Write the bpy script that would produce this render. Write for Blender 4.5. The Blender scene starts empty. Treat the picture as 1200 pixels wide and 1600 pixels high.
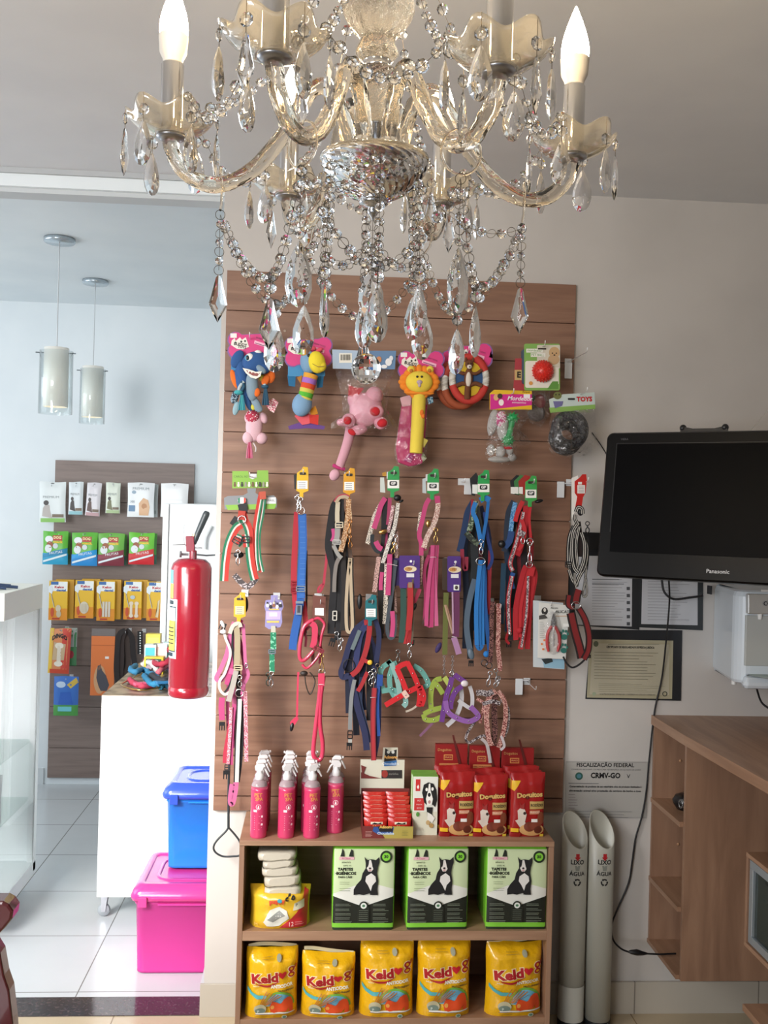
import bpy, bmesh, math, random
from mathutils import Vector, Matrix
random.seed(7)
SC = bpy.context.scene
COL = SC.collection
PI = math.pi
# ------------------------------------------------------------------ camera
F, CX, CY, EYE = 1560.0, 600.0, 800.0, 1.75      # focal length in pixels of the 1200x1600 frame
YAW, ROLL = math.radians(3.8), math.radians(1.5)
fw = Vector((math.sin(YAW), math.cos(YAW), 0))
r0 = Vector((math.cos(YAW), -math.sin(YAW), 0)); u0 = Vector((0, 0, 1))
RV = r0*math.cos(ROLL) + u0*math.sin(ROLL)
UV = u0*math.cos(ROLL) - r0*math.sin(ROLL)
cam_d = bpy.data.cameras.new('camera'); cam = bpy.data.objects.new('camera', cam_d); COL.objects.link(cam)
cam_d.sensor_fit = 'VERTICAL'; cam_d.sensor_height = 24; cam_d.lens = 24*F/1600
cam_d.clip_start = .05
mw = Matrix((RV, UV, -fw)).transposed().to_4x4(); mw.translation = Vector((0, 0, EYE))
cam.matrix_world = mw
SC.camera = cam
def ray(px, py): return fw*F + RV*(px-CX) + UV*(CY-py)
def at(px, py, D):                                # a point of the place on the plane y = D
    d = ray(px, py); return Vector((0, 0, EYE)) + d*(D/d.y)
def atz(px, py, z):                               # a point of the place at height z
    d = ray(px, py); return Vector((0, 0, EYE)) + d*((z-EYE)/d.z)
# ------------------------------------------------------------------ view, world, lights
SC.view_settings.view_transform = 'Standard'; SC.view_settings.look = 'None'
SC.view_settings.gamma = 1; SC.view_settings.use_curve_mapping = False
SC.view_settings.exposure = 0.0
W = bpy.data.worlds.new('world'); SC.world = W; W.use_nodes = True
bg = W.node_tree.nodes['Background']; bg.inputs[0].default_value = (.78, .88, 1, 1); bg.inputs[1].default_value = .65
try:
    SC.cycles.use_denoising = True; SC.cycles.denoiser = 'OPENIMAGEDENOISE'
    SC.cycles.max_bounces = 10; SC.cycles.transmission_bounces = 10; SC.cycles.transparent_max_bounces = 24
    SC.cycles.diffuse_bounces = 4; SC.cycles.glossy_bounces = 4
    SC.cycles.caustics_refractive = False; SC.cycles.caustics_reflective = False
    SC.cycles.sample_clamp_indirect = 6
except Exception: pass
def area(name, loc, target, sx, sy, power, col):
    l = bpy.data.lights.new(name, 'AREA'); l.shape = 'RECTANGLE'; l.size = sx; l.size_y = sy; l.energy = power; l.color = col
    o = bpy.data.objects.new(name, l); COL.objects.link(o); o.location = loc
    o.rotation_euler = (Vector(target)-Vector(loc)).to_track_quat('-Z', 'Y').to_euler(); return o
l_ = area('shop_front_daylight', (-2.5, -1.9, 1.95), (-.75, 3.4, 1.85), 2.0, 1.8, 43, (.97, .98, 1)); l_.data.spread = math.radians(84)
area('left_room_daylight', (-3.6, 4.1, 1.9), (.2, 4.6, .9), 2.2, 2.0, 46, (.93, .97, 1))
area('left_room_front_area', (-1.9, 1.6, 1.9), (-.6, 5.2, .8), 1.2, 1.8, 12, (.95, .98, 1))  # area lamp aimed from the front room into the left room
l_ = area('counter_spot', (-2.3, 1.2, 2.3), (-.35, 4.25, .55), 1.0, 1.0, 24, (1, .99, .97)); l_.data.spread = math.radians(50)  # added narrow lamp, aimed at the white counter to brighten its front
# ------------------------------------------------------------------ materials
MATS = {}
def lin(h):
    out = []
    for i in (0, 2, 4):
        c = int(h[i:i+2], 16)/255
        out.append(c/12.92 if c <= .04045 else ((c+.055)/1.055)**2.4)
    return out + [1]
def M(h, rough=.5, metal=0., **k):
    """plain coloured material from a hex colour, with a faint surface grain"""
    key = (h, rough, metal, tuple(sorted(k.items())))
    if key in MATS: return MATS[key]
    m = bpy.data.materials.new('mat_'+h); m.use_nodes = True
    nt = m.node_tree; b = nt.nodes['Principled BSDF']
    b.inputs['Base Color'].default_value = lin(h); b.inputs['Roughness'].default_value = rough
    b.inputs['Metallic'].default_value = metal
    for kk, v in k.items():
        if kk == 'trans': b.inputs['Transmission Weight'].default_value = v
        elif kk == 'ior': b.inputs['IOR'].default_value = v
        elif kk == 'spec': b.inputs['Specular IOR Level'].default_value = v
        elif kk == 'coat': b.inputs['Coat Weight'].default_value = v
        elif kk == 'alpha': b.inputs['Alpha'].default_value = v
        elif kk == 'sss':
            b.inputs['Subsurface Weight'].default_value = v; b.inputs['Subsurface Radius'].default_value = (.02, .02, .02)
        elif kk == 'emit': b.inputs['Emission Color'].default_value = lin(h); b.inputs['Emission Strength'].default_value = v
        elif kk == 'bump':
            n = nt.nodes.new('ShaderNodeTexNoise'); n.inputs['Scale'].default_value = v[0]; n.inputs['Detail'].default_value = 3
            t = nt.nodes.new('ShaderNodeTexCoord'); nt.links.new(t.outputs['Object'], n.inputs['Vector'])
            u = nt.nodes.new('ShaderNodeBump'); u.inputs['Strength'].default_value = v[1]; u.inputs['Distance'].default_value = v[2]
            nt.links.new(n.outputs[0], u.inputs['Height']); nt.links.new(u.outputs[0], b.inputs['Normal'])
        elif kk == 'mix':      # second colour by noise: (hex, scale, threshold, softness)
            n = nt.nodes.new('ShaderNodeTexNoise'); n.inputs['Scale'].default_value = v[1]; n.inputs['Detail'].default_value = 2
            t = nt.nodes.new('ShaderNodeTexCoord'); nt.links.new(t.outputs['Object'], n.inputs['Vector'])
            cr = nt.nodes.new('ShaderNodeValToRGB'); e = cr.color_ramp.elements
            e[0].position = v[2]-v[3]; e[1].position = v[2]+v[3]; e[0].color = lin(h); e[1].color = lin(v[0])
            nt.links.new(n.outputs[0], cr.inputs[0]); nt.links.new(cr.outputs[0], b.inputs['Base Color'])
        elif kk == 'cells':    # glitter or spots by voronoi: (hex2, scale)
            n = nt.nodes.new('ShaderNodeTexVoronoi'); n.inputs['Scale'].default_value = v[1]
            t = nt.nodes.new('ShaderNodeTexCoord'); nt.links.new(t.outputs['Object'], n.inputs['Vector'])
            s = nt.nodes.new('ShaderNodeSeparateColor'); nt.links.new(n.outputs['Color'], s.inputs[0])
            cr = nt.nodes.new('ShaderNodeValToRGB'); e = cr.color_ramp.elements; cr.color_ramp.interpolation = 'CONSTANT'
            e[0].position = 0; e[1].position = v[2]; e[0].color = lin(h); e[1].color = lin(v[0])
            nt.links.new(s.outputs[0], cr.inputs[0]); nt.links.new(cr.outputs[0], b.inputs['Base Color'])
        elif kk == 'spots':    # round spots: (hex2, scale, radius)
            n = nt.nodes.new('ShaderNodeTexVoronoi'); n.inputs['Scale'].default_value = v[1]
            t = nt.nodes.new('ShaderNodeTexCoord'); nt.links.new(t.outputs['Object'], n.inputs['Vector'])
            cr = nt.nodes.new('ShaderNodeValToRGB'); e = cr.color_ramp.elements; cr.color_ramp.interpolation = 'CONSTANT'
            e[0].position = 0; e[1].position = v[2]; e[0].color = lin(v[0]); e[1].color = lin(h)
            nt.links.new(n.outputs['Distance'], cr.inputs[0]); nt.links.new(cr.outputs[0], b.inputs['Base Color'])
    MATS[key] = m; return m
def FAB(h): return M(''.join('%02x' % int(int(h[i:i+2], 16)*.88) for i in (0, 2, 4)), .75, bump=(900, .25, .001))        # woven strap
def PLUSH(h): return M(h, .95, bump=(500, .6, .002))
def wood_mat(name, c1, c2, c3, axis='X', rough=.42):
    m = bpy.data.materials.new(name); m.use_nodes = True; nt = m.node_tree; b = nt.nodes['Principled BSDF']
    t = nt.nodes.new('ShaderNodeTexCoord'); mp = nt.nodes.new('ShaderNodeMapping')
    s = {'X': (1.1, 9, 16), 'Z': (9, 9, 1.1), 'Y': (14, 1.1, 14)}[axis]
    mp.inputs['Scale'].default_value = s; nt.links.new(t.outputs['Object'], mp.inputs[0])
    n = nt.nodes.new('ShaderNodeTexNoise'); n.inputs['Scale'].default_value = 2.2; n.inputs['Detail'].default_value = 6; n.inputs['Roughness'].default_value = .55
    n.inputs['Distortion'].default_value = .5
    nt.links.new(mp.outputs[0], n.inputs['Vector'])
    cr = nt.nodes.new('ShaderNodeValToRGB'); e = cr.color_ramp.elements
    e[0].position = .3; e[1].position = .72; e[0].color = lin(c1); e[1].color = lin(c3); k = e.new(.5); k.color = lin(c2)
    nt.links.new(n.outputs[0], cr.inputs[0]); nt.links.new(cr.outputs[0], b.inputs['Base Color'])
    b.inputs['Roughness'].default_value = rough
    bu = nt.nodes.new('ShaderNodeBump'); bu.inputs['Strength'].default_value = .08; bu.inputs['Distance'].default_value = .002
    nt.links.new(n.outputs[0], bu.inputs['Height']); nt.links.new(bu.outputs[0], b.inputs['Normal'])
    return m
def facing_gloss(nt, bump=None):
    """reflectance of a thin clear sheet, the same from both of its sides"""
    lw = nt.nodes.new('ShaderNodeLayerWeight'); lw.inputs[0].default_value = .5
    if bump: nt.links.new(bump.outputs[0], lw.inputs['Normal'])
    pw = nt.nodes.new('ShaderNodeMath'); pw.operation = 'POWER'; pw.inputs[1].default_value = 3.5; nt.links.new(lw.outputs['Facing'], pw.inputs[0])
    ma = nt.nodes.new('ShaderNodeMath'); ma.operation = 'MULTIPLY_ADD'; ma.inputs[1].default_value = .75; ma.inputs[2].default_value = .045; nt.links.new(pw.outputs[0], ma.inputs[0])
    return ma
def film_mat(name, tint=(1, 1, 1, 1), gloss=.25, scale=35, bumpd=.02, rough=.1):
    """clear crinkled plastic film"""
    m = bpy.data.materials.new(name); m.use_nodes = True; nt = m.node_tree; nt.nodes.clear()
    out = nt.nodes.new('ShaderNodeOutputMaterial'); mix = nt.nodes.new('ShaderNodeMixShader')
    tr = nt.nodes.new('ShaderNodeBsdfTransparent'); tr.inputs[0].default_value = tint
    g = nt.nodes.new('ShaderNodeBsdfGlossy'); g.inputs['Roughness'].default_value = rough
    n = nt.nodes.new('ShaderNodeTexNoise'); n.inputs['Scale'].default_value = scale; n.inputs['Detail'].default_value = 4; n.inputs['Distortion'].default_value = 1.2
    t = nt.nodes.new('ShaderNodeTexCoord'); nt.links.new(t.outputs['Object'], n.inputs['Vector'])
    bu = nt.nodes.new('ShaderNodeBump'); bu.inputs['Strength'].default_value = 1; bu.inputs['Distance'].default_value = bumpd
    nt.links.new(n.outputs[0], bu.inputs['Height']); nt.links.new(bu.outputs[0], g.inputs['Normal'])
    fr = facing_gloss(nt, bu)
    ad = nt.nodes.new('ShaderNodeMath'); ad.operation = 'MULTIPLY_ADD'; ad.inputs[1].default_value = 1.5; ad.inputs[2].default_value = gloss*.35
    nt.links.new(fr.outputs[0], ad.inputs[0]); nt.links.new(ad.outputs[0], mix.inputs[0])
    nt.links.new(tr.outputs[0], mix.inputs[1]); nt.links.new(g.outputs[0], mix.inputs[2]); nt.links.new(mix.outputs[0], out.inputs[0])
    return m
CHROME = M('d8d8da', .12, 1.); STEEL = M('b4b4b8', .3, 1.); GOLD = M('c9a063', .25, 1.); BLACKP = M('101013', .4); WHITEP = M('f0f0ee', .4)
WIRE = M('e8e8e8', .3, .6)
FILM = film_mat('clear_film', gloss=.12, scale=28, rough=.05)
def thin_glass(name, tint=(1, 1, 1, 1), ior=1.5, rough=.02, boost=1., milk=0.):
    m = bpy.data.materials.new(name); m.use_nodes = True; nt = m.node_tree; nt.nodes.clear()
    out = nt.nodes.new('ShaderNodeOutputMaterial'); mix = nt.nodes.new('ShaderNodeMixShader')
    tr = nt.nodes.new('ShaderNodeBsdfTransparent'); tr.inputs[0].default_value = tint
    g = nt.nodes.new('ShaderNodeBsdfGlossy'); g.inputs['Roughness'].default_value = rough
    fr = facing_gloss(nt)
    ad = nt.nodes.new('ShaderNodeMath'); ad.operation = 'MULTIPLY'; ad.inputs[1].default_value = boost
    nt.links.new(fr.outputs[0], ad.inputs[0]); nt.links.new(ad.outputs[0], mix.inputs[0])
    nt.links.new(tr.outputs[0], mix.inputs[1]); nt.links.new(g.outputs[0], mix.inputs[2])
    if milk:
        df = nt.nodes.new('ShaderNodeBsdfTranslucent'); df.inputs[0].default_value = (1, .96, .88, 1); m2 = nt.nodes.new('ShaderNodeMixShader'); m2.inputs[0].default_value = milk
        nt.links.new(mix.outputs[0], m2.inputs[1]); nt.links.new(df.outputs[0], m2.inputs[2]); mix = m2
    nt.links.new(mix.outputs[0], out.inputs[0])
    return m
TG_ = thin_glass('thin_clear_glass'); TGC = thin_glass('thin_cup_glass', (.96, .93, .87, 1), 1.55, .1, 4., .14)
# ------------------------------------------------------------------ mesh builder (all coordinates are world metres)
SPLIT = set('eye pupil inner_ear orange_fin fabric_feet fabric_patch red_paw_pad crest white_toys rubber_ring toy_contents coloured_felt stick_toy cloth_tag second_tag backing_card patterned_cloth foot screw_cap red_handles'.split())
class MB:
    def __init__(s): s.v = []; s.f = []; s.mi = []; s.sm = []; s.mats = []; s.cur = 0; s.marks = []
    def m(s, mat):
        if mat not in s.mats: s.mats.append(mat)
        s.cur = s.mats.index(mat); return s
    def mark(s, kind='piece'): s.marks.append((len(s.v), len(s.f), kind)); return s
    def add(s, vs, fs, smooth=False):
        o = len(s.v); s.v += [tuple(v) for v in vs]
        for f in fs: s.f.append([i+o for i in f]); s.mi.append(s.cur); s.sm.append(smooth)
        return s
    def box(s, a, b):
        x0, y0, z0 = (min(a[i], b[i]) for i in range(3)); x1, y1, z1 = (max(a[i], b[i]) for i in range(3))
        return s.add([(x0,y0,z0),(x1,y0,z0),(x1,y1,z0),(x0,y1,z0),(x0,y0,z1),(x1,y0,z1),(x1,y1,z1),(x0,y1,z1)],
                     [(0,3,2,1),(4,5,6,7),(0,1,5,4),(1,2,6,5),(2,3,7,6),(3,0,4,7)])
    def obox(s, c, sz, mtx=None):                  # oriented box, mtx 3x3
        c = Vector(c); vs = []
        for dz in (-.5, .5):
            for dx, dy in ((-.5,-.5),(.5,-.5),(.5,.5),(-.5,.5)):
                p = Vector((dx*sz[0], dy*sz[1], dz*sz[2])); vs.append(c + (mtx @ p if mtx else p))
        return s.add(vs, [(0,3,2,1),(4,5,6,7),(0,1,5,4),(1,2,6,5),(2,3,7,6),(3,0,4,7)])
    def loft(s, rings, closed=True, cap=True, smooth=True, loop=False):
        n = len(rings[0]); vs = [p for r in rings for p in r]; fs = []; R = len(rings)
        for i in range(R if loop else R-1):
            j = (i+1) % R
            for k in range(n if closed else n-1):
                l = (k+1) % n; fs.append((i*n+k, i*n+l, j*n+l, j*n+k))
        s.add(vs, fs, smooth)
        if cap and closed and not loop:
            s.add(rings[0], [tuple(range(n))[::-1]]); s.add(rings[-1], [tuple(range(n))])
        return s
    def tube(s, pts, r, seg=8, cap=True, loop=False):
        pts = [Vector(p) for p in pts]; n = len(pts); rr = r if isinstance(r, (list, tuple)) else [r]*n
        t0 = (pts[1]-pts[0]).normalized(); up = Vector((0,0,1)) if abs(t0.z) < .9 else Vector((1,0,0))
        a = t0.cross(up).normalized(); rings = []
        for i in range(n):
            if loop: t = (pts[(i+1)%n]-pts[i-1])
            else: t = pts[min(i+1,n-1)]-pts[max(i-1,0)]
            if t.length < 1e-9: t = t0
            t = t.normalized(); a = a - t*a.dot(t)
            if a.length < 1e-6: a = t.orthogonal()
            a.normalize(); b = t.cross(a)
            rings.append([pts[i] + (a*math.cos(2*PI*k/seg) + b*math.sin(2*PI*k/seg))*rr[i] for k in range(seg)])
        return s.loft(rings, cap=cap, loop=loop)
    def ribbon(s, pts, w, t=.0018, stripes=None, face=(0,-1,0), smooth=True):
        """flat strap; stripes = [(material, fraction)] across its width"""
        pts = [Vector(p) for p in pts]; n = len(pts); ws = w if isinstance(w, (list, tuple)) else [w]*n
        face = Vector(face); sides = []
        last = None
        for i in range(n):
            tg = (pts[min(i+1,n-1)]-pts[max(i-1,0)])
            if tg.length < 1e-9: tg = Vector((0,0,-1))
            tg.normalize(); sd = tg.cross(face)
            if sd.length < .15: sd = last or Vector((1,0,0))
            sd.normalize()
            if last and sd.dot(last) < 0: sd = -sd
            last = sd; nn = sd.cross(tg).normalized(); sides.append((sd, nn))
        sp = stripes or [(s.mats[s.cur], 1.)]; x = -.5
        for mt, fr in sp:
            s.m(mt); rings = []
            for i in range(n):
                sd, nn = sides[i]; a = pts[i]+sd*ws[i]*x; b = pts[i]+sd*ws[i]*(x+fr)
                rings.append([a-nn*t/2, b-nn*t/2, b+nn*t/2, a+nn*t/2])
            s.loft(rings, smooth=False); x += fr
        return s
    def lathe(s, c, prof, seg=24, axis=None, smooth=True, cap=True):
        """prof = [(radius, height)], around z by default"""
        c = Vector(c); m = Vector((0,0,1)).rotation_difference(Vector(axis).normalized()).to_matrix() if axis else Matrix.Identity(3)
        rings = [[c + m @ Vector((r*math.cos(2*PI*k/seg), r*math.sin(2*PI*k/seg), h)) for k in range(seg)] for r, h in prof]
        return s.loft(rings, smooth=smooth, cap=cap)
    def ell(s, c, r, rot=None, seg=14, rings=9, flat=False):
        c = Vector(c); r = (r, r, r) if not isinstance(r, (tuple, list)) else r; vs = []; fs = []
        for i in range(1, rings):
            th = PI*i/rings
            for k in range(seg):
                p = Vector((r[0]*math.sin(th)*math.cos(2*PI*k/seg), r[1]*math.sin(th)*math.sin(2*PI*k/seg), r[2]*math.cos(th)))
                vs.append(c + (rot @ p if rot else p))
        top = c + (rot @ Vector((0,0,r[2])) if rot else Vector((0,0,r[2]))); bot = c - (rot @ Vector((0,0,r[2])) if rot else Vector((0,0,r[2])))
        vs += [top, bot]; T = len(vs)-2
        for i in range(rings-2):
            for k in range(seg): l = (k+1)%seg; fs.append((i*seg+k, (i+1)*seg+k, (i+1)*seg+l, i*seg+l))
        for k in range(seg): l = (k+1)%seg; fs.append((T, k, l)); fs.append((T+1, (rings-2)*seg+l, (rings-2)*seg+k))
        return s.add(vs, fs, not flat)
    def prism(s, outline, ext):
        """closed outline of 3-D points pushed along ext"""
        n = len(outline); o = [Vector(p) for p in outline]; e = Vector(ext)
        nrm = Vector((0,0,0))
        for i in range(n): nrm += o[i].cross(o[(i+1)%n])
        if nrm.dot(e) > 0: o = o[::-1]
        vs = o + [p+e for p in o]
        fs = [tuple(range(n)), tuple(range(2*n-1, n-1, -1))] + [((i+1)%n, i, i+n, (i+1)%n+n) for i in range(n)]
        return s.add(vs, fs)
    def ring(s, c, R, r, axis=(0,1,0), seg=18, sub=6, sx=1., sz=1.):
        c = Vector(c); q = Vector((0,1,0)).rotation_difference(Vector(axis).normalized()).to_matrix()
        return s.tube([c + q @ Vector((R*sx*math.cos(2*PI*k/seg), 0, R*sz*math.sin(2*PI*k/seg))) for k in range(seg)], r, sub, loop=True)
    def surf(s, fn, nu, nv, smooth=True):
        vs = [fn(i/nu, j/nv) for j in range(nv+1) for i in range(nu+1)]
        return s.add(vs, [(j*(nu+1)+i, j*(nu+1)+i+1, (j+1)*(nu+1)+i+1, (j+1)*(nu+1)+i) for j in range(nv) for i in range(nu)], smooth)
    def build(s, name, parent=None, loc=None, bevel=0, label=None, cat=None, group=None, kind=None, sub=0, inv=None):
        if parent and s.marks and (name in SPLIT or any(k != 'piece' for _, _, k in s.marks)):
            cuts = s.marks + [(len(s.v), len(s.f), '')]; first = None
            if s.marks[0][1] > 0: cuts = [(0, 0, 'piece')] + cuts
            for (v0, f0, kd), (v1, f1, _) in zip(cuts, cuts[1:]):
                if f1 == f0: continue
                q = MB(); q.v = s.v[v0:v1]; q.f = [[i-v0 for i in f] for f in s.f[f0:f1]]; q.sm = s.sm[f0:f1]
                used = sorted(set(s.mi[f0:f1])); q.mats = [s.mats[i] for i in used]; q.mi = [used.index(i) for i in s.mi[f0:f1]]
                o = q.build(name if kd in ('piece', 'strap') else kd, parent, bevel=bevel); first = first or o
            return first
        org = Vector(loc) if loc is not None else (WORLD.get(parent.name, Vector((0,0,0))) if parent else Vector((0,0,0)))
        me = bpy.data.meshes.new(name)
        if inv: vv = [inv @ Vector(v) for v in s.v]
        else: vv = [(v[0]-org.x, v[1]-org.y, v[2]-org.z) for v in s.v]
        me.from_pydata(vv, [], s.f); me.update()
        for mt in s.mats: me.materials.append(mt)
        me.polygons.foreach_set('material_index', s.mi); me.polygons.foreach_set('use_smooth', s.sm)
        o = bpy.data.objects.new(name, me); COL.objects.link(o)
        if parent: o.parent = parent; WORLD[o.name] = org
        else: o.location = org; WORLD[o.name] = org
        if bevel:
            b = o.modifiers.new('bevel', 'BEVEL'); b.width = bevel; b.segments = 2; b.limit_method = 'ANGLE'; b.angle_limit = .8
        if sub:
            b = o.modifiers.new('sub', 'SUBSURF'); b.levels = b.render_levels = sub
        tag(o, label, cat, group, kind); return o
WORLD = {}
def tag(o, label=None, cat=None, group=None, kind=None):
    if label: o['label'] = label
    if cat: o['category'] = cat
    if group: o['group'] = group
    if kind: o['kind'] = kind
    return o
def thing(name, label, cat, loc, group=None, rot=None):
    o = bpy.data.objects.new(name, None); COL.objects.link(o); o.location = loc; o.empty_display_size = .05
    WORLD[o.name] = Vector(loc)
    if rot: o.rotation_euler = rot
    return tag(o, label, cat, group)
def copy_tree(o, parent=None):
    c = o.copy(); COL.objects.link(c); c.parent = parent
    WORLD[c.name] = WORLD.get(o.name, Vector((0,0,0)))
    for ch in list(o.children): copy_tree(ch, c)
    return c
def dup(o, loc, label=None, rotz=None, group=None, scale=None):
    c = copy_tree(o); c.location = loc
    if rotz is not None: c.rotation_euler.z = rotz
    if label: c['label'] = label
    if group: c['group'] = group
    if scale: c.scale = scale
    return c
def box_obj(name, a, b, mat, parent=None, bevel=0, **k):
    mb = MB().m(mat).box(a, b); loc = k.pop('loc', None)
    if parent is None and loc is None: loc = ((a[0]+b[0])/2, (a[1]+b[1])/2, min(a[2], b[2]))
    return mb.build(name, parent, loc=loc, bevel=bevel, **k)
def spline(pts, n=6):
    """Catmull-Rom through the points"""
    pts = [Vector(p) for p in pts]; out = []
    for i in range(len(pts)-1):
        p0 = pts[max(i-1,0)]; p1 = pts[i]; p2 = pts[i+1]; p3 = pts[min(i+2,len(pts)-1)]
        for k in range(n):
            t = k/n; out.append(.5*((2*p1)+(p2-p0)*t+(2*p0-5*p1+4*p2-p3)*t*t+(3*p1-p0-3*p2+p3)*t**3))
    return out+[pts[-1]]
def px(pts, D, n=5):
    """pixel path [(x,y[,dD])] to a smooth 3-D path at depth D"""
    return spline([at(p[0], p[1], D+(p[2] if len(p) > 2 else 0)) for p in pts], n)
# ------------------------------------------------------------------ flat printed artwork, draped on a front surface
FONTC = {}
def glyphs(txt, bold=0.):
    k = (txt, bold)
    if k not in FONTC:
        cu = bpy.data.curves.new('t', 'FONT'); cu.body = txt; cu.resolution_u = 2; cu.offset = bold; cu.align_x = 'CENTER'; cu.align_y = 'CENTER'
        ob = bpy.data.objects.new('t', cu); COL.objects.link(ob)
        dg = bpy.context.evaluated_depsgraph_get(); me = bpy.data.meshes.new_from_object(ob.evaluated_get(dg))
        FONTC[k] = ([tuple(v.co) for v in me.vertices], [tuple(p.vertices) for p in me.polygons])
        bpy.data.objects.remove(ob); bpy.data.curves.remove(cu); bpy.data.meshes.remove(me)
    return FONTC[k]
class Art:
    """shapes in local (x right, z up) metres; u() scales normalised coordinates to a w x h face whose origin is at bottom centre"""
    def __init__(s, w=1, h=1, ox=0, oz=0): s.sh = []; s.w = w; s.h = h; s.ox = ox; s.oz = oz; s.L = 0
    def P(s, u, v): return (s.ox+(u-.5)*s.w, s.oz+v*s.h)
    def poly(s, pts, col): s.sh.append(([s.P(*p) for p in pts], None, col, s.L)); s.L += 1; return s
    def rect(s, u0, v0, u1, v1, col): return s.poly([(u0,v0),(u1,v0),(u1,v1),(u0,v1)], col)
    def ell(s, u, v, ru, rv, col, n=18, a0=0, a1=2*PI):
        full = abs(a1-a0-2*PI) < 1e-6
        k = n if full else n+1
        return s.poly([(u+ru*math.cos(a0+(a1-a0)*i/n), v+rv*math.sin(a0+(a1-a0)*i/n)) for i in range(k)], col)
    def line(s, u0, v0, u1, v1, wd, col):
        a = Vector(s.P(u0,v0)); b = Vector(s.P(u1,v1)); d = (b-a)
        if d.length < 1e-9: return s
        n = Vector((-d.y, d.x)).normalized()*wd/2
        s.sh.append(([tuple(a-n), tuple(b-n), tuple(b+n), tuple(a+n)], None, col, s.L)); s.L += 1; return s
    def lines(s, u0, u1, v0, v1, n, wd, col, jit=.25):
        """rows of fine print as thin bars"""
        rnd = random.Random(int(u0*100+v0*1000+n))
        for i in range(n):
            v = v0+(v1-v0)*(i+.5)/n; L = (u1-u0)*(1-jit*rnd.random())
            s.line(u0, v, u0+L, v, wd, col); s.L -= 1
        s.L += 1; return s
    def text(s, t, u, v, size, col, w=None, rot=0, bold=0., shear=0, outline=None, arc=0):
        vs, fs = glyphs(t, bold)
        if not vs: return s
        x0 = min(p[0] for p in vs); x1 = max(p[0] for p in vs); wid = x1-x0
        sx = (w*s.w/wid) if w else size; c, d = s.P(u, v); cr, sr = math.cos(rot), math.sin(rot); cxm = (x0+x1)/2
        def mp(p):
            x = (p[0]-cxm)*sx + shear*p[1]*size; z = p[1]*size - arc*((p[0]-cxm)*2/wid)**2
            return (c+x*cr-z*sr, d+x*sr+z*cr)
        if outline:
            vb, fb = glyphs(t, outline[1]); s.sh.append(([mp(p) for p in vb], fb, outline[0], s.L)); s.L += 1
        s.sh.append(([mp(p) for p in vs], fs, col, s.L)); s.L += 1; return s
    def build(s, name, parent, org, front=None, step=None, y0=-.0006, dl=.00025, rot=None, label=None, mat=None):
        """org = world origin; front(x,z) gives depth offset in y"""
        me = bpy.data.meshes.new(name); bm = bmesh.new(); mats = []
        for pts, faces, col, L in s.sh:
            mt = (mat(col) if mat else (col if not isinstance(col, str) else M(col, .45)))
            if mt not in mats: mats.append(mt)
            mi = mats.index(mt); b2 = bmesh.new()
            vv = [b2.verts.new((p[0], y0-L*dl, p[1])) for p in pts]
            for f in (faces or [tuple(range(len(pts)))]):
                try: b2.faces.new([vv[i] for i in f])
                except ValueError: pass
            if not faces: bmesh.ops.triangulate(b2, faces=b2.faces[:]) if len(pts) > 4 and front is None else None
            if front and step:
                xs = [p[0] for p in pts]; zs = [p[1] for p in pts]
                for ax, lo, hi in ((0, min(xs), max(xs)), (2, min(zs), max(zs))):
                    k = math.ceil(lo/step)
                    while k*step < hi:
                        co = [0,0,0]; co[ax] = k*step; no = [0,0,0]; no[ax] = 1
                        bmesh.ops.bisect_plane(b2, geom=b2.verts[:]+b2.edges[:]+b2.faces[:], plane_co=co, plane_no=no, dist=1e-7); k += 1
            if front:
                for v in b2.verts: v.co.y += front(v.co.x, v.co.z)
            for f in b2.faces:
                f.normal_update()
                if f.normal.y > 0: f.normal_flip()
                f.material_index = mi; f.smooth = bool(front)
            tmp = bpy.data.meshes.new('x'); b2.to_mesh(tmp); b2.free()
            k0 = len(bm.faces); bm.from_mesh(tmp); bpy.data.meshes.remove(tmp)
            bm.faces.ensure_lookup_table()
            for f in bm.faces[k0:]: f.material_index = mi
        bm.to_mesh(me); bm.free()
        for mt in mats: me.materials.append(mt)
        o = bpy.data.objects.new(name, me); COL.objects.link(o)
        pw = WORLD.get(parent.name, Vector((0,0,0))) if parent else Vector((0,0,0))
        o.parent = parent; o.location = Vector(org)-pw; WORLD[o.name] = Vector(org)
        if rot: o.rotation_euler = rot
        if label: o['label'] = label
        return o
# ================================================================== SETTING
DW = 3.47; ZC = 2.885; DB = 6.35; ZCL = 3.0
XE = at(338, 800, DW).x                # left end of the front wall
def noise_paint(name, c1, c2, rough=.7):
    m = bpy.data.materials.new(name); m.use_nodes = True; nt = m.node_tree; b = nt.nodes['Principled BSDF']
    n = nt.nodes.new('ShaderNodeTexNoise'); n.inputs['Scale'].default_value = 3; n.inputs['Detail'].default_value = 4
    t = nt.nodes.new('ShaderNodeTexCoord'); nt.links.new(t.outputs['Object'], n.inputs['Vector'])
    cr = nt.nodes.new('ShaderNodeValToRGB'); cr.color_ramp.elements[0].color = lin(c1); cr.color_ramp.elements[1].color = lin(c2)
    cr.color_ramp.elements[0].position = .35; cr.color_ramp.elements[1].position = .65
    nt.links.new(n.outputs[0], cr.inputs[0]); nt.links.new(cr.outputs[0], b.inputs['Base Color']); b.inputs['Roughness'].default_value = rough
    return m
PAINT = noise_paint('wall_paint', 'bfbab5', 'c7c2bd'); PAINTL = noise_paint('left_room_paint', 'dfe6e9', 'e5ebed'); CEILM = noise_paint('ceiling_paint', 'd4d5d8', 'dadbdd')
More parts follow.
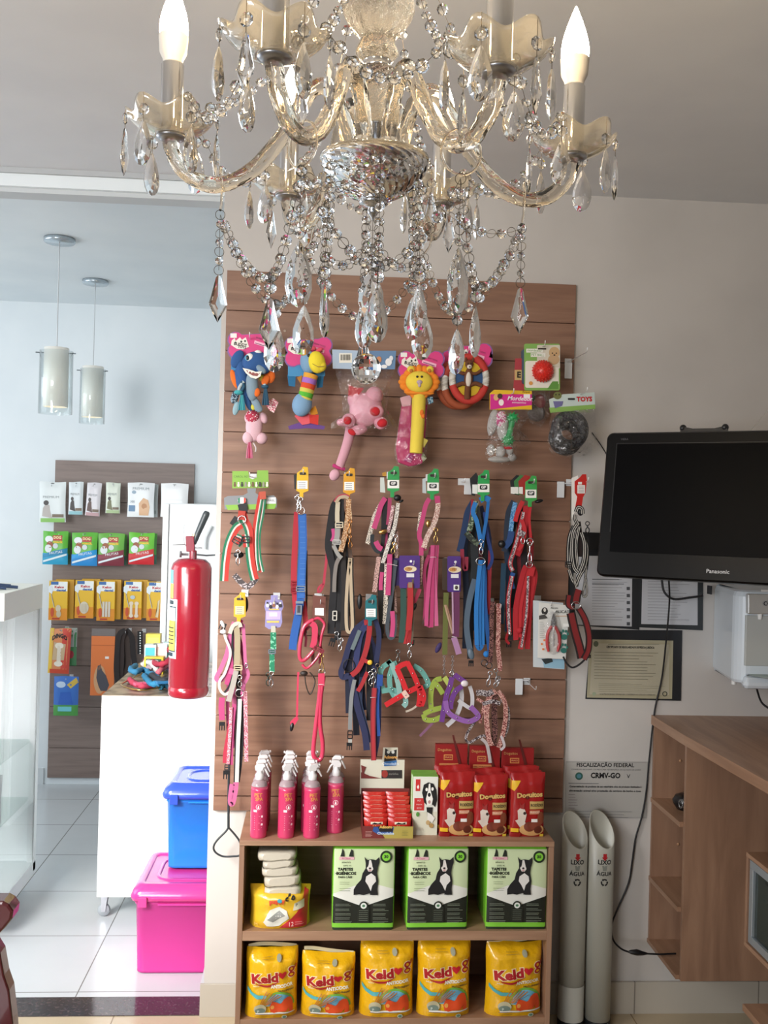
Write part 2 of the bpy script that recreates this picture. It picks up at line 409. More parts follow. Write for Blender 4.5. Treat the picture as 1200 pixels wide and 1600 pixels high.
def tile_mat(name, tile, grout, ox, oy, sx, sy, rough=.22, jit='e0e0dc'):
    m = bpy.data.materials.new(name); m.use_nodes = True; nt = m.node_tree; b = nt.nodes['Principled BSDF']; L = nt.links
    t = nt.nodes.new('ShaderNodeTexCoord'); sp = nt.nodes.new('ShaderNodeSeparateXYZ'); L.new(t.outputs['Object'], sp.inputs[0])
    outs = []
    for ch, o, s_ in (('X', ox, sx), ('Y', oy, sy)):
        a = nt.nodes.new('ShaderNodeMath'); a.operation = 'SUBTRACT'; L.new(sp.outputs[ch], a.inputs[0]); a.inputs[1].default_value = o
        p = nt.nodes.new('ShaderNodeMath'); p.operation = 'PINGPONG'; L.new(a.outputs[0], p.inputs[0]); p.inputs[1].default_value = s_/2
        c = nt.nodes.new('ShaderNodeMath'); c.operation = 'LESS_THAN'; L.new(p.outputs[0], c.inputs[0]); c.inputs[1].default_value = .0022
        outs.append(c)
    mx = nt.nodes.new('ShaderNodeMath'); mx.operation = 'MAXIMUM'; L.new(outs[0].outputs[0], mx.inputs[0]); L.new(outs[1].outputs[0], mx.inputs[1])
    n = nt.nodes.new('ShaderNodeTexNoise'); n.inputs['Scale'].default_value = 6; n.inputs['Detail'].default_value = 5; L.new(t.outputs['Object'], n.inputs['Vector'])
    m1 = nt.nodes.new('ShaderNodeMix'); m1.data_type = 'RGBA'; L.new(n.outputs[0], m1.inputs[0]); m1.inputs[6].default_value = lin(tile); m1.inputs[7].default_value = lin(jit)
    m2 = nt.nodes.new('ShaderNodeMix'); m2.data_type = 'RGBA'; L.new(mx.outputs[0], m2.inputs[0]); L.new(m1.outputs[2], m2.inputs[6]); m2.inputs[7].default_value = lin(grout)
    L.new(m2.outputs[2], b.inputs['Base Color']); b.inputs['Roughness'].default_value = rough
    return m
# tile joints of the left room, read where they lie on the floor
j = atz(165.6, 1462, 0); TS = .475
TILEL = tile_mat('white_floor_tile', 'c3c8ca', '7c7a78', j.x, j.y, TS, TS, jit='ccd0d2')
TILEF = tile_mat('beige_floor_tile', 'b9a88c', '8a7558', atz(990, 1592, 0).x, 3.2, .45, .45, jit='c4b498')
ang = math.radians(2.0)
box_obj('floor', (-3.2, -3.2, -.06), (3.4, DW, 0), TILEF, kind='structure', loc=(0,0,0))
fl = box_obj('floor', (-4.0, DW, -.06), (XE+1.6, DB+.4, 0), TILEL, kind='structure', loc=(0,0,0))
box_obj('ceiling', (-3.2, -3.2, ZC), (3.4, DW, ZC+.08), CEILM, kind='structure', loc=(0,0,ZC))
box_obj('ceiling', (-4.0, DW+.1, ZCL), (XE+1.6, DB+.4, ZCL+.08), PAINTL, kind='structure', loc=(0,0,ZCL))
GRAN = M('3a3436', .12, mix=('55494b', 90, .62, .05))
box_obj('trim_1', (-4.0, DW-.001, -.05), (XE+.001, 3.60, .003), GRAN, kind='structure')
# front wall: solid from its left end to the right, header beam over the opening
box_obj('wall_front', (XE, DW, 0), (3.4, DW+.12, 3.2), PAINT, kind='structure')
box_obj('wall_header', (-4.0, DW, 2.825), (XE, DW+.1, 3.2), PAINTL, kind='structure')
box_obj('wall_back', (-4.0, DB, 0), (XE+1.6, DB+.12, 3.0), PAINTL, kind='structure')
box_obj('wall_side', (XE+1.6, DW+.12, 0), (XE+1.7, DB, 3.0), PAINTL, kind='structure')
box_obj('wall_right', (2.3, -3.2, 0), (2.42, DW, ZC), PAINT, kind='structure')
box_obj('wall_left', (-3.3, -3.2, 0), (-3.2, 2.4, ZC), PAINT, kind='structure')
box_obj('wall_rear', (-3.3, -3.32, 0), (-3.1, -3.2, ZC), PAINT, kind='structure')
box_obj('wall_rear', (.6, -3.32, 0), (2.42, -3.2, ZC), PAINT, kind='structure')
box_obj('wall_rear', (-3.1, -3.32, 2.35), (.6, -3.2, ZC), PAINT, kind='structure')
# solid strip, its grey standing in for the shadow gap at wall/ceiling joint
box_obj('trim_2', (-3.2, DW-.012, ZC-.018), (XE+.01, DW, ZC), M('b3b6b8', .7), kind='structure')
box_obj('trim_3', (-4.0, DW+.02, 2.81), (XE, DW+.1, 2.8251), M('c4c8ca', .7), kind='structure')
BASE = tile_mat('baseboard_tile', 'b3aca0', '857f76', XE+.09, .01, .45, 4, jit='b9b2a6')
box_obj('baseboard_front', (XE-.012, DW-.012, 0), (2.3, DW, .112), BASE, kind='structure', bevel=.001)
box_obj('baseboard_end', (XE-.012, DW, 0), (XE, DW+.12, .112), M('c2c6c8', .3), kind='structure')
box_obj('baseboard_back', (-4.0, DB-.01, 0), (at(70, 1150, DB).x, DB, .1), M('cfd4d6', .4), kind='structure')
# ================================================================== SLAT PANELS
WOOD = wood_mat('walnut_slat', '775747', '866350', '94715e', 'X', .45)
WOODL = wood_mat('oak_laminate', '8c6b54', '9b7860', 'a9866c', 'X', .4)
WOODZ = wood_mat('oak_laminate_upright', '846450', '93715b', 'a17e66', 'Z', .4)
WOODY = wood_mat('oak_laminate_depth', '8c6b54', '9b7860', 'a9866c', 'Y', .4)
def slat_panel(name, label, x0, x1, ztop, pitch, n, zbot, D, mat, th=.018):
    t = thing(name, label, 'slat wall panel', ((x0+x1)/2, D, zbot))
    z = ztop
    for i in range(n+1):
        z2 = ztop-pitch*(i+1) if i < n else zbot
        if z2 < zbot+.001: z2 = zbot
        mb = MB().m(mat); g = .0035
        # board with an overhanging lower lip as seen at each groove
        mb.box((x0, D-th, z2+g), (x1, D, z)); mb.box((x0+.0008, D-.006, z2), (x1-.0008, D, z2+g))
        mb.build('slat_board', t, bevel=.0008); z = z2
        if z <= zbot+.001: break
    return t
PX0 = at(346, 800, DW).x; PX1 = at(889, 800, DW).x
ZT = at(620, 433, DW-.02).z; ZB = at(620, 1270, DW-.02).z
PP = (ZT-ZB)/13.37
slat_panel('slat_wall_panel', 'large brown wood-grain slatted display panel behind the hanging leashes and toys', PX0, PX1, ZT, PP, 13, ZB, DW, WOOD)
bx0 = at(83, 900, DB).x; bx1 = at(300, 900, DB).x
bzt = at(190, 722, DB).z
WOOD2 = wood_mat('taupe_slat', '77665f', '84736b', '8d7c74', 'X', .45)
slat_panel('slat_wall_panel', 'smaller brown slatted panel on the far wall behind the white counter', bx0, bx1, bzt, .256, 7, .04, DB, WOOD2)
def XZ(px_, py_, D): p = at(px_, py_, D); return p.x, p.z
# ================================================================== DISPLAY SHELF UNIT UNDER THE PANEL
DSF, DSB = 3.147, DW-.0185
SX0 = at(372, 1400, DSF).x; SX1 = at(864, 1400, DSF).x; ZTOP = .711; ZMID = .425; ZBOT = .148
t = thing('display_shelf', 'low open wooden shelf unit of two tiers below the slatted panel', 'shelf unit', ((SX0+SX1)/2, (DSF+DSB)/2, 0))
TH = .016
box_obj('top_board', (SX0, DSF-.004, ZTOP-TH), (SX1, DSB, ZTOP), WOODL, t, .0012)
for x in (SX0, SX1-TH): box_obj('side_panel', (x, DSF, 0), (x+TH, DSB, ZTOP-TH), WOODZ, t, .001)
box_obj('shelf_board', (SX0+TH, DSF+.001, ZMID-.03), (SX1-TH, DSB, ZMID), WOODL, t, .001)
box_obj('shelf_board', (SX0+TH, DSF+.001, ZBOT-.03), (SX1-TH, DSB, ZBOT), WOODL, t, .001)
box_obj('back_panel', (SX0+TH, DSB-.004, .06), (SX1-TH, DSB-.0005, ZTOP-TH), WOODL, t)
box_obj('kick_board', (SX0+TH, DSF+.02, 0), (SX1-TH, DSF+.034, ZBOT-.03), WOODL, t)
# ================================================================== DESK AND CUBBY ON THE RIGHT
CF = 3.17; CX0 = at(1015, 1300, DW).x; ZD = 1.0225
desk = thing('corner_desk', 'brown wood-grain desk top running forward over open cubby shelves at the right', 'desk', (1.7, 3.0, 0))
dk = MB().m(WOODY); e1 = at(1069, 1168, CF); e2 = at(1200, 1247, 2.63)
xl = at(1017, 1130, DW).x
dk.prism([(xl, DW-.0005, ZD), (xl, CF-.02, ZD), (e2.x-.002, 2.2, ZD), (2.299, 2.2, ZD), (2.299, DW-.0005, ZD)], (0, 0, .033))
dk.build('desk_top', desk, bevel=.0012)
box_obj('back_panel', (CX0+.012, CF, .2505), (2.2995, CF+.015, ZD), WOODZ, desk, .0008)
for zz in (.2505, None, None, None):
    pass
zs = [at(1018, 1249, DW).z, at(1016, 1371, DW).z, .2505]
for z in zs: box_obj('cubby_shelf', (CX0, CF+.015, z-(0 if z < .3 else .008)), (CX0+.42, DW-.0005, z+(.014 if z < .3 else .008)), WOODY, desk, .0006)
box_obj('cubby_back', (CX0+.42, CF+.015, .2505), (CX0+.432, DW-.0005, ZD), WOODZ, desk)
box_obj('cubby_side', (CX0+.003, DW-.0125, .2505), (CX0+.42, DW-.0005, ZD), WOODZ, desk, .0006)
mb = MB().m(M('b58a68', .3))
for z in (at(1037, 1187, DW).z, at(1036, 1317, DW).z): mb.lathe((CX0+.10, DW-.0125, z), [(.005, 0), (.005, .002), (.003, .002), (.003, .0035)], 10, axis=(0,-1,0))
mb.build('screw_cap', desk)
a = Art(); 
# black ribbed object in the upper cubby
p = at(1063, 1237, 3.33); zc_ = zs[0]+.008
b = MB().m(M('1c1a1b', .35))
b.lathe((p.x+.02, 3.33, zc_), [(.001,0),(.03,.0),(.042,.018),(.045,.03),(.036,.045),(.02,.052),(.001,.054)], 18)
o_ = thing('rolled_belt', 'coiled black object lying on the upper shelf of the right cubby', 'belt', (p.x+.02, 3.33, zc_))
b.build('coil', o_)
mb = MB().m(M('b9b9b9', .25, .8))
for k in range(5): mb.ring((p.x-.012+.006*k, 3.292+.003*k, zc_+.028), .009, .0012, axis=(1, .4, 0), seg=10, sub=4, sz=1.6)
mb.build('metal_rings', o_)
# glass-fronted unit under the desk, its door facing left
GX = 1.13; 
g0 = at(1166, 1331, 2.75); gx = g0.x
gz1 = g0.z; gz0 = at(1166, 1470, 2.75).z
gc = thing('glass_front_cabinet', 'wooden cabinet with aluminium framed glass front under the desk at the right edge', 'cabinet', (gx+.3, 2.5, gz0))
box_obj('top_board', (gx, 2.3, gz1-.012), (2.2, 2.75, gz1), WOODY, gc, .001)
box_obj('bottom_board', (gx, 2.3, gz0-.012), (2.2, 2.75, gz0), WOODY, gc, .001)
box_obj('rear_panel', (gx, 2.738, gz0), (2.2, 2.75, gz1-.012), WOODZ, gc, .001)
ALU = M('c3ccd4', .35, .7)
mb = MB().m(ALU); fz0, fz1 = gz0+.004, gz1-.016; fx = gx+.012; wdt = .022
mb.box((fx-.008, 2.31, fz1-wdt), (fx+.01, 2.734, fz1)); mb.box((fx-.008, 2.31, fz0), (fx+.01, 2.734, fz0+wdt))
mb.box((fx-.008, 2.734-wdt, fz0+wdt), (fx+.01, 2.734, fz1-wdt)); mb.build('door_frame', gc, bevel=.001)
box_obj('glass_pane', (fx, 2.31, fz0+wdt), (fx+.004, 2.734-wdt, fz1-wdt), M('8fa09a', .03, trans=.9, ior=1.3), gc)
box_obj('inner_shelf', (fx+.03, 2.35, (gz0+gz1)/2), (2.1, 2.73, (gz0+gz1)/2+.006), M('6d5a48', .5), gc)
# low board at the right bottom
l0 = at(1160, 1568, 2.6)
lb = thing('low_shelf_board', 'low wooden shelf board under the desk at the bottom right corner', 'shelf', (l0.x+.3, 2.5, 0))
box_obj('board', (l0.x, 2.2, l0.z-.018), (2.2, 2.6, l0.z), WOODY, lb, .001)
box_obj('foot_panel', (l0.x+.06, 2.2, 0), (l0.x+.075, 2.6, l0.z-.018), M('2a2422', .5), lb)
# ================================================================== TELEVISION
def frame_mtx(ex, ez):                      # basis from x and z edges
    ex = Vector(ex).normalized(); ez = Vector(ez); ez = (ez-ex*ez.dot(ex)).normalized(); ey = ez.cross(ex)
    return Matrix((ex, ey, ez)).transposed()
tl = at(949, 676, 3.08); rot = math.radians(-33); tilt = math.radians(-10)
ex = Vector((math.cos(rot), math.sin(rot), 0)); nrm = Vector((math.sin(rot), -math.cos(rot), 0))   # nrm faces the camera
ez = (Vector((0,0,1))*math.cos(tilt) + nrm*math.sin(tilt)); TVM = Matrix((ex, ez.cross(ex), ez)).transposed()
TW, THh = .79, .452
def tvp(x, y, z): return tl + TVM @ Vector((x, y, z))       # x from left edge, z down from top
tv = thing('television', 'black flat screen television on a wall arm, tilted down, at the right edge', 'television', tvp(TW/2, .05, -THh))
BLK = M('070709', .3, spec=.15); BLKM = M('141416', .35)
mb = MB().m(BLK)
def rr_ring(w, h, r, y, x0=0, z0=0, n=6):
    out = []
    for cx_, cz_, a0 in ((w-r, -r, 0), (r, -r, 90), (r, -h+r, 180), (w-r, -h+r, 270)):
        for i in range(n+1):
            a_ = math.radians(a0+90*i/n); out.append(tvp(x0+cx_+r*math.cos(a_), y, z0+cz_+r*math.sin(a_)))
    return out
mb.loft([rr_ring(TW-.01, THh-.01, .016, -.004, .005, -.005), rr_ring(TW, THh, .02, .004), rr_ring(TW, THh, .02, .03), rr_ring(TW-.06, THh-.06, .03, .075, .03, -.03)], smooth=False)
mb.build('casing', tv)
mb = MB().m(M('040406', .35, spec=.05)); 
mb.loft([rr_ring(TW-.075, THh-.115, .003, -.0055, .0375, -.04), rr_ring(TW-.075, THh-.115, .003, -.003, .0375, -.04)], smooth=False); mb.build('screen', tv)
mb = MB().m(M('26262a', .3)); y_ = -.0062
for a_, b_ in (((.034, -.036), (TW-.034, -.0375)), ((.034, -.0757+.04-.115+.035-.2), (.0355, -.036))):
    mb.add([tvp(a_[0], y_, a_[1]), tvp(b_[0], y_, a_[1]), tvp(b_[0], y_, b_[1]), tvp(a_[0], y_, b_[1])], [(0,1,2,3)])
mb.build('screen_edge', tv)
def tvtext(txt, x, z, size, col, name):
    vs, fs = glyphs(txt, .01); m_ = MB().m(M(col, .3)); m_.add([tvp(x+v[0]*size, -.0066, z+v[1]*size) for v in vs], fs); m_.build(name, tv)
tvtext('Panasonic', .36, -(THh-.030), .0165, 'c9c9cc', 'brand_lettering')
tvtext('VIERA', .058, -.024, .009, '4a4a4e', 'corner_lettering')
# wall arm
mb = MB().m(M('17171a', .4)); 
a0 = at(915, 845, DW-.002); a1 = at(945, 842, 3.3)
mb.box((a0.x-.02, DW-.02, a0.z-.03), (1.45, DW-.0005, a0.z+.03)); 
c_ = tvp(TW/2, .08, -.2)
mb.tube([(1.35, DW-.02, a0.z+.12), (1.2, 3.36, a0.z+.12), tuple(c_)], .018, 8); mb.build('wall_arm', tv)
mb = MB().m(M('17171a', .4)); p = at(1105, 668, 3.1); q1 = tvp(.22, .055, .025); q2 = tvp(.345, .055, .025)
for q in (q1, q2): mb.ell(q, (.011, .008, .011), seg=12, rings=8)
mb.prism([tvp(.215, .05, .03), tvp(.25, .05, .022), tvp(.315, .05, .022), tvp(.35, .05, .03), tvp(.355, .05, -.01), tvp(.21, .05, -.01)], TVM @ Vector((0, .02, 0)))
mb.build('top_bracket', tv)
mb = MB().m(BLACKP); mb.tube(px([(1034, 905, 0), (1038, 925, .1), (1052, 936, .14), (1075, 934, .1), (1098, 931, .05)], 3.3), .0042, 8); mb.build('cable', tv)
# ================================================================== WATER PURIFIER
WPF = 3.17; wx0 = at(1098, 950, DW).x
z0w = at(1100, 1046, DW).z; z1w = at(1100, 912, DW).z
wp = thing('water_purifier', 'white wall mounted water purifier below the television at the right edge', 'water purifier', (wx0+.2, DW, z0w))
WPM = M('d7e0e8', .25)
def rbox(mb, x0, x1, y0, y1, z0, z1, r, n=5, zt=None):
    def ring(z, g=0):
        out = []
        for cx_, cy_, a0 in ((x1-r, y1-.004, 0), (x0+r, y1-.004, 90), (x0+r, y0+r, 180), (x1-r, y0+r, 270)):
            rr = r if cy_ == y0+r else .004
            for i in range(n+1):
                a_ = math.radians(a0+90*i/n); out.append((cx_+(rr-g)*math.cos(a_), cy_+(rr-g)*math.sin(a_), z))
        return out
    mb.loft([ring(z0, .012), ring(z0+.003, .005), ring(z0+.012, 0), ring(z1-.02, 0), ring(z1-.005, .006), ring(z1, .02)], smooth=False)
mb = MB().m(WPM); rbox(mb, wx0, wx0+.34, WPF, DW-.0005, z0w, z1w, .045); mb.build('body', wp, bevel=.002)
mb = MB().m(M('c2c2c0', .35, .5)); fx0 = at(1166, 930, WPF).x; 
mb.prism([(fx0, WPF-.012, z1w-.01), (wx0+.335, WPF-.012, z1w-.01), (wx0+.335, WPF-.016, z1w-.075), (fx0, WPF-.016, z1w-.075)], (0, .02, 0)); mb.build('control_panel', wp, bevel=.004)
mb = MB().m(M('b9bcb9', .4)); mb.box((fx0, WPF-.004, z0w+.06), (wx0+.33, WPF+.01, z1w-.08)); mb.build('dispensing_bay', wp, bevel=.003)
mb = MB().m(WPM); rbox(mb, fx0-.01, wx0+.34, WPF-.03, WPF+.03, z0w-.012, z0w+.03, .015); mb.build('drip_tray', wp)
mb = MB().m(M('8a948f', .5)); mb.lathe((fx0+.09, WPF-.004, z0w+.0302), [(.001, 0), (.075, 0), (.08, .003), (.001, .003)], 24); mb.build('tray_grille', wp)
mb = MB().m(WHITEP)
for x in (wx0+.03, wx0+.09): mb.lathe((x, WPF+.09, z0w-.016), [(.008, 0), (.008, .017)], 12)
mb.lathe((fx0+.045, WPF-.006, z1w-.092), [(.006, 0), (.008, .018)], 12)
mb.build('foot', wp)
mb = MB().m(M('16161a', .3)); s_ = at(1104, 921, 3.42); mb.box((wx0-.001, s_.y-.02, s_.z-.016), (wx0+.004, s_.y+.012, s_.z+.014)); mb.build('power_switch', wp)
ar = Art(); ar.text('consul', 0.5, 0, .03, '2b2f38', bold=.01); ar.build('brand_lettering', wp, (at(1210, 942, WPF-.014).x, WPF-.0165, at(1210, 942, WPF-.014).z))
mb = MB().m(M('e6e6e6', .3)); h_ = at(1196, 923, WPF); mb.box((h_.x-.02, WPF-.018, h_.z-.002), (h_.x+.05, WPF-.012, h_.z+.004)); mb.build('control_button', wp)
mb = MB().m(BLACKP); mb.tube(px([(1180, 1062, 0), (1184, 1082, -.03), (1192, 1100, -.06), (1212, 1112, -.1)], 3.3), .0035, 8); mb.build('power_cable', wp)
mb = MB().m(WPM); q = at(1185, 1074, 3.36); mb.lathe((q.x+.05, 3.36, z0w-.03), [(.05, 0), (.06, .012), (.06, .03)], 20); mb.build('lower_housing', wp)
# ================================================================== LONG BLACK CABLE WITH INLINE SWITCH
cb = thing('power_cord', 'black power cord hanging down the wall with an inline switch', 'cord', at(1046, 905, 3.4))
mb = MB().m(BLACKP); Dc = DW-.012
mb.tube(px([(1045, 905, -.1), (1046, 940, -.07), (1041, 1000, -.04), (1034, 1060, -.01), (1023, 1110, 0), (1015, 1180, 0), (1010, 1235, 0), (1003, 1275, 0), (993, 1310, 0), (988, 1345, 0), (982, 1380, 0), (965, 1420, -.01), (956, 1445, -.02), (958, 1468, -.05), (970, 1482, -.1), (984, 1488, -.14)], Dc, 6), .0032, 8); mb.build('cable', cb)
mb = MB().m(BLACKP); mb.tube([at(982, 1487, Dc-.14), at(986, 1487.5, Dc-.14), at(995, 1488, Dc-.14), at(1004, 1489.5, Dc-.14), at(1012, 1490, Dc-.14)], [.003, .007, .0105, .007, .003], 12); mb.build('inline_switch', cb)
mb = MB().m(BLACKP); mb.tube([at(1010, 1490, Dc-.14), at(1030, 1491, Dc-.14), at(1056, 1490, Dc-.14)], .0032, 8); mb.build('cable', cb)
# ================================================================== PIPES FOR USED CUPS
def pipe(pxc, ytop, label, txt2):
    R = .0425*1.02; D = 3.38; b = at(pxc-6, 1592, 3.4); x = at(pxc, 1400, D).x; y = D
    t = thing('cup_disposal_tube', label, 'disposal tube', (x, y, 0), 'waste tubes beside the shelf')
    PV = M('b7b6ab', .35); zt = at(pxc, ytop, y).z; zl = at(pxc, 1327, y-R).z
    mb = MB().m(PV); seg = 40; ri = R-.0035
    def zcut(x_, y_): return zl + (zt-zl)*((y_+R)/(2*R)) - (x_/R)*.016
    def rg(rad, cut, z=0): return [(x+rad*math.cos(2*PI*k/seg), y+rad*math.sin(2*PI*k/seg), (zcut(rad*math.cos(2*PI*k/seg), rad*math.sin(2*PI*k/seg)) if cut else z)) for k in range(seg)]
    mb.loft([rg(ri, 0, .03), rg(ri, 1), rg(R, 1), rg(R, 0, .03)], cap=False, loop=True); mb.build('tube_body', t)
    mb = MB().m(M('1d2124', .5)); mb.lathe((x, y, 0), [(R+.0015, 0), (R+.0015, .02), (R+.0012, .03), (.001, .03)], 24); mb.build('base_cap', t)
    mb = MB().m(M('cfd0c8', .3)); 
    if txt2: mb.lathe((x, y, .0305), [(R+.0012, 0), (R+.0012, .12)], 32, cap=False); mb.build('white_sleeve', t)
    # wrapped lettering
    def wrap(v): 
        a_ = (v[0])/R; return (x+(R+.0008+v[2])*math.sin(a_), y-(R+.0008+v[2])*math.cos(a_), v[1])
    def wt(s, z, size, col, nm, bold=.03):
        vs, fs = glyphs(s, bold); m_ = MB().m(M(col, .4)); m_.add([wrap((v[0]*size, z+v[1]*size, 0)) for v in vs], fs); return m_.build(nm, t)
    zz = lambda py_: at(pxc, py_, y-R).z
    def wpoly(pts, col, nm): 
        m_ = MB().m(M(col, .4)); m_.add([wrap((p[0], p[1], 0)) for p in pts], [tuple(range(len(pts)))]); m_.build(nm, t)
    za = zz(1339); k = .0022
    wpoly([(-.006, za+.010), (-.006, za-.002), (-.011, za-.002), (0, za-.014), (.011, za-.002), (.006, za-.002), (.006, za+.010)], 'b02028', 'red_arrow')
    wt('LIXO', zz(1348), .021, '16161a', 'waste_lettering')
    wpoly([(-.009, zz(1353)), (.009, zz(1353)), (.006, zz(1361)), (-.006, zz(1361))], '8d9087', 'cup_symbol')
    wt('ÁGUA', zz(1366), .019, '16161a', 'water_lettering')
    zr = zz(1379); m_ = MB().m(M('16161a', .4))
    for k in range(3):
        a0 = math.radians(90+120*k)
        pts = []
        for rr_, lo, hi in ((.0125, -52, 30), (.0075, 30, -52)):
            for q in range(6):
                a_ = a0+math.radians(lo+(hi-lo)*q/5); pts.append((rr_*math.cos(a_), rr_*math.sin(a_)))
        m_.add([wrap((p[0], zr+p[1], 0)) for p in pts], [tuple(range(len(pts)))])
        a_ = a0+math.radians(46); a2 = a0+math.radians(28)
        m_.add([wrap((r_*math.cos(b_), zr+r_*math.sin(b_), 0)) for r_, b_ in ((.015, a2), (.005, a2), (.0105, a0+math.radians(56)))], [(0,1,2)])
    m_.build('recycling_symbol', t)
    return t
pipe(896, 1273, 'grey plastic waste tube with slanted mouth, the left one beside the shelf', True)
pipe(938, 1271, 'grey plastic waste tube with slanted mouth, the right one nearer the cubby', False)

t = thing('antenna_wire', 'thin pale wire slanting up the wall from the television top at the right edge', 'wire', at(1170, 672, 3.3))
MB().m(M('c9c6c0', .4)).tube(px([(1169, 676, 0), (1184, 660, .05), (1215, 622, .12)], 3.3, 3), .0016, 6).build('wire', t)
t = thing('antenna_wire', 'thin dark wire reaching down from the black ring bag to the television corner', 'wire', at(926, 678, DW-.004))
MB().m(BLACKP).tube(px([(925, 676), (938, 694), (950, 714)], DW-.004, 3), .0018, 6).build('wire', t)
# ================================================================== CHANDELIER
GL = M('fff6e6', .015, trans=1., ior=1.47); GLC = M('ffffff', .0, trans=1., ior=1.42); 
GLX = M('fff4e0', .06, trans=1., ior=1.45, bump=(240, .8, .004))
cc = at(585, 250, 1.30); CXc, CYc = cc.x, 1.30
def zy(y): return EYE + (799-y)*1.30/F
ch = thing('chandelier', 'crystal glass chandelier with lit candle bulbs hanging in front of the slatted panel', 'chandelier', (CXc, CYc, ZC))
def lat(name, mat, prof, seg=28, smooth=True): return MB().m(mat).lathe((CXc, CYc, 0), prof, seg, smooth=smooth).build(name, ch)
def diamond_lathe(name, mat, prof, seg=36, amp=.0014):
    """glass body with a diamond-cut surface"""
    c = Vector((CXc, CYc, 0)); rings = []
    for i, (r, z) in enumerate(prof):
        rings.append([c+Vector(((r+(amp if (k+i) % 2 else 0))*math.cos(2*PI*k/seg), (r+(amp if (k+i) % 2 else 0))*math.sin(2*PI*k/seg), z)) for k in range(seg)])
    return MB().m(mat).loft(rings, smooth=False).build(name, ch)
def interp(pr, n):
    pts = spline([Vector((r, 0, z)) for r, z in pr], n); return [(p.x, p.z) for p in pts]
diamond_lathe('glass_bowl', GLC, interp([(.066, zy(249)), (.069, zy(257)), (.062, zy(275)), (.045, zy(296)), (.022, zy(310)), (.012, zy(313))], 4), 44, .0012)
lat('bowl_rim', TGC, [(.060, zy(252)), (.071, zy(251)), (.0715, zy(247)), (.060, zy(246))], 36)
lat('hub_plate', CHROME, [(.001, zy(246)), (.055, zy(246)), (.055, zy(243)), (.001, zy(243))])
lat('lower_finial', CHROME, [(.001, zy(312)), (.018, zy(313)), (.019, zy(318)), (.012, zy(322)), (.006, zy(324)), (.008, zy(329)), (.006, zy(334)), (.002, zy(340)), (.001, zy(344))])
lat('column_sleeve', CHROME, [(.017, zy(243)), (.017, zy(200)), (.0195, zy(199)), (.0195, zy(196)), (.018, zy(194)), (.001, zy(193))])
diamond_lathe('glass_urn', GLX, interp([(.019, zy(195)), (.023, zy(180)), (.030, zy(150)), (.034, zy(132)), (.030, zy(115)), (.018, zy(107))], 4), 32, .0016)
lat('column_collar', CHROME, [(.001, zy(108)), (.020, zy(108)), (.020, zy(104)), (.017, zy(101)), (.019, zy(97)), (.018, zy(94)), (.001, zy(93))])
def fluted(name, mat, prof, n=10, amp=.08, seg=60):
    c = Vector((CXc, CYc, 0)); rings = [[c+Vector((r*(1+amp*math.cos(n*2*PI*k/seg))*math.cos(2*PI*k/seg), r*(1+amp*math.cos(n*2*PI*k/seg))*math.sin(2*PI*k/seg), z)) for k in range(seg)] for r, z in prof]
    return MB().m(mat).loft(rings).build(name, ch)
fluted('glass_baluster', GLX, interp([(.019, zy(94)), (.026, zy(84)), (.024, zy(72)), (.021, zy(64)), (.023, zy(56)), (.034, zy(42)), (.043, zy(22)), (.044, zy(0)), (.036, zy(-18)), (.02, zy(-26))], 4))
lat('upper_stem', CHROME, [(.012, zy(-26)), (.012, ZC-.16), (.02, ZC-.155), (.02, ZC-.15), (.004, ZC-.148), (.004, ZC-.03)])
lat('ceiling_canopy', CHROME, [(.004, ZC-.035), (.03, ZC-.03), (.055, ZC-.01), (.058, ZC-.0005), (.001, ZC-.0005)])
fluted('glass_crown', GL, interp([(.014, zy(-60)), (.035, zy(-70)), (.052, zy(-90)), (.05, zy(-94)), (.014, zy(-76))], 3), 8, .06)
ANG = [2, 64, 117, 178, 243, 297]           # right, far right, far left, left, near left, near right
RC = .264; ZCUP = EYE+.496
BULB = M('ffe2b4', .4, emit=190.)
BASEM = M('efe6d8', .45)
def radial(a, r, z, side=0.): return Vector((CXc+r*math.cos(a)-side*math.sin(a), CYc+r*math.sin(a)+side*math.cos(a), z))
arm_prof = [(.034, zy(236)), (.038, zy(205)), (.048, zy(165)), (.064, zy(138)), (.083, zy(143)), (.1, zy(175)), (.125, zy(225)), (.158, zy(272)), (.198, zy(296)), (.232, zy(290)), (.256, zy(262)), (.264, zy(236)), (.264, zy(222))]
cups = []
def octo(mb, c, r=.0068, t=.0036, ax=(0,1,0), seg=8):
    mb.lathe(c, [(.0008, -t), (r*.55, -t*.8), (r, -t*.12), (r, t*.12), (r*.55, t*.8), (.0008, t)], seg, axis=ax, smooth=False)
def drop_mesh(mb, top, L, w, kind='tear', ry=0., th=.35):
    """faceted crystal; top = its hanging point"""
    top = Vector(top); q = Matrix.Rotation(ry, 3, 'Z'); n = 14; out = []
    if kind == 'tear':
        for i in range(n):
            a_ = 2*PI*i/n; zz = -.62*L - .38*L*math.cos(a_) if abs(a_-PI) > PI/2 else -.62*L + .62*L*(-math.cos(a_))
            x = w/2*math.sin(a_)*(1 if abs(a_-PI) > PI/2 else (max(0, 1-((-math.cos(a_))**1.6)*.55)))
            out.append((x, zz))
    else: out = [(0, -L), (-w*.28, -L*.8), (-w*.5, -L*.62), (-w*.36, -L*.4), (-w*.14, -L*.05), (0, 0), (w*.14, -L*.05), (w*.36, -L*.4), (w*.5, -L*.62), (w*.28, -L*.8)]
    t = w*th; cz = -.62*L
    def R(k, y): return [top + q @ Vector((x*k, y, cz+(z-cz)*k)) for x, z in out]
    mb.loft([R(.28, -t/2), R(.7, -t*.36), R(1, -t*.05), R(1, t*.05), R(.7, t*.36), R(.28, t/2)], smooth=False)
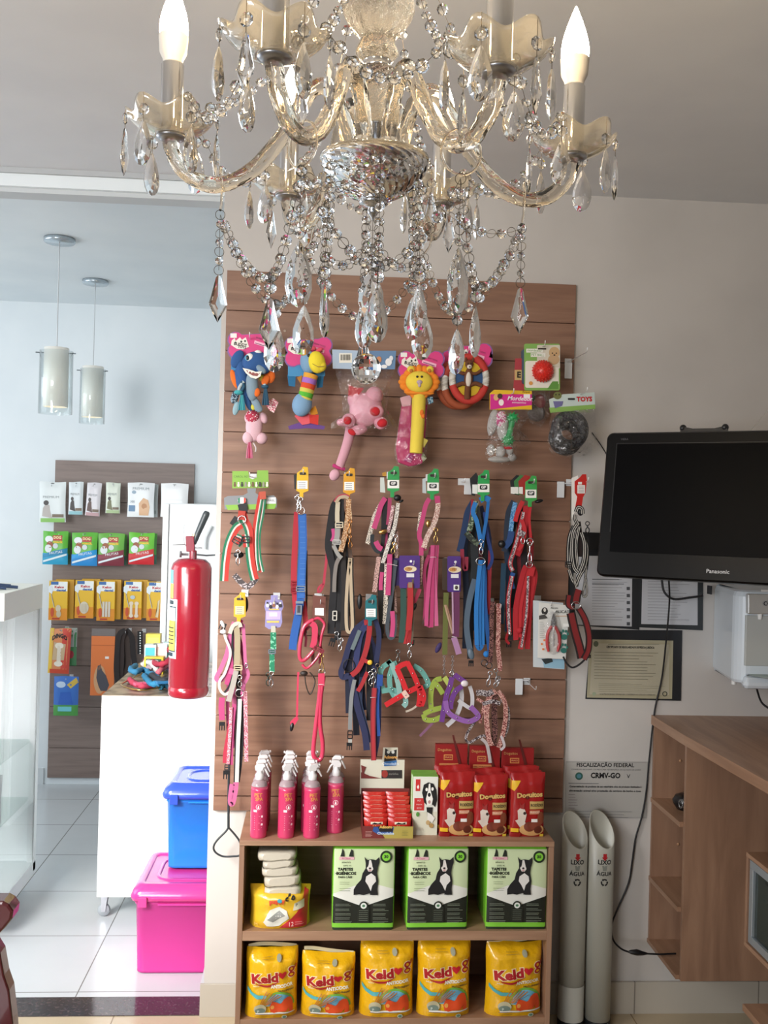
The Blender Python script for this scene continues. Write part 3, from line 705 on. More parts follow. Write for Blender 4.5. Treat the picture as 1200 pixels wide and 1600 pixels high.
def wire_ring(mb, c, R=.0062, ax=(0,1,0)): mb.ring(c, R, .00042, axis=ax, seg=14, sub=4)
WIREM = M('6b6257', .3, 1.)
for ai, deg in enumerate(ANG):
    a = math.radians(deg)
    arm = MB().m(GL); pts = spline([radial(a, r, z) for r, z in arm_prof], 5); n = len(pts)
    # twisted rope-glass section: 6-lobed
    t0 = None; rings = []; sd = Vector((-math.sin(a), math.cos(a), 0))
    for i, p in enumerate(pts):
        tg = (pts[min(i+1, n-1)]-pts[max(i-1, 0)]).normalized(); b2 = tg.cross(sd).normalized()
        rings.append([p + (sd*math.cos(f) + b2*math.sin(f))*.0098*(1+.10*math.cos(6*(f+i*.12))) for f in [2*PI*k/24 for k in range(24)]])
    arm.loft(rings); arm_o = arm.build('glass_arm', ch)
    MB().m(CHROME).lathe(radial(a, .034, 0), [(.001, zy(246)), (.0135, zy(246)), (.0135, zy(230)), (.011, zy(229)), (.001, zy(229))], 20).build('arm_socket', arm_o)
    c0 = radial(a, RC, ZCUP-.017); cups.append(c0)
    # scalloped drip cup, closed thin shell
    seg = 72; c2 = Vector((c0.x, c0.y, c0.z))
    def cup_ring(r, z, lob, dz): return [c2+Vector((r*(1+lob*math.cos(6*q))*math.cos(q+a), r*(1+lob*math.cos(6*q))*math.sin(q+a), z+dz*math.cos(6*q))) for q in [2*PI*k/seg for k in range(seg)]]
    prof = [(.009, 0, 0, 0), (.022, .001, .01, 0), (.038, .007, .03, .0005), (.049, .016, .06, .002), (.0545, .025, .08, .0045), (.0555, .029, .085, .006), (.054, .0295, .085, .006), (.0475, .0185, .06, .002), (.036, .0095, .03, .0005), (.021, .0035, .01, 0), (.009, .003, 0, 0)]
    MB().m(TGC).loft([cup_ring(*p_) for p_ in prof], cap=False, loop=True).build('drip_cup', ch)
    cd = MB().m(STEEL); cd.lathe(c2, [(.001, -.006), (.012, -.006), (.019, -.002), (.019, 0), (.001, 0)], 20); cd.build('cup_collar', ch)
    sl = MB().m(CHROME); sl.lathe(c2, [(.0145, .003), (.0145, .092), (.0135, .094), (.001, .094)], 24); slo = sl.build('candle_sleeve', ch)
    bs = MB().m(BASEM); rb = []
    for r, z in ((.012, .092), (.013, .099), (.017, .108), (.0185, .128), (.0185, .13)):
        rb.append([c2+Vector((r*(1+(.03 if (k % 2) and z > .1 else 0))*math.cos(2*PI*k/48), r*(1+(.03 if (k % 2) and z > .1 else 0))*math.sin(2*PI*k/48), z)) for k in range(48)])
    bs.loft(rb); bs.build('bulb_base', slo)
    bl = MB().m(BULB); bl.lathe(c2, interp([(.0178, .130), (.0185, .14), (.0165, .155), (.0115, .172), (.006, .187), (.002, .197), (.0005, .2)], 3), 20); bl.build('flame_bulb', slo)
    # drops round the cup
    for k in range(6):
        q = a + math.radians(60*k + (5 if ai % 2 else 0)); e = c2+Vector((.0585*math.cos(q), .0585*math.sin(q), .031))
        mb = MB().m(GLC); off = .012+.006*((k*7+ai) % 3)
        octo(mb, e+Vector((0, 0, -off)), .0078, .004, ax=(math.cos(q)*.8, math.sin(q), 0))
        drop_mesh(mb, e+Vector((0, 0, -off-.012)), .058 if k % 3 else .062, .027 if k % 3 else .021, 'tear' if k % 3 else 'rhomb', ry=q+PI/2+.3*((k+ai) % 3-1), th=.4)
        mb.m(WIREM).tube([e+Vector((0,0,.004)), e+Vector((0,0,-off-.014))], .0004, 4)
        mb.build('cup_crystal', ch)
def chain(p0, p1, sag, n, big=.0066, rings=True, name='bead_chain', par=None, skew=0):
    p0 = Vector(p0); p1 = Vector(p1); mb = MB().m(GLC); mb2 = MB(); P = []
    for i in range(n+1):
        t = i/n; P.append(p0.lerp(p1, t) + Vector((0, 0, -sag*4*t*(1-t)*(1+skew*(t-.5)))))
    d = p1-p0
    for i in range(n+1):
        if i % 2 or not rings: mb.m(GLC); octo(mb, P[i], big*(.9+.25*((i*3) % 2)), big*.55, ax=(.3*math.sin(i*2.1), 1, .4*math.cos(i*1.7)))
    mb.m(WIREM)
    for i in range(n+1):
        if i % 2 == 0 and rings: wire_ring(mb, P[i], .0062, ax=(.5*math.sin(i), 1, .3*math.cos(i*2.)))
    mb.tube(P, .00035, 4)
    return mb.build(name, par or ch)
# chains from the crown to the cups and swags from cup to cup
for i in range(6):
    a = math.radians(ANG[i]); c = cups[i]
    chain(radial(a, .052, zy(-90)), c+Vector((-.05*math.cos(a), -.05*math.sin(a), .038)), .055, 15, .0068, False)
    a2 = math.radians(ANG[(i+1) % 6]); c3 = cups[(i+1) % 6]; d = (c3-c).normalized()
    chain(c+d*.053+Vector((0, 0, .034)), c3-d*.053+Vector((0, 0, .034)), .05, 9, .007, False)
# arm hooks with their strands and long drops
hooks = []
for i, deg in enumerate(ANG):
    a = math.radians(deg); tr = radial(a, .198, zy(300)); side = Vector((-math.sin(a), math.cos(a), 0)); rd = Vector((math.cos(a), math.sin(a), 0))
    mb = MB().m(GL)
    if i in (4, 5): mb.tube([tr+Vector((0,0,.006))+(rd*.3+side*.95).normalized()*.0235*math.sin(2*PI*k/20)*1.0+Vector((0,0,-.012-.026*math.cos(2*PI*k/20)+.0)) for k in range(20)], .0016, 6, loop=True)
    else: mb.tube([tr+side*.011+Vector((0,0,.012)), tr+side*.006+Vector((0,0,.024)), tr-side*.004+Vector((0,0,.024)), tr-side*.012+Vector((0,0,.008)), tr-side*.008+Vector((0,0,-.02)), tr+Vector((0,0,-.03))], .0017, 6)
    mb.build('glass_hook', ch)
    h = tr+Vector((0,0,-.036)); hooks.append(h)
    n = 6 if i in (0, 3) else 5
    chain(h, h+Vector((0,0,-.072)), 0, n, .0048)
    mb = MB().m(GLC); kind = 'rhomb' if i in (0, 3) else 'tear'
    drop_mesh(mb, h+Vector((0,0,-.078)), .062 if kind == 'rhomb' else .075, .024 if kind == 'rhomb' else .033, kind, ry=.2*(i-2)); mb.build('hanging_crystal', ch)
for i in range(6):
    h0, h1 = hooks[i], hooks[(i+1) % 6]; mid = (h0+h1)/2; cen = Vector((CXc, CYc, 0)); low = mid.lerp(Vector((CXc, CYc, mid.z)), .12); low.z = h0.z-.098
    chain(h0, low, .022, 11, .0062, skew=.3); chain(h1, low, .022, 11, .0062, skew=.3)
    mb = MB().m(GLC); octo(mb, low+Vector((0,0,-.012)), .008, .005)
    drop_mesh(mb, low+Vector((0,0,-.024)), .064 if i != 2 else .07, .026 if i % 2 else .031, 'rhomb' if i in (3, 1) else 'tear', ry=.35*(i-2.5)); mb.m(WIREM).tube([low, low+Vector((0,0,-.026))], .0004, 4); mb.build('hanging_crystal', ch)
    # inner strands from the bowl rim
    am = math.radians(ANG[i]+31); b0 = radial(am, .064, zy(262)); b1 = Vector((b0.x+.006*math.cos(am), b0.y+.006*math.sin(am), zy(428)))
    chain(b0, b1, 0, 14, .006); mb = MB().m(GLC); octo(mb, b1+Vector((0,0,-.008)), .009, .0055)
    drop_mesh(mb, b1+Vector((0,0,-.018)), .060+.008*(i % 2), .026 if i % 2 else .023, 'tear' if i != 3 else 'rhomb', ry=.5*i); mb.build('hanging_crystal', ch)
    if i % 2 == 0: chain(b0, h0, .03, 11, .0062, skew=.2)
    if i % 2: chain(b1+Vector((0,0,.012)), Vector((CXc+.008*math.cos(am), CYc+.008*math.sin(am), zy(385))), .018, 7, .0058)
# centre: finial, rings, large drop, narrow drop and ball
pc = lambda y: Vector((CXc, CYc-.004, zy(y)))
mb = MB().m(WIREM)
for y in (353, 380, 394): wire_ring(mb, pc(y), .0066, ax=(.3, 1, 0))
mb.tube([pc(344), pc(425)], .0004, 4); mb.m(GLC); octo(mb, pc(404), .006, .004); octo(mb, pc(415), .006, .004, ax=(1, .5, 0)); mb.build('centre_chain', ch)
mb = MB().m(GLC); drop_mesh(mb, pc(422), .060, .034, 'tear', 0); mb.build('centre_crystal', ch)
pb = lambda y: Vector((CXc-.005, CYc-.03, zy(y)*1.0))
mb = MB().m(GLC); drop_mesh(mb, pb(490), .049, .016, 'tear', .4, .6); mb.build('centre_crystal', ch)
mb = MB().m(WIREM).tube([pb(494), pc(425)], .0004, 4); mb.build('centre_wire', ch)
mb = MB().m(GLC); R = .0192; cb_ = pb(581)
mb.ell(cb_, (R, R, R*1.04), seg=14, rings=9, flat=True); mb.m(WIREM).tube([pb(545), pb(560)], .001, 6); mb.build('crystal_ball', ch)
# ================================================================== PENDANTS OF THE LEFT ROOM
def pendant(cx, cy, D, ytop, ybot, label, wpx, gpx, gy0, gy1):
    c = at(cx, cy, D); z = ZCL; s = D/F; x = c.x
    t = thing('pendant_lamp', label, 'pendant lamp', (x, D, z), 'cylinder pendants over the white counter')
    MB().m(M('b9c4cb', .25, .7)).lathe((x, D, z-.022), [(.001, 0), (wpx*s/2-.004, 0), (wpx*s/2, .005), (wpx*s/2, .0215), (.001, .0215)], 32).build('ceiling_plate', t)
    z0, z1 = at(cx, ybot, D).z, at(cx, ytop, D).z; g0, g1 = at(cx, gy1, D).z, at(cx, gy0, D).z
    MB().m(M('c9cdd0', .4)).tube([(x, D, z-.022), (x, D, z1)], .0028, 6).build('cord', t)
    r = .0195*wpx/10; r = 18.5*s if gpx > 44 else 16*s
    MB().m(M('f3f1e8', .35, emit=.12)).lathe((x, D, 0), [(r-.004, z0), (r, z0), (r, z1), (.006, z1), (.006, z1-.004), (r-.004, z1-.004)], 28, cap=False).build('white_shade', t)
    R = gpx*s/2
    MB().m(thin_glass('pendant_glass', (.96, .98, .98, 1), 1.5, .03, 1.2)).lathe((x, D, 0), [(R-.003, g0), (R, g0), (R, g1), (R-.003, g1), (R-.003, g0)], 36, cap=False).build('glass_sleeve', t)
    mb = MB().m(M('5c6468', .3, .8)); zb = g1-.008*1
    mb.tube([(x-R-.02, D, zb), (x+R+.012, D, zb)], .003, 6); mb.build('cross_pin', t)
    MB().m(M('fff0d8', .4, emit=3.)).ell((x, D, z0+.05), (.02, .02, .035)).build('bulb', t)
pendant(93, 381, 4.80, 544, 636, 'nearer and larger white glass cylinder pendant of the left room', 47, 50, 549, 647)
pendant(149, 444, 5.67, 573, 652, 'farther white glass cylinder pendant, hanging nearer the front wall in view', 39, 38, 577, 662)
# ================================================================== HELPERS FOR HUNG GOODS (photo positions on a plane at their own depth)
class PArt(Art):
    """artwork whose coordinates are read off the photo on the plane y = D"""
    def __init__(s, D, org): Art.__init__(s, D/F, D/F); s.D = D; s.org = Vector((org[0], D, org[2])); s.k = D/F
    def P(s, u, v): p = at(u, v, s.D); return (p.x-s.org.x, p.z-s.org.z)
    def text(s, t, u, v, size, col, w=None, **k): return Art.text(s, t, u, v, size*s.k, col, w=(w if w else None), **k)
    def line(s, u0, v0, u1, v1, wd, col): return Art.line(s, u0, v0, u1, v1, wd*s.k, col)
    def finish(s, name, parent, **k): return s.build(name, parent, s.org, **k)
def pe(mb, cx, cy, rx, ry, D, rd=None, rot=0, seg=16, rings=11, flat=False):
    mb.mark()
    k = D/F; m = Matrix.Rotation(math.radians(rot), 3, 'Y'); return mb.ell(at(cx, cy, D), (rx*k, (rd if rd else min(rx, ry))*k, ry*k), rot=m, seg=seg, rings=rings, flat=flat)
def pcard(mb, pts, D, th=.0008): mb.mark(); return mb.prism([at(x, y, D) for x, y in pts], (0, th, 0))
def circ(cx, cy, rx, ry, n=20, a0=0): return [(cx+rx*math.cos(a0+2*PI*i/n), cy+ry*math.sin(a0+2*PI*i/n)) for i in range(n)]
def rrect(x0, y0, x1, y1, r, n=4):
    out = []
    for cx_, cy_, a0 in ((x1-r, y0+r, -90), (x1-r, y1-r, 0), (x0+r, y1-r, 90), (x0+r, y0+r, 180)):
        for i in range(n+1): a_ = math.radians(a0+90*i/n); out.append((cx_+r*math.cos(a_), cy_+r*math.sin(a_)))
    return out
def bone_pts(x0, y0, x1, y1, r):
    out = []
    for cx_, cy_, a0 in ((x1-r, y0+r, -130), (x1-r, y1-r, -40), (x0+r, y1-r, 50), (x0+r, y0+r, 140)):
        for i in range(7): a_ = math.radians(a0+30*i); out.append((cx_+r*math.cos(a_), cy_+r*math.sin(a_)))
    return out
HOOKG = 'wire hooks on the large slatted panel'
def hook(tx, ty, label, Dt=3.262, plate=None, ang=0, base=3.4518):
    """wire peg from the slat out to its upturned tip"""
    tip = at(tx, ty, Dt); z = tip.z-.014; b = Vector((tip.x, base-.0005, z+.004))
    t = thing('wire_hook', label, 'hook', b, HOOKG)
    mb = MB().m(WIRE); mb.tube([b, Vector((tip.x, Dt+.012, z)), Vector((tip.x, Dt+.003, z+.002)), Vector((tip.x, Dt, z+.009)), tip], .0016, 8); mb.build('peg', t)
    MB().m(M('d9dcdf', .4)).box((b.x-.012, base-.003, b.z-.012), (b.x+.012, base-.0002, b.z+.012)).build('mount', t, bevel=.001)
    if plate:
        p = at(plate[0], plate[1], base-.02); o = MB().m(M('dfe2e6', .35)); o.box((p.x-.013, base-.022, p.z-.028), (p.x+.013, base-.0195, p.z+.028)); o.box((p.x-.01, base-.02, p.z+.02), (b.x+.004, base-.0045, p.z+.024)); o.build('price_plate', t, bevel=.002)
    return t
PINK = 'e0338a'; CARDP = M('d5347f', .5); CARDB = M('2f86b8', .5); PURP = M('7d5a9c', .5)
def bone_header(t, x0, y0, x1, y1, D, tip, tab=None, logo=True):
    """pink bone-shaped card with an oval logo and a line of type"""
    mb = MB().m(PURP); pcard(mb, bone_pts(x0-2, y0-1, x1+2, y1+2, 13), D+.0012, .0006); mb.m(CARDP); pcard(mb, bone_pts(x0, y0, x1, y1, 12), D); h = mb.build('header_card', t)
    if tab: mb = MB().m(CARDB); pcard(mb, rrect(*tab, 2), D+.003, .0006); mb.build('backing_card', t)
    if logo:
        a = PArt(D, at(x0, y0, D)); cx_, cy_ = x0+19, y0+17
        a.poly([(cx_-14, cy_-4), (cx_-9, cy_-8), (cx_-8, cy_-3), (cx_-1, cy_-9), (cx_+2, cy_-5), (cx_+8, cy_-9), (cx_+11, cy_-1), (cx_+13, cy_+6), (cx_+4, cy_+10), (cx_-6, cy_+9), (cx_-15, cy_+3)], 'e9e6dc')
        a.ell(cx_-8, cy_-1, 1.3, 1.3, '141418').ell(cx_+1, cy_-2, 1.6, 1.8, '2a2a2a').ell(cx_+7, cy_-3, 1.5, 1.7, '2a2a2a')
        a.text('BUDDY', cx_, cy_+2.5, 6.0, '26201f', rot=-.1, bold=.03).text('TOYS', cx_+2, cy_+6.6, 5.2, '26201f', rot=-.1, bold=.03)
        a.rect(x0+3, y0+2, x0+13, y0+9, 'ece9e6')
        a.text('BUDDY TOYS', x1-20, y0+12, 3.6, '5a2440', rot=-.28); a.poly([(x1-33, y0+13), (x1-11, y0+20), (x1-12, y0+25), (x1-34, y0+18)], 'efb3cd'); a.line(x1-32, y0+17, x1-14, y0+23, 1, '3a2030')
        a.finish('header_print', h)
    return h
def twine(mb, x, y, D, L, m1, m2, r=3.2):
    """fanned tassel end"""
    k = D/F
    for i in range(9):
        f = (i-4)/4.; mb.m(m1 if i % 2 else m2); mb.tube(px([(x+f*1.2, y), (x+f*3.4, y+L*.5), (x+f*4.6, y+L)], D-.004*abs(math.cos(i*2)), 3), .9*k*1.3, 5)
TD = 3.30
# ---- 1 shark
hook(390, 519, 'white wire hook holding the blue shark toy')
t = thing('plush_shark', 'blue plush shark toy with open toothy mouth and rope arms on a pink bone card', 'dog toy', at(392, 521, TD))
bone_header(t, 357, 519, 431, 559, TD+.012, None, (361, 545, 428, 582))
SB = PLUSH('31588f'); SG = PLUSH('8297a6'); ORG = PLUSH('e8702a')
mb = MB().m(SB); pe(mb, 400, 566, 22, 17, TD-.01, 14, rot=-8); pe(mb, 378, 585, 9, 26, TD, 8, rot=-8); pe(mb, 371, 561, 9, 15, TD-.004, 5, rot=25); pe(mb, 410, 576, 12, 9, TD-.018, 10); pe(mb, 378, 600, 9, 26, TD, 7, rot=-18); pe(mb, 386, 625, 5, 18, TD, 5, rot=-22)
mb.build('shark_head', t)
mb = MB().m(SG); pe(mb, 394, 603, 10, 24, TD-.014, 9, rot=-4); pe(mb, 400, 630, 6, 14, TD-.01, 4, rot=-32); pe(mb, 408, 577, 9, 5, TD-.034, 4, rot=38); pe(mb, 403, 637, 6, 8, TD-.01, 3, rot=-50); mb.build('grey_belly', t)
a = PArt(TD-.046, at(395, 580, TD-.046)); a.poly([(379, 575), (389, 577), (400, 581), (409, 580), (407, 588), (400, 592), (392, 590), (384, 583)], 'e6e4dc'); a.poly([(384, 578), (392, 581), (400, 583), (406, 583), (402, 588), (395, 587), (388, 583)], '8a3f3c')
for k in range(4): a.poly([(387+5*k, 579.5+k*.8), (390+5*k, 580+k*.8), (388.5+5*k, 583+k*.6)], 'f0eee6')
a.finish('mouth', t)
mb = MB().m(M('eeeeea', .4)); pe(mb, 390, 559, 6.5, 7, TD-.03, 4); pe(mb, 403, 552, 6, 5, TD-.02, 3.5); mb.build('eye', t)
mb = MB().m(M('20242c', .3)); pe(mb, 386.5, 559, 2.6, 3.4, TD-.0385, 1.5); mb.m(M('4f9ab5', .4)); pe(mb, 386, 559, 3.6, 4.4, TD-.0372, 1.5); mb.build('pupil', t)
mb = MB().m(ORG); pe(mb, 366, 592, 5, 15, TD, 3.5, rot=-18); pe(mb, 421, 588, 9, 11, TD, 5); pe(mb, 420, 575, 3, 12, TD, 3); pe(mb, 401, 613, 6, 7, TD-.022, 4); pe(mb, 415, 594, 6, 9, TD-.01, 4, rot=25); mb.build('orange_fin', t)
RW = FAB('c6d6dc'); RT = FAB('46b3ba'); RB2 = FAB('2b5d7a')
mb = MB()
for (p_, c_) in (([(381, 596), (375, 604), (373, 611)], RW), ([(377, 596), (381, 604), (376, 612)], RB2), ([(413, 600), (414, 603)], RW)): mb.m(c_).tube(px(p_, TD-.024, 4), .0055, 8)
mb.m(RT); pe(mb, 373, 613, 7, 4, TD-.022, 5); twine(mb, 378, 617, TD-.02, 24, RT, FAB('3793a5'), 4); mb.m(RB2); pe(mb, 414, 604, 6, 3.5, TD-.022, 4); twine(mb, 415, 607, TD-.02, 26, RB2, FAB('25506b')); mb.build('rope_arm', t)
mb = MB().m(M('20313f', .9, cells=('8fa3b0', 300, .55))); pe(mb, 367, 620, 6, 11, TD, 3, rot=15); mb.m(FAB('9fc1cc')); pe(mb, 369, 638, 5, 11, TD, 3, rot=12); mb.m(PLUSH('c9c04a')); pe(mb, 396, 636, 4, 5, TD-.008, 3); pe(mb, 409, 590, 5, 6, TD, 4); mb.build('fabric_patch', t)
GING = M('c4526a', .9, cells=('ecd3d4', 420, .5)); mb = MB().m(GING); pcard(mb, [(414, 631), (427, 622), (435, 629), (428, 645), (421, 641)], TD+.004, .002); mb.build('checked_tail', t)
# bone plush behind
t = thing('plush_bone', 'pale pink plush bone toy with spotted top and rope end hanging below the shark', 'dog toy', at(392, 640, TD+.05))
mb = MB().m(PLUSH('dbb3bd')); D_ = TD+.045; pe(mb, 397, 666, 13, 24, D_, 8); pe(mb, 388, 684, 9, 10, D_, 8); pe(mb, 409, 685, 9, 9, D_, 8, rot=25); pe(mb, 412, 653, 6, 9, D_, 6, rot=-20); pe(mb, 389, 653, 7, 9, D_, 6); mb.build('bone_body', t)
mb = MB().m(M('bb3d55', .9, spots=('f2e9e9', 160, .32))); pe(mb, 394, 650, 10.5, 10, D_-.012, 6); mb.build('spotted_patch', t)
mb = MB(); twine(mb, 390, 690, D_-.005, 26, FAB('c03a62'), FAB('d87c98')); mb.m(FAB('e7dadb')); mb.tube(px([(396, 692), (400, 700), (399, 706)], D_, 3), .003, 6); mb.build('rope_tassel', t)
mb = MB().m(M('cfcfcf', .5)); mb.tube([at(392, 520, 3.36), at(394, 640, D_)], .0006, 5); mb.build('hanging_loop', t)
# ---- 2 bird
hook(482, 528, 'white wire hook holding the striped bird toy')
t = thing('plush_bird', 'plush bird toy with big yellow beak, rainbow striped neck and blue body', 'dog toy', at(483, 529, TD))
bone_header(t, 446, 527, 518, 572, TD+.014, None, (450, 554, 508, 588))
mb = MB().m(PLUSH('7fa3c4')); pe(mb, 482, 566, 13, 19, TD-.012, 12, rot=-8); pe(mb, 472, 632, 15.5, 19, TD-.012, 13, rot=12); mb.build('bird_body', t)
mb = MB().m(PLUSH('f0d93a')); pe(mb, 495, 566, 13.5, 17.5, TD-.03, 12, rot=-12); pe(mb, 502, 572, 8, 9, TD-.034, 8); mb.build('beak', t)
a = PArt(TD-.054, at(495, 572, TD-.054)); a.poly([(488, 568), (497, 572.5), (507, 571.5), (507, 572.6), (497, 573.8), (488, 569)], '9a7a1a'); a.finish('beak_seam', t)
mb = MB().m(M('1c2733', .3)); pe(mb, 482, 555, 2.4, 2.8, TD-.036, 2); mb.build('eye', t)
mb = MB(); nk = [(486, 585, 'e2a33e'), (484, 592, 'a56fc4'), (482, 600, 'd9502f'), (480, 608, 'd4c65a'), (478.5, 614, '59b53c'), (477, 621, 'd4c65a'), (475.5, 626, 'd4c65a')]
for i in range(6): mb.m(PLUSH(nk[i][2])); k = TD/F; mb.tube([at(nk[i][0], nk[i][1], TD-.012), at(nk[i+1][0], nk[i+1][1], TD-.012)], [11.6*k, 11.0*k], 18)
mb.build('striped_neck', t)
mb = MB().m(PLUSH('e05468'))
for x, y, r_ in ((467, 546, 20), (478, 545, -10), (488, 544, 5), (499, 547, -30)): pe(mb, x, y, 6, 3.4, TD, 3, rot=r_)
mb.build('crest', t)
mb = MB().m(PLUSH('e0606a')); pcard(mb, [(460, 650), (472, 642), (486, 648), (484, 662), (472, 664)], TD+.004, .004); mb.m(PLUSH('cc3a32')); pcard(mb, [(483, 648), (498, 648), (497, 664), (484, 661)], TD+.003, .004)
mb.m(PLUSH('d9902f')); pcard(mb, [(484, 640), (493, 634), (497, 646), (486, 650)], TD+.005, .004); mb.m(PLUSH('6a4a8c')); pcard(mb, [(450, 666), (468, 660), (486, 661), (508, 666), (506, 671), (480, 669), (452, 671)], TD+.01, .004)
mb.m(PLUSH('b57a34')); pcard(mb, [(464, 590), (472, 586), (470, 600)], TD, .004); mb.m(PLUSH('2d6f9a')); pcard(mb, [(449, 586), (462, 587), (461, 604), (451, 603)], TD+.018, .004); pcard(mb, [(495, 586), (506, 586), (504, 605), (495, 606)], TD+.018, .004); mb.build('fabric_feet', t)
# ---- film bag helper
def film_bag(parent, outline, D, bulge, mat=None, name='clear_bag'):
    xs = [p[0] for p in outline]; ys = [p[1] for p in outline]; cx_ = sum(xs)/len(xs); cy_ = sum(ys)/len(ys); mb = MB().m(mat or FILM); rings = []
    n = len(outline)
    rnd = random.Random(int(cx_*7+cy_))
    prev = None
    for j in range(7):
        f = j/6; ring = []
        for i, (x, y) in enumerate(outline):
            b = -bulge*math.sin(f*PI/2)**.8 + rnd.uniform(-.002, .002)
            ring.append(at(cx_+(x-cx_)*(1-f*.97), cy_+(y-cy_)*(1-f*.97), D+b))
        rings.append(ring)
    mb.loft(rings, cap=False)
    return mb.build(name, parent)
# ---- 3 pink plush in bag
t = thing('bagged_plush', 'pink plush toy with red paw pads in a clear bag under a blue header', 'dog toy', at(570, 547, TD))
hook(571, 545, 'white wire hook behind the crystal ball holding the bagged pink toy')
mb = MB().m(M('a9bdd3', .5)); pcard(mb, [(519, 546), (566, 548), (566, 577), (520, 576)], TD, .001); mb.m(M('5f83ab', .5)); pcard(mb, [(566, 548), (619, 548), (617, 577), (566, 577)], TD, .001); hd = mb.build('header_card', t)
a = PArt(TD, at(545, 560, TD)); a.rect(530, 552, 550, 567, 'e8e6da')
for k in range(9): a.line(533+k*1.7, 554, 533+k*1.7, 563, .8 if k % 3 else 1.2, '3a3a38')
a.ell(592, 562, 4, 5, 'c98455').ell(607, 566, 5, 6, 'e9ebee').ell(600, 573, 5, 3, 'e9ebee').ell(611, 560, 3, 4, 'dfe4ea'); a.finish('header_print', hd)
PKP = PLUSH('e8a6b8'); RDP = PLUSH('c2252f')
mb = MB().m(PKP); pe(mb, 572, 640, 26, 27, TD+.02, 20, rot=15); pe(mb, 556, 624, 13, 16, TD+.018, 12); pe(mb, 585, 618, 14, 14, TD+.01, 14); pe(mb, 587, 643, 13, 12, TD-.008, 10); pe(mb, 545, 657, 11, 11, TD-.0, 9); pe(mb, 595, 661, 11, 10, TD-.004, 9); pe(mb, 560, 672, 14, 8, TD+.01, 9, rot=-12); pe(mb, 533, 660, 7, 6, TD+.01, 5); mb.build('plush_body', t)
mb = MB().m(RDP); pe(mb, 586, 643, 8, 7.5, TD-.024, 5); pe(mb, 543, 657, 6.5, 6.5, TD-.017, 4, rot=-20); pe(mb, 597, 661, 8, 6.5, TD-.021, 5, rot=-15); pe(mb, 550, 675, 7, 5, TD-.0, 4, rot=30)
pcard(mb, [(544, 618), (545, 601), (556, 606), (569, 606), (560, 618), (551, 620)], TD-.004, .01); mb.build('red_paw_pad', t)
film_bag(t, [(523, 577), (570, 578), (617, 578), (610, 600), (604, 640), (612, 650), (625, 672), (612, 676), (598, 672), (570, 680), (545, 676), (530, 665), (517, 672), (517, 662), (534, 648), (535, 625)], TD, .035)
t = thing('plush_leg_toy', 'long pale pink plush leg with dark pink band hanging below the bagged toy', 'dog toy', at(545, 660, TD+.05)); D_ = TD+.045
mb = MB().m(PLUSH('cf9aa8')); k = D_/F; mb.tube(px([(549, 655), (546, 680), (539, 705), (532, 725), (530, 733)], D_, 4), [8.5*k*(1-.012*i) for i in range(17)], 14); mb.m(PLUSH('d3a3b0')); pe(mb, 523, 742, 8, 9.5, D_, 7, rot=30); mb.build('plush_leg', t)
mb = MB().m(PLUSH('b5346e')); mb.tube([at(521, 727, D_-.002), at(529, 731, D_-.012), at(538, 733, D_-.002)], .0065, 8); mb.build('ankle_band', t)
# ---- 4 lion
hook(657, 546, 'white wire hook holding the yellow lion toy')
t = thing('plush_lion', 'yellow plush lion toy with orange mane and long stick body on a pink bone card', 'dog toy', at(657, 548, TD))
bone_header(t, 623, 549, 693, 590, TD+.014, None)
mb = MB().m(PLUSH('ec8a2b'))
for i in range(16):
    a_ = 2*PI*i/16; pe(mb, 655+25*math.cos(a_), 597+20*math.sin(a_), 8, 5.5, TD-.006, 4.5, rot=-math.degrees(a_)+90*0, seg=10, rings=7)
pe(mb, 655, 614, 24, 3.5, TD-.016, 4); mb.build('mane', t)
YL = PLUSH('ecd049'); mb = MB().m(YL); pe(mb, 655, 597, 21.5, 17.5, TD-.016, 12); pe(mb, 642, 577, 6, 5.5, TD-.012, 4); pe(mb, 672, 577, 6, 5.5, TD-.012, 4); mb.build('lion_face', t)
mb = MB().m(PLUSH('bf7a33')); pe(mb, 642.5, 579, 3, 3, TD-.0185, 2); pe(mb, 671, 579, 3, 3, TD-.0185, 2); mb.build('inner_ear', t)
mb = MB().m(M('17130f', .3)); pe(mb, 652, 588.5, 2, 1.8, TD-.0415, 1.5); pe(mb, 659, 588.5, 2, 1.8, TD-.0415, 1.5); mb.build('eye', t)
mb = MB().m(PLUSH('b9a3ae')); pe(mb, 655.5, 597, 4.6, 3.4, TD-.041, 2.4); pe(mb, 655.5, 601, 2.6, 4, TD-.041, 2); mb.build('nose', t)
mb = MB().m(PLUSH('e6cd4d')); k = TD/F; mb.tube([at(655, 612, TD), at(653, 660, TD), at(650, 708, TD)], [11*k, 10.5*k, 10*k], 20); mb.build('stick_body', t)
mb = MB().m(PLUSH('e0762a')); pe(mb, 659, 645, 3.2, 5, TD-.0215, 2); pe(mb, 661, 650, 3, 4, TD-.021, 2); mb.m(PLUSH('c7b85a')); pcard(mb, [(660, 683), (669, 688), (662, 700)], TD-.002, .001); mb.m(M('2d5d78', .9, cells=('9bb6c4', 350, .6))); pcard(mb, [(667, 620), (676, 620), (677, 629), (670, 632)], TD+.004, .002); mb.build('cloth_tag', t)
t = thing('bagged_squeaker', 'dark pink stick toy in a clear bag hanging behind the lion toy', 'dog toy', at(640, 600, TD+.04)); D_ = TD+.05
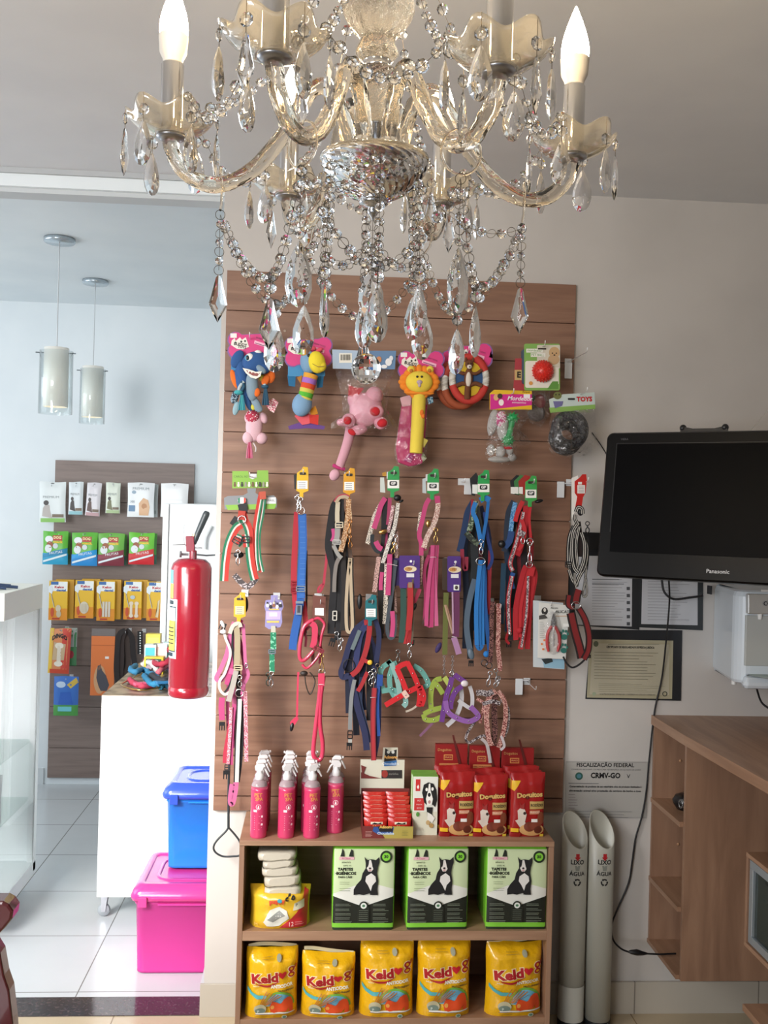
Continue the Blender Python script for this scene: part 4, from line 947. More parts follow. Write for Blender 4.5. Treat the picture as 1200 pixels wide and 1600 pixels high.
mb = MB().m(PLUSH('c2306a')); pcard(mb, [(628, 632), (668, 632), (664, 690), (660, 724), (640, 729), (622, 722), (619, 700), (624, 660)], D_, .016); mb.m(PLUSH('e0b2b8')); pcard(mb, [(625, 621), (644, 616), (642, 634), (629, 636)], D_-.002, .012); mb.m(M('d8a8c0', .9, cells=('b0307a', 260, .5))); pcard(mb, [(640, 707), (646, 714), (642, 723), (630, 720)], D_-.004, .003); mb.m(M('cfcdb8', .9, cells=('8f9a6a', 260, .5))); pcard(mb, [(661, 706), (667, 716), (661, 722), (658, 714)], D_-.004, .003); mb.build('stick_toy', t, bevel=.003)
film_bag(t, [(628, 632), (668, 632), (668, 700), (664, 724), (640, 731), (619, 725), (616, 708), (622, 660)], D_-.006, .012)
# ---- 5 rope ring toys
RO = FAB('d23c33'); WRP = FAB('e3dfd6')
def ring_toy(cx_, cy_, D, label, full, hx, hy):
    t = thing('rope_ring_toy', label, 'dog toy', at(cx_, cy_-45, D), None if full else 'rope rings at the back of their hook')
    k = D/F; rx, ry = 31*k, 40*k; c = at(cx_, cy_, D)
    def seg_(a0, a1, m_, r_=6.2, nm='ring_cover'):
        n = 14; mb = MB().m(m_); mb.tube([c+Vector((rx*.86*math.cos(math.radians(a0+(a1-a0)*i/n)), 0, ry*.86*math.sin(math.radians(a0+(a1-a0)*i/n)))) for i in range(n+1)], r_*k, 10); return mb.build(nm, t)
    seg_(22, 160, RO if full else FAB('b5432f')); seg_(198, 342, RO if full else FAB('b0532f'))
    for a0, a1 in ((160, 198), (-18, 22)):      # twisted rope
        mb = MB(); n = 26
        for s_ in range(3):
            mb.m((WRP, FAB('cfcac0'), FAB('efece4'))[s_]); P_ = []
            for i in range(n+1):
                a_ = math.radians(a0+(a1-a0)*i/n); ph = i*.55+s_*2*PI/3
                P_.append(c+Vector(((rx*.86+2.6*k*math.cos(ph))*math.cos(a_), 2.6*k*math.sin(ph), (ry*.86+2.6*k*math.cos(ph))*math.sin(a_))))
            mb.tube(P_, 3.1*k, 8)
        mb.build('twisted_rope', t)
    if full:
        bone_header(t, hx, hy, hx+66, hy+36, D+.012, None)
        mb = MB().m(PLUSH('33507a')); pcard(mb, [(cx_-23, cy_-10), (cx_+23, cy_-10), (cx_+24, cy_+8), (cx_-24, cy_+8)], D-.002, .003); mb.m(PLUSH('c9a92f')); pcard(mb, [(cx_-20, cy_-14), (cx_-12, cy_-28), (cx_-3, cy_-30), (cx_-3, cy_-10)], D-.004, .004); pcard(mb, [(cx_+4, cy_-10), (cx_+4, cy_-28), (cx_+14, cy_-22), (cx_+20, cy_-12)], D-.004, .004); pcard(mb, [(cx_-23, cy_+10), (cx_-4, cy_+10), (cx_-6, cy_+27), (cx_-16, cy_+22)], D-.004, .004); pcard(mb, [(cx_+3, cy_+10), (cx_+18, cy_+12), (cx_+12, cy_+24), (cx_+3, cy_+27)], D-.004, .004); mb.build('coloured_felt', t)
        mb = MB().m(PLUSH('6b4028')); pe(mb, cx_, cy_-23, 6.5, 7, D-.012, 5); pe(mb, cx_-5, cy_-30, 2, 4, D-.012, 2); pe(mb, cx_+6, cy_-30, 2, 4, D-.012, 2); pe(mb, cx_-1, cy_, 7, 17, D-.01, 5)
        for s_ in (-1, 1): mb.tube(px([(cx_, cy_-10), (cx_+10*s_, cy_-8), (cx_+20*s_, cy_-14)], D-.01, 3), .0055, 8); mb.tube(px([(cx_, cy_+10), (cx_+10*s_, cy_+7), (cx_+20*s_, cy_+11)], D-.01, 3), .007, 8)
        mb.tube(px([(cx_-2, cy_+12), (cx_-3, cy_+24), (cx_-3, cy_+32)], D-.012, 3), .010, 8); mb.build('brown_plush_figure', t)
        mb = MB().m(PLUSH('d9cfc2')); pe(mb, cx_-1, cy_+1, 4.5, 12, D-.017, 4); pe(mb, cx_+.5, cy_-19, 4, 3.5, D-.0205, 3); mb.build('pale_belly', t)
        mb = MB().m(M('18120f', .3)); pe(mb, cx_-2, cy_-24, 1, 1.2, D-.0235, 1); pe(mb, cx_+3, cy_-24, 1, 1.2, D-.0235, 1); pe(mb, cx_+1, cy_-19, 1.1, 1, D-.028, 1); mb.build('eye', t)
    return t
hook(733, 541, 'white wire hook holding the rope ring toys')
ring_toy(733, 592, TD-.012, 'red and white rope ring toy with a brown plush figure stretched across it', True, 702, 537)
ring_toy(721, 600, TD+.03, 'plain rope ring seen behind the ring toy with the brown figure', False, 0, 0)
ring_toy(713, 600, TD+.06, 'plain rope ring seen behind the ring toy with the brown figure', False, 0, 0)
t = thing('pink_card', 'pink bone-shaped card edge showing between the lion and the rope ring', 'card', at(700, 560, TD+.09)); bone_header(t, 690, 548, 740, 590, TD+.085, None, logo=False)
# ---- 6 bag with socks and dumbbell
t = thing('bagged_chew_toys', 'clear bag of white toys and green spiked dumbbell under a magenta and yellow header', 'dog toy', at(800, 610, TD-.02)); D_ = TD-.02
hook(803, 607, 'white wire hook holding the bag with the green dumbbell', Dt=3.24)
mb = MB().m(M('e3b71e', .5)); pcard(mb, [(765, 615), (772, 609), (831, 611), (831, 640), (765, 640)], D_, .001); mb.m(M('cf1f8a', .5)); pcard(mb, [(766, 616), (831, 616), (831, 633), (800, 636), (766, 640)], D_-.0008, .0006); hd = mb.build('header_card', t)
a = PArt(D_-.0008, at(800, 620, D_)); a.text('Mordedor', 813, 623, 9.5, 'f2eef2', rot=-.0, bold=.02, shear=.25).text('animaizinhos', 811, 629, 4.4, 'f2eef2', shear=.2).rect(818, 616, 828, 622, 'efe9ee').text('Anipet', 822, 612.5, 4.6, '3b2a10').ell(775, 621, 4, 5, 'd9a878').ell(783, 629, 4, 5, 'f0e6e6').ell(781, 619, 4, 4, '3a2420'); a.finish('header_print', hd)
GRN = M('1f9a54', .35); mb = MB().m(GRN); Dg = D_-.004
for cx_, cy_ in ((801, 653), (794, 688)):
    pe(mb, cx_, cy_, 8.5, 7.5, Dg, 8)
    for i in range(26):
        th = math.acos(1-2*(i+.5)/26); ph = i*2.4; v = Vector((math.sin(th)*math.cos(ph), math.sin(th)*math.sin(ph), math.cos(th))); c = at(cx_, cy_, Dg); k = Dg/F
        mb.lathe(c+v*7*k, [(1.6*k, 0), (.4*k, 4*k)], 6, axis=v)
mb.tube([at(801, 655, Dg), at(798, 670, Dg), at(794, 686, Dg)], [.011, .009, .011], 12); mb.build('spiked_dumbbell', t)
mb = MB().m(PLUSH('b9b6b4'))
for x, y, rx, ry, r_ in ((770, 660, 8, 22, 10), (785, 665, 9, 24, 0), (767, 703, 6.5, 9, 0), (782, 706, 8, 9, 0), (796, 703, 6, 8, 0), (800, 715, 7, 6, 0), (780, 718, 18, 5, 0)): pe(mb, x, y, rx, ry, D_+.012, 9, rot=r_)
mb.build('white_toys', t)
mb = MB().m(M('c8508a', .9, cells=('e8d8e0', 200, .5))); pe(mb, 783, 655, 9, 13, D_-.0, 4); mb.m(RDP); pe(mb, 794, 700, 7, 2.5, D_-.006, 3); mb.build('patterned_cloth', t)
film_bag(t, [(766, 640), (800, 640), (829, 638), (824, 655), (812, 672), (822, 680), (830, 692), (822, 697), (808, 694), (806, 720), (795, 726), (765, 722), (758, 712), (760, 690), (764, 665)], D_, .03)
# ---- 7 red spiked ball on card
t = thing('spiked_ball_pack', 'red rubber spiked ball on a green and white card with a fluffy puppy picture', 'dog toy', at(852, 540, TD-.01)); D_ = TD-.01
hook(852, 532, 'white wire hook holding the red ball card', Dt=3.25)
mb = MB().m(M('7fae56', .5)); pcard(mb, rrect(819, 537, 875, 610, 3), D_, .001); hd = mb.build('backing_card', t)
a = PArt(D_, at(848, 575, D_)); a.poly(rrect(839, 539, 875, 576, 2), 'd3cdbd').poly(rrect(820.5, 564, 861, 606, 3), 'e6e2d8').rect(861, 574, 873, 600, 'e6e2d8').poly([(855, 608), (872, 608), (872, 596), (863, 596)], '5f9440')
a.ell(866, 551, 8.5, 9, 'c7a377').ell(865, 562, 9, 8, 'c2a07a').ell(863, 552, 1.1, 1.1, '241a14').ell(869, 552, 1.1, 1.1, '241a14').ell(866, 555, 1.5, 1.2, '241a14')
a.rect(822, 545, 848, 551, 'e9e9e0').rect(829, 552, 852, 558, 'e9e9e0').text('mordedor', 835, 548, 5.5, '6a9a48').text('PET BALL', 840, 555, 5, '6a9a48').poly(rrect(840, 544, 853, 546.5, 1), '2c2018').ell(829, 599, 3, 3, 'd99a50'); a.finish('card_print', hd)
RDR = M('cf2a20', .3); mb = MB().m(RDR); pe(mb, 848, 580, 16.5, 17, D_-.01, 16); c = at(848, 580, D_-.01); k = D_/F
for i in range(150):
    th = math.acos(1-2*(i+.5)/150); ph = i*2.39996; v = Vector((math.sin(th)*math.cos(ph), math.sin(th)*math.sin(ph), math.cos(th)))
    if v.y < .2: mb.lathe(c+Vector((v.x*16.3*k, v.y*15.8*k, v.z*16.8*k)), [(1.3*k, 0), (.5*k, 1.4*k)], 5, axis=v)
mb.build('spiked_ball', t)
t = thing('red_card_toy', 'narrow red carded toy with a letter E half hidden behind the red ball pack', 'dog toy', at(812, 565, TD+.04)); D_ = TD+.05
mb = MB().m(M('b03a44', .5)); pcard(mb, [(805, 560), (822, 560), (820, 610), (802, 610)], D_, .001); hd = mb.build('backing_card', t)
a = PArt(D_, at(812, 585, D_)); a.rect(804, 578, 817, 594, 'cfae74').text('E', 811, 586, 13, '1a1410', bold=.04); a.finish('card_print', hd)
MB().m(M('4a5a6e', .5)).prism([at(x, y, D_-.01) for x, y in rrect(816, 545, 832, 600, 4)], (0, .02, 0)).build('blue_toy', t)
t = thing('bagged_toy', 'dim bagged red toy hanging between the red ball pack and the black ring bag', 'dog toy', at(845, 605, TD+.06)); D_ = TD+.06
mb = MB().m(M('7d3238', .7)); pe(mb, 843, 628, 10, 12, D_, 8); mb.m(M('52463f', .7)); pe(mb, 838, 645, 14, 14, D_, 6); mb.m(M('2f6a50', .7)); pe(mb, 832, 622, 5, 5, D_, 5); mb.build('toy_contents', t); film_bag(t, [(822, 608), (860, 608), (858, 650), (845, 668), (828, 660), (820, 640)], D_-.012, .012)
# ---- 8 black ring in bag
t = thing('bagged_rubber_ring', 'black rubber ring toy in a crinkled clear bag, right end of the top row', 'dog toy', at(905, 622, 3.26)); D_ = 3.26
hook(918, 605, 'long white wire hook holding the bagged black ring', Dt=3.17)
mb = MB().m(M('c3d2cf', .5)); pcard(mb, [(858, 624), (880, 616), (929, 613), (930, 637), (860, 644)], D_, .001); mb.m(M('86b057', .5)); pcard(mb, [(858, 637), (930, 632), (930, 639), (860, 645)], D_-.0006, .0006); hd = mb.build('header_card', t)
a = PArt(D_-.0006, at(900, 630, D_)); a.text('TOYS', 913, 624, 10, 'c4252f', bold=.05, rot=.04).ell(871, 618, 6.5, 6, '6f7340').ell(868.5, 616.5, 1, 1.4, '1a1a10').ell(873.5, 616.5, 1, 1.4, '1a1a10').poly([(864, 627), (880, 627), (878, 634), (867, 638)], '6e6a9c').poly(rrect(887, 622, 898, 625, 1), '2a2a2a'); a.finish('header_print', hd)
mb = MB().m(M('1b1b20', .35, bump=(120, .8, .01))); k = D_/F
mb.mark(); mb.ring(at(890, 672, D_+.012), 22*k, 8.5*k, axis=(.1, 1, 0), seg=36, sub=12, sz=1.08); mb.mark(); mb.ring(at(884, 684, D_+.03), 20*k, 8.5*k, axis=(-.1, 1, 0), seg=36, sub=12, sz=1.02); mb.build('rubber_ring', t)
film_bag(t, [(862, 643), (895, 641), (928, 638), (933, 668), (930, 700), (915, 712), (890, 716), (862, 711), (855, 695), (858, 665)], D_-.004, .035)
hook(918, 543, 'empty long wire hook at the top right corner of the panel', Dt=3.20, plate=(888, 579)) 
# small wall plug
mb = MB().m(M('c9b8a8', .4)); c = at(445, 517, 3.4505); mb.ring(c, .0028, .0012, seg=16); mb.build('wall_plug', loc=c, label='small round pale screw plug on the top boards between shark and bird', cat='screw plug')
# ================================================================== LEASHES AND HARNESSES
SDK = 3.32
def S(mb, pts, w, D=None, t=.0016, stripes=None, mat=None, n=5, face=(0,-1,0)):
    D = D or SDK; k = D/F; mb.mark('strap')
    if mat: mb.m(mat)
    P_ = px(pts, D, n)
    return mb.ribbon(P_, w*k, t, stripes, face)
def clasp(mb, x, y, D, L=16, mat=None, ang=0):
    """snap hook: swivel eye, stem and hook loop, hanging down from (x, y)"""
    mb.mark('snap_hook'); k = D/F; mb.m(mat or CHROME); c = at(x, y, D); m = Matrix.Rotation(math.radians(ang), 3, 'Y')
    def q(dx, dz): return c + m @ Vector((dx*k, 0, -dz*k))
    mb.ring(q(0, 0), 3.2*k, .8*k, seg=12, sub=5)
    mb.tube([q(0, 3), q(0, L*.35)], 1.3*k, 7)
    mb.tube([q(0, L*.35), q(2.6, L*.5), q(3.2, L*.75), q(.5, L), q(-2.6, L*.8), q(-2.4, L*.55), q(-.5, L*.4)], .9*k, 6)
def dring(mb, x, y, D, r=5, mat=None, sx=1, ax=(0,1,0)): k = D/F; mb.mark('metal_ring'); mb.m(mat or CHROME).ring(at(x, y, D), r*k, .85*k, axis=ax, seg=16, sub=5, sx=sx)
def slider(mb, x, y, D, w=11, h=7, mat=None, ang=0):
    mb.mark('slider_buckle'); k = D/F; mb.m(mat or BLACKP); c = at(x, y, D-.002); m = Matrix.Rotation(math.radians(ang), 3, 'Y')
    for dx, dz, sx, sz in ((0, h/2, w, 1.5), (0, -h/2, w, 1.5), (-w/2, 0, 1.5, h), (w/2, 0, 1.5, h), (0, 0, w, 1.3)): mb.obox(c+m @ Vector((dx*k, 0, dz*k)), (sx*k, .004, sz*k), m)
def buckle(mb, x, y, D, w=10, h=16, mat=None, ang=0):
    """side-release prongs"""
    mb.mark('side_buckle'); k = D/F; mb.m(mat or BLACKP); c = at(x, y, D); m = Matrix.Rotation(math.radians(ang), 3, 'Y')
    mb.obox(c, (w*k, .007, h*.4*k), m)
    for dx in (-w*.4, 0, w*.4): mb.obox(c+m @ Vector((dx*k, 0, -h*.45*k)), (1.6*k, .004, h*.55*k), m)
def tagcard(t, x, y, col, D, label2='f0f0ec', w=17, logo=True, sc=1., stem=True):
    """hanging tag with hook slot, label and neck; (x, y) = its top"""
    o = [(x-6, y+8), (x+1, y+3), (x+4, y-2), (x+11, y-1), (x+12, y+8), (x+12, y+36), (x+4, y+39), (x+4, y+47), (x-2, y+47), (x-2, y+38), (x-7, y+36)]
    if not stem: o = [(x-6, y+6), (x-2, y), (x+11, y), (x+12, y+8), (x+12, y+34), (x-7, y+34)]
    o = [(x+(a_-x)*sc, y+(b_-y)*sc) for a_, b_ in o]
    mb = MB().m(M(col, .35)); pcard(mb, o, D, .0012); c_ = mb.build('hanging_tag', t, bevel=.0006)
    a = PArt(D, at(x, y, D)); a.poly(rrect(x-4*sc+2, y+7*sc, x+8*sc, y+11*sc, 1.4), '2a2520'); lw = w/2*sc; cx_ = x+2.5*sc
    a.rect(cx_-lw, y+20*sc, cx_+lw, y+33*sc, label2)
    if logo: a.poly(rrect(cx_-lw+3, y+22*sc, cx_+lw-3, y+29*sc, 2), '23262a').text('GP', cx_, y+25.5*sc, 6*sc, 'e6e6e6', bold=.04)
    else: a.lines(0, 0, 0, 0, 0, 0, 'ffffff'); [a.line(cx_-lw+2, y+(22.5+3*i)*sc, cx_+lw-3, y+(22.5+3*i)*sc, .8, '8a8c90') for i in range(4)]
    a.finish('tag_print', c_); return c_
def strapthing(name, label, cat, x, y, D=None): return thing(name, label, cat, at(x, y, D or SDK))
# ---- Italian-flag harness on green card, far left of the middle row
hook(390, 738, 'white wire hook holding the green card of the flag-striped harness', Dt=3.27)
D = 3.30
t = strapthing('flag_striped_harness', 'red white and green striped dog harness and lead on a green and grey card', 'harness', 392, 740, D)
mb = MB().m(M('7fae3c', .45)); pcard(mb, [(363, 736), (388, 736), (389, 746), (395, 749), (401, 746), (402, 735), (419, 735), (420, 762), (363, 763)], D, .001); hd = mb.build('upper_card', t)
a = PArt(D, at(390, 750, D)); a.text('CAROL PET', 377, 745, 4.5, '4a6a2a')
for i in range(10):
    c_ = ('6a4a30', 'd9d2c2', '2c2622', '8f8a7a', 'e8e0cc')[i % 5]; a.ell(367+i*5.6, 758, 2, 3, c_).ell(367+i*5.6, 754.5, 1.5, 1.6, c_)
a.finish('card_print', hd)
mb = MB().m(M('7c8084', .4)); pcard(mb, [(386, 763), (400, 763), (399, 770), (406, 775), (428, 774), (433, 780), (432, 793), (351, 796), (350, 778), (356, 775), (380, 774), (387, 770)], D+.002, .001); mb.m(M('7fae3c', .45)); pcard(mb, [(352, 789), (432, 787), (429, 795), (356, 797)], D+.0012, .0006); pl = mb.build('lower_plate', t)
a = PArt(D+.0012, at(420, 780, D)); a.rect(415, 777, 431, 787, 'dadcde').text('BRASIL', 423, 782, 4.4, '3a3c40'); a.finish('plate_label', pl)
FL = [(FAB('1f7d58'), .3), (FAB('e6e2da'), .2), (FAB('cf3a30'), .5)]; FR = FL[::-1]
mb = MB(); D2 = D-.012
S(mb, [(378, 800), (381, 815), (368, 826), (357, 850), (352, 880), (350, 908)], 13, D2, stripes=FR); S(mb, [(381, 812), (389, 830), (390, 860), (393, 885), (398, 906)], 13, D2-.003, stripes=FR); mb.build('chest_strap', t)
mb = MB(); S(mb, [(409, 770), (404, 795), (399, 830), (399, 868), (402, 892)], 9, D2, stripes=FL); S(mb, [(412, 772), (409, 800), (403, 835), (404, 870), (409, 894)], 9, D2+.003, stripes=FL); S(mb, [(410, 768), (411, 780)], 10, D2-.004, mat=FAB('d0604a')); mb.build('lead_strap', t)
mb = MB(); S(mb, [(369, 838), (378, 843), (371, 852)], 9, D2-.006, stripes=FL); S(mb, [(382, 835), (384, 846), (385, 855)], 9, D2-.006, stripes=FL); slider(mb, 370, 845, D2-.009, 12, 9, ang=30); slider(mb, 384, 843, D2-.009, 12, 9); S(mb, [(378, 798), (377, 812)], 11, D2-.006, mat=FAB('c9473b')); dring(mb, 378, 812, D2-.01, 6); mb.build('adjuster', t)
mb = MB().m(M('d6493f', .4)); 
a = PArt(D-.006, at(378, 782, D)); a.ell(378, 782, 6.5, 5, 'e8e6e0').poly([(372, 779), (375, 777.6), (375, 786.4), (372, 785)], '1f7d58').poly([(381, 777.6), (384, 779), (384, 785), (381, 786.4)], 'c93b30'); a.finish('flag_badge', t)
mb = MB(); S(mb, [(378, 787), (380, 795), (379, 802)], 14, D-.003, mat=FAB('2f3034'), t=.004); S(mb, [(370, 808), (362, 820)], 8, D2+.004, mat=FAB('2f2f33')); mb.build('back_pad', t)
mb = MB(); GR = M('43393a', .5, cells=('b9aeb0', 260, .6)); S(mb, [(366, 898), (373, 906), (381, 914), (389, 916), (397, 908), (401, 902)], 9, D, mat=GR, t=.004); clasp(mb, 372, 862, D2, 22); mb.m(BLACKP); pe(mb, 373, 867, 8, 5, D, 4); mb.build('dark_collar', t)
# ---- blue lead, red lead (yellow tag)
hook(474, 733, 'white wire hook holding the blue and red leads on their yellow tag', Dt=3.27)
D = 3.295
t = strapthing('blue_lead', 'bright blue stitched dog lead hanging from a yellow tag', 'leash', 474, 735, D); tagcard(t, 470, 731, 'e2b21e', D, logo=False, w=16)
BL = FAB('2a62b4'); BL2 = FAB('3571c4'); mb = MB(); S(mb, [(472, 803), (473, 850), (471, 900), (470, 935)], 13, D, t=.003, stripes=[(BL, .15), (BL2, .7), (BL, .15)]); S(mb, [(470, 935), (466, 960), (460, 990), (457, 1015)], 12, D+.004, t=.003, mat=BL); S(mb, [(457, 1015), (461, 1000), (466, 975), (469, 945)], 9, D+.008, mat=FAB('23569f')); mb.build('webbing', t)
mb = MB(); 
for i in range(15): S(mb, [(469, 815+8.2*i), (477, 815+8.2*i)], .7, D-.0025, mat=FAB('5a8ad0'), t=.0006, n=1)
mb.marks = []; mb.build('stitching', t)
mb = MB(); clasp(mb, 470, 780, D-.006, 20, ang=10); clasp(mb, 464, 778, D+.004, 18, ang=-15); dring(mb, 470, 798, D-.004, 6); mb.m(CHROME); slider(mb, 470, 920, D-.004, 13, 8, CHROME); k = D/F; mb.m(CHROME).obox(at(468, 941, D-.004), (12*k, .006, 4*k)); mb.obox(at(467, 953, D-.005), (9*k, .004, 15*k)); mb.m(M('3a3d44', .4)).obox(at(467, 952, D-.0075), (5*k, .002, 11*k)); mb.build('metal_clasp', t)
t = strapthing('red_lead', 'red dog lead hanging just behind the blue lead', 'leash', 462, 740, D+.03); mb = MB(); RD = FAB('bf2c3a'); S(mb, [(464, 800), (461, 850), (459, 900), (461, 935), (463, 960)], 9, D+.02, t=.003, mat=RD); S(mb, [(474, 940), (477, 965), (478, 985)], 8, D+.02, mat=RD, t=.003); slider(mb, 460, 912, D+.012, 10, 8, FAB('a82433')); slider(mb, 460, 922, D+.012, 10, 8, FAB('a82433')); mb.build('webbing', t); mb = MB(); clasp(mb, 466, 776, D+.02, 18, ang=-8); mb.m(M('2c2c30', .5)); S(mb, [(479, 860), (479, 930), (478, 990)], 3, D+.03, mat=FAB('26262b')); mb.m(BLACKP); pcard(mb, [(459, 742), (464, 740), (465, 765), (460, 764)], D+.03, .004); mb.build('clasp', t)
# ---- black, beige harness bundle (second yellow tag)
hook(546, 736, 'white wire hook holding the black and beige harness', Dt=3.27); D = 3.295
t = strapthing('black_beige_harness', 'black dog harness with beige straps and rose gold fittings on an orange-yellow tag', 'harness', 546, 738, D); tagcard(t, 543, 733, 'd99b20', D, logo=False, w=15)
BK = FAB('1d1c20'); BG = FAB('cdb79b'); SL = FAB('a9a6a2'); RG = M('b5794f', .3, .8, cells=('e8c7a0', 420, .5))
mb = MB(); S(mb, [(532, 778), (522, 790), (517, 815), (513, 850), (516, 870), (522, 900), (519, 950), (517, 990)], 11, D+.01, mat=BK, t=.004); S(mb, [(533, 780), (533, 800), (534, 820)], 9, D+.004, mat=BK, t=.003); S(mb, [(530, 850), (532, 900), (530, 960), (527, 1000)], 10, D+.012, mat=BK, t=.004); S(mb, [(536, 870), (538, 930), (535, 985)], 8, D+.008, mat=FAB('2b2524'), t=.004); S(mb, [(521, 830), (526, 870), (524, 930), (522, 980)], 9, D+.016, mat=FAB('2a2729'), t=.003); mb.build('black_webbing', t)
mb = MB(); S(mb, [(524, 785), (530, 777), (539, 775), (545, 778)], 7, D-.006, stripes=[(FAB('c24a5a'), .3), (BG, .7)]); S(mb, [(528, 784), (527, 800), (527, 815)], 7, D-.004, mat=FAB('ddcfb6')); S(mb, [(527, 818), (527, 835), (525, 848)], 8, D-.004, mat=SL); S(mb, [(521, 852), (528, 866), (534, 872)], 6, D-.006, mat=SL); S(mb, [(533, 868), (526, 880), (523, 900), (522, 925)], 6, D-.002, mat=FAB('8d8580')); mb.build('beige_strap', t)
mb = MB(); S(mb, [(545, 780), (543, 810), (538, 840), (532, 862)], 8, D-.004, mat=RG); S(mb, [(546, 790), (548, 812), (545, 840)], 4, D-.006, mat=RG); clasp(mb, 547, 815, D-.01, 22, M('a5703f', .25, 1.), 5); clasp(mb, 546, 838, D-.01, 20, M('a5703f', .25, 1.), -6); slider(mb, 530, 820, D-.008, 11, 8, M('d9cbb0', .4)); slider(mb, 526, 847, D-.008, 12, 6, M('b9b7b3', .4)); mb.build('rose_gold_fittings', t)
mb = MB(); 
for dx, m_ in ((0, FAB('26211f')), (1.2, BG)): S(mb, [(548-dx, 872), (544-dx, 910), (542-dx, 950), (543-dx, 982), (547, 988), (551-dx*.5, 980), (551-dx, 950), (549-dx, 900), (549-dx, 872)], 5 if dx else 7, D-.006-dx*.001, mat=m_, t=.002)
mb.build('handle_loop', t)
mb = MB(); clasp(mb, 526, 990, D, 20, CHROME, -20); clasp(mb, 533, 1000, D, 18, CHROME, 8); buckle(mb, 520, 1000, D+.006, 9, 14, ang=15); slider(mb, 523, 962, D-.0, 6, 14, M('cfc9bf', .4)); mb.build('snap_hook', t)
t = strapthing('pink_slip_lead', 'thin pink strap with black end dangling left of the black and beige harness', 'leash', 520, 850, D+.03); mb = MB(); S(mb, [(520, 826), (521, 838), (518, 846)], 5, D-.0, mat=FAB('d24f8c')); S(mb, [(512, 850), (510, 875), (507, 900), (505, 915), (500, 925)], 4, D+.01, mat=FAB('c23850')); S(mb, [(505, 912), (498, 918), (497, 925), (502, 922), (506, 912)], 3, D+.008, mat=FAB('c23850')); mb.build('strap', t)
# ---- pink/black leopard bundle (green tag 1)
hook(616, 735, 'white wire hook holding the leopard print and pink harness', Dt=3.27)
t = strapthing('leopard_harness', 'black, pink and leopard print harness with rhinestone strap on a green tag', 'harness', 616, 737, D); tagcard(t, 612, 730, '2f9a52', D, w=18); 
mb = MB().m(M('b8862a', .4)); pcard(mb, [(597, 739), (603, 737), (604, 744), (598, 744)], D+.008, .001); mb.m(M('c9d0cc', .4)); pcard(mb, [(594, 746), (600, 746), (602, 770), (594, 769)], D+.008, .001); mb.build('second_tag', t)
LEO = M('ddd2c4', .8, spots=('221a18', 330, .42)); LEOP = M('c9a39a', .8, spots=('231a1c', 330, .4)); PK = FAB('d64c86'); RH = M('9a9088', .35, .3, cells=('f1ece4', 520, .45)); GY = FAB('4a525c')
mb = MB(); S(mb, [(597, 785), (586, 805), (579, 830), (574, 850)], 7, D+.008, mat=LEO); S(mb, [(592, 870), (588, 900), (585, 925)], 7, D+.012, mat=LEOP); S(mb, [(604, 880), (603, 930), (601, 975)], 7, D+.004, mat=LEO); mb.build('leopard_strap', t)
mb = MB(); S(mb, [(602, 778), (595, 790), (590, 808), (584, 826)], 8, D, mat=PK); S(mb, [(609, 778), (608, 800), (606, 820)], 6, D+.004, mat=FAB('b8446e')); S(mb, [(587, 846), (592, 855), (597, 858)], 8, D-.0, mat=PK); S(mb, [(609, 866), (608, 890), (606, 930)], 8, D-.004, mat=PK, t=.003); S(mb, [(597, 894), (595, 910), (595, 922)], 6, D+.002, mat=PK); S(mb, [(613, 955), (614, 975), (612, 995)], 7, D, mat=PK); mb.build('pink_strap', t)
mb = MB(); S(mb, [(604, 778), (601, 800), (600, 830)], 9, D+.006, mat=BK, t=.004); S(mb, [(582, 835), (582, 850), (590, 862), (600, 858)], 6, D+.004, mat=FAB('2c3338'), t=.004); S(mb, [(618, 875), (613, 920), (607, 960), (605, 985), (610, 997), (616, 990), (617, 960)], 6, D+.002, mat=GY, t=.003); S(mb, [(598, 870), (597, 930), (596, 990)], 8, D+.014, mat=FAB('2a2422'), t=.003); mb.build('black_strap', t)
mb = MB(); S(mb, [(622, 786), (617, 820), (607, 850), (598, 880)], 6, D-.006, mat=RH, t=.003); S(mb, [(614, 790), (610, 815), (606, 832)], 5, D-.002, mat=M('8a5a5e', .4, cells=('e6c9c9', 520, .5)), t=.003); mb.build('rhinestone_strap', t)
mb = MB(); mb.m(GOLD); pe(mb, 598, 831, 7, 4, D-.008, 3, rot=-15); clasp(mb, 618, 838, D-.008, 24, CHROME); clasp(mb, 616, 850, D-.01, 16, GOLD, 10); mb.m(BLACKP); pe(mb, 621, 778, 6, 5, D+.004, 4); pe(mb, 627, 783, 4, 2, D+.004, 3, rot=-30); mb.m(M('e6dce0', .5)); mb.tube(px([(605, 881), (612, 882), (621, 884)], D-.008, 3), .0008, 5); mb.build('fittings', t)
# ---- pink rhinestone harness (green tag 2)
hook(680, 739, 'white wire hook holding the pink rhinestone harness', Dt=3.27)
t = strapthing('pink_rhinestone_harness', 'pink dog harness with rhinestone strap and folded pink lead on a green tag', 'harness', 680, 741, D); tagcard(t, 674, 734, '2f9a52', D, w=18)
mb = MB().m(M('bcc6ca', .4)); pcard(mb, [(660, 748), (665, 747), (666, 771), (660, 770)], D+.01, .001); mb.build('second_tag', t)
mb = MB(); S(mb, [(671, 779), (665, 790), (660, 812), (655, 835), (658, 850), (658, 868)], 7, D, mat=PK, t=.003); S(mb, [(665, 860), (661, 850), (655, 838)], 6, D+.004, mat=FAB('b83a66')); S(mb, [(683, 775), (684, 786)], 8, D-.006, mat=PK, t=.003); mb.build('pink_strap', t)
mb = MB(); RHP = M('b57f74', .35, .3, cells=('f0dcd2', 520, .45)); S(mb, [(685, 785), (682, 805), (676, 822), (668, 838), (662, 856)], 8, D-.004, mat=RHP, t=.003); mb.build('rhinestone_strap', t)
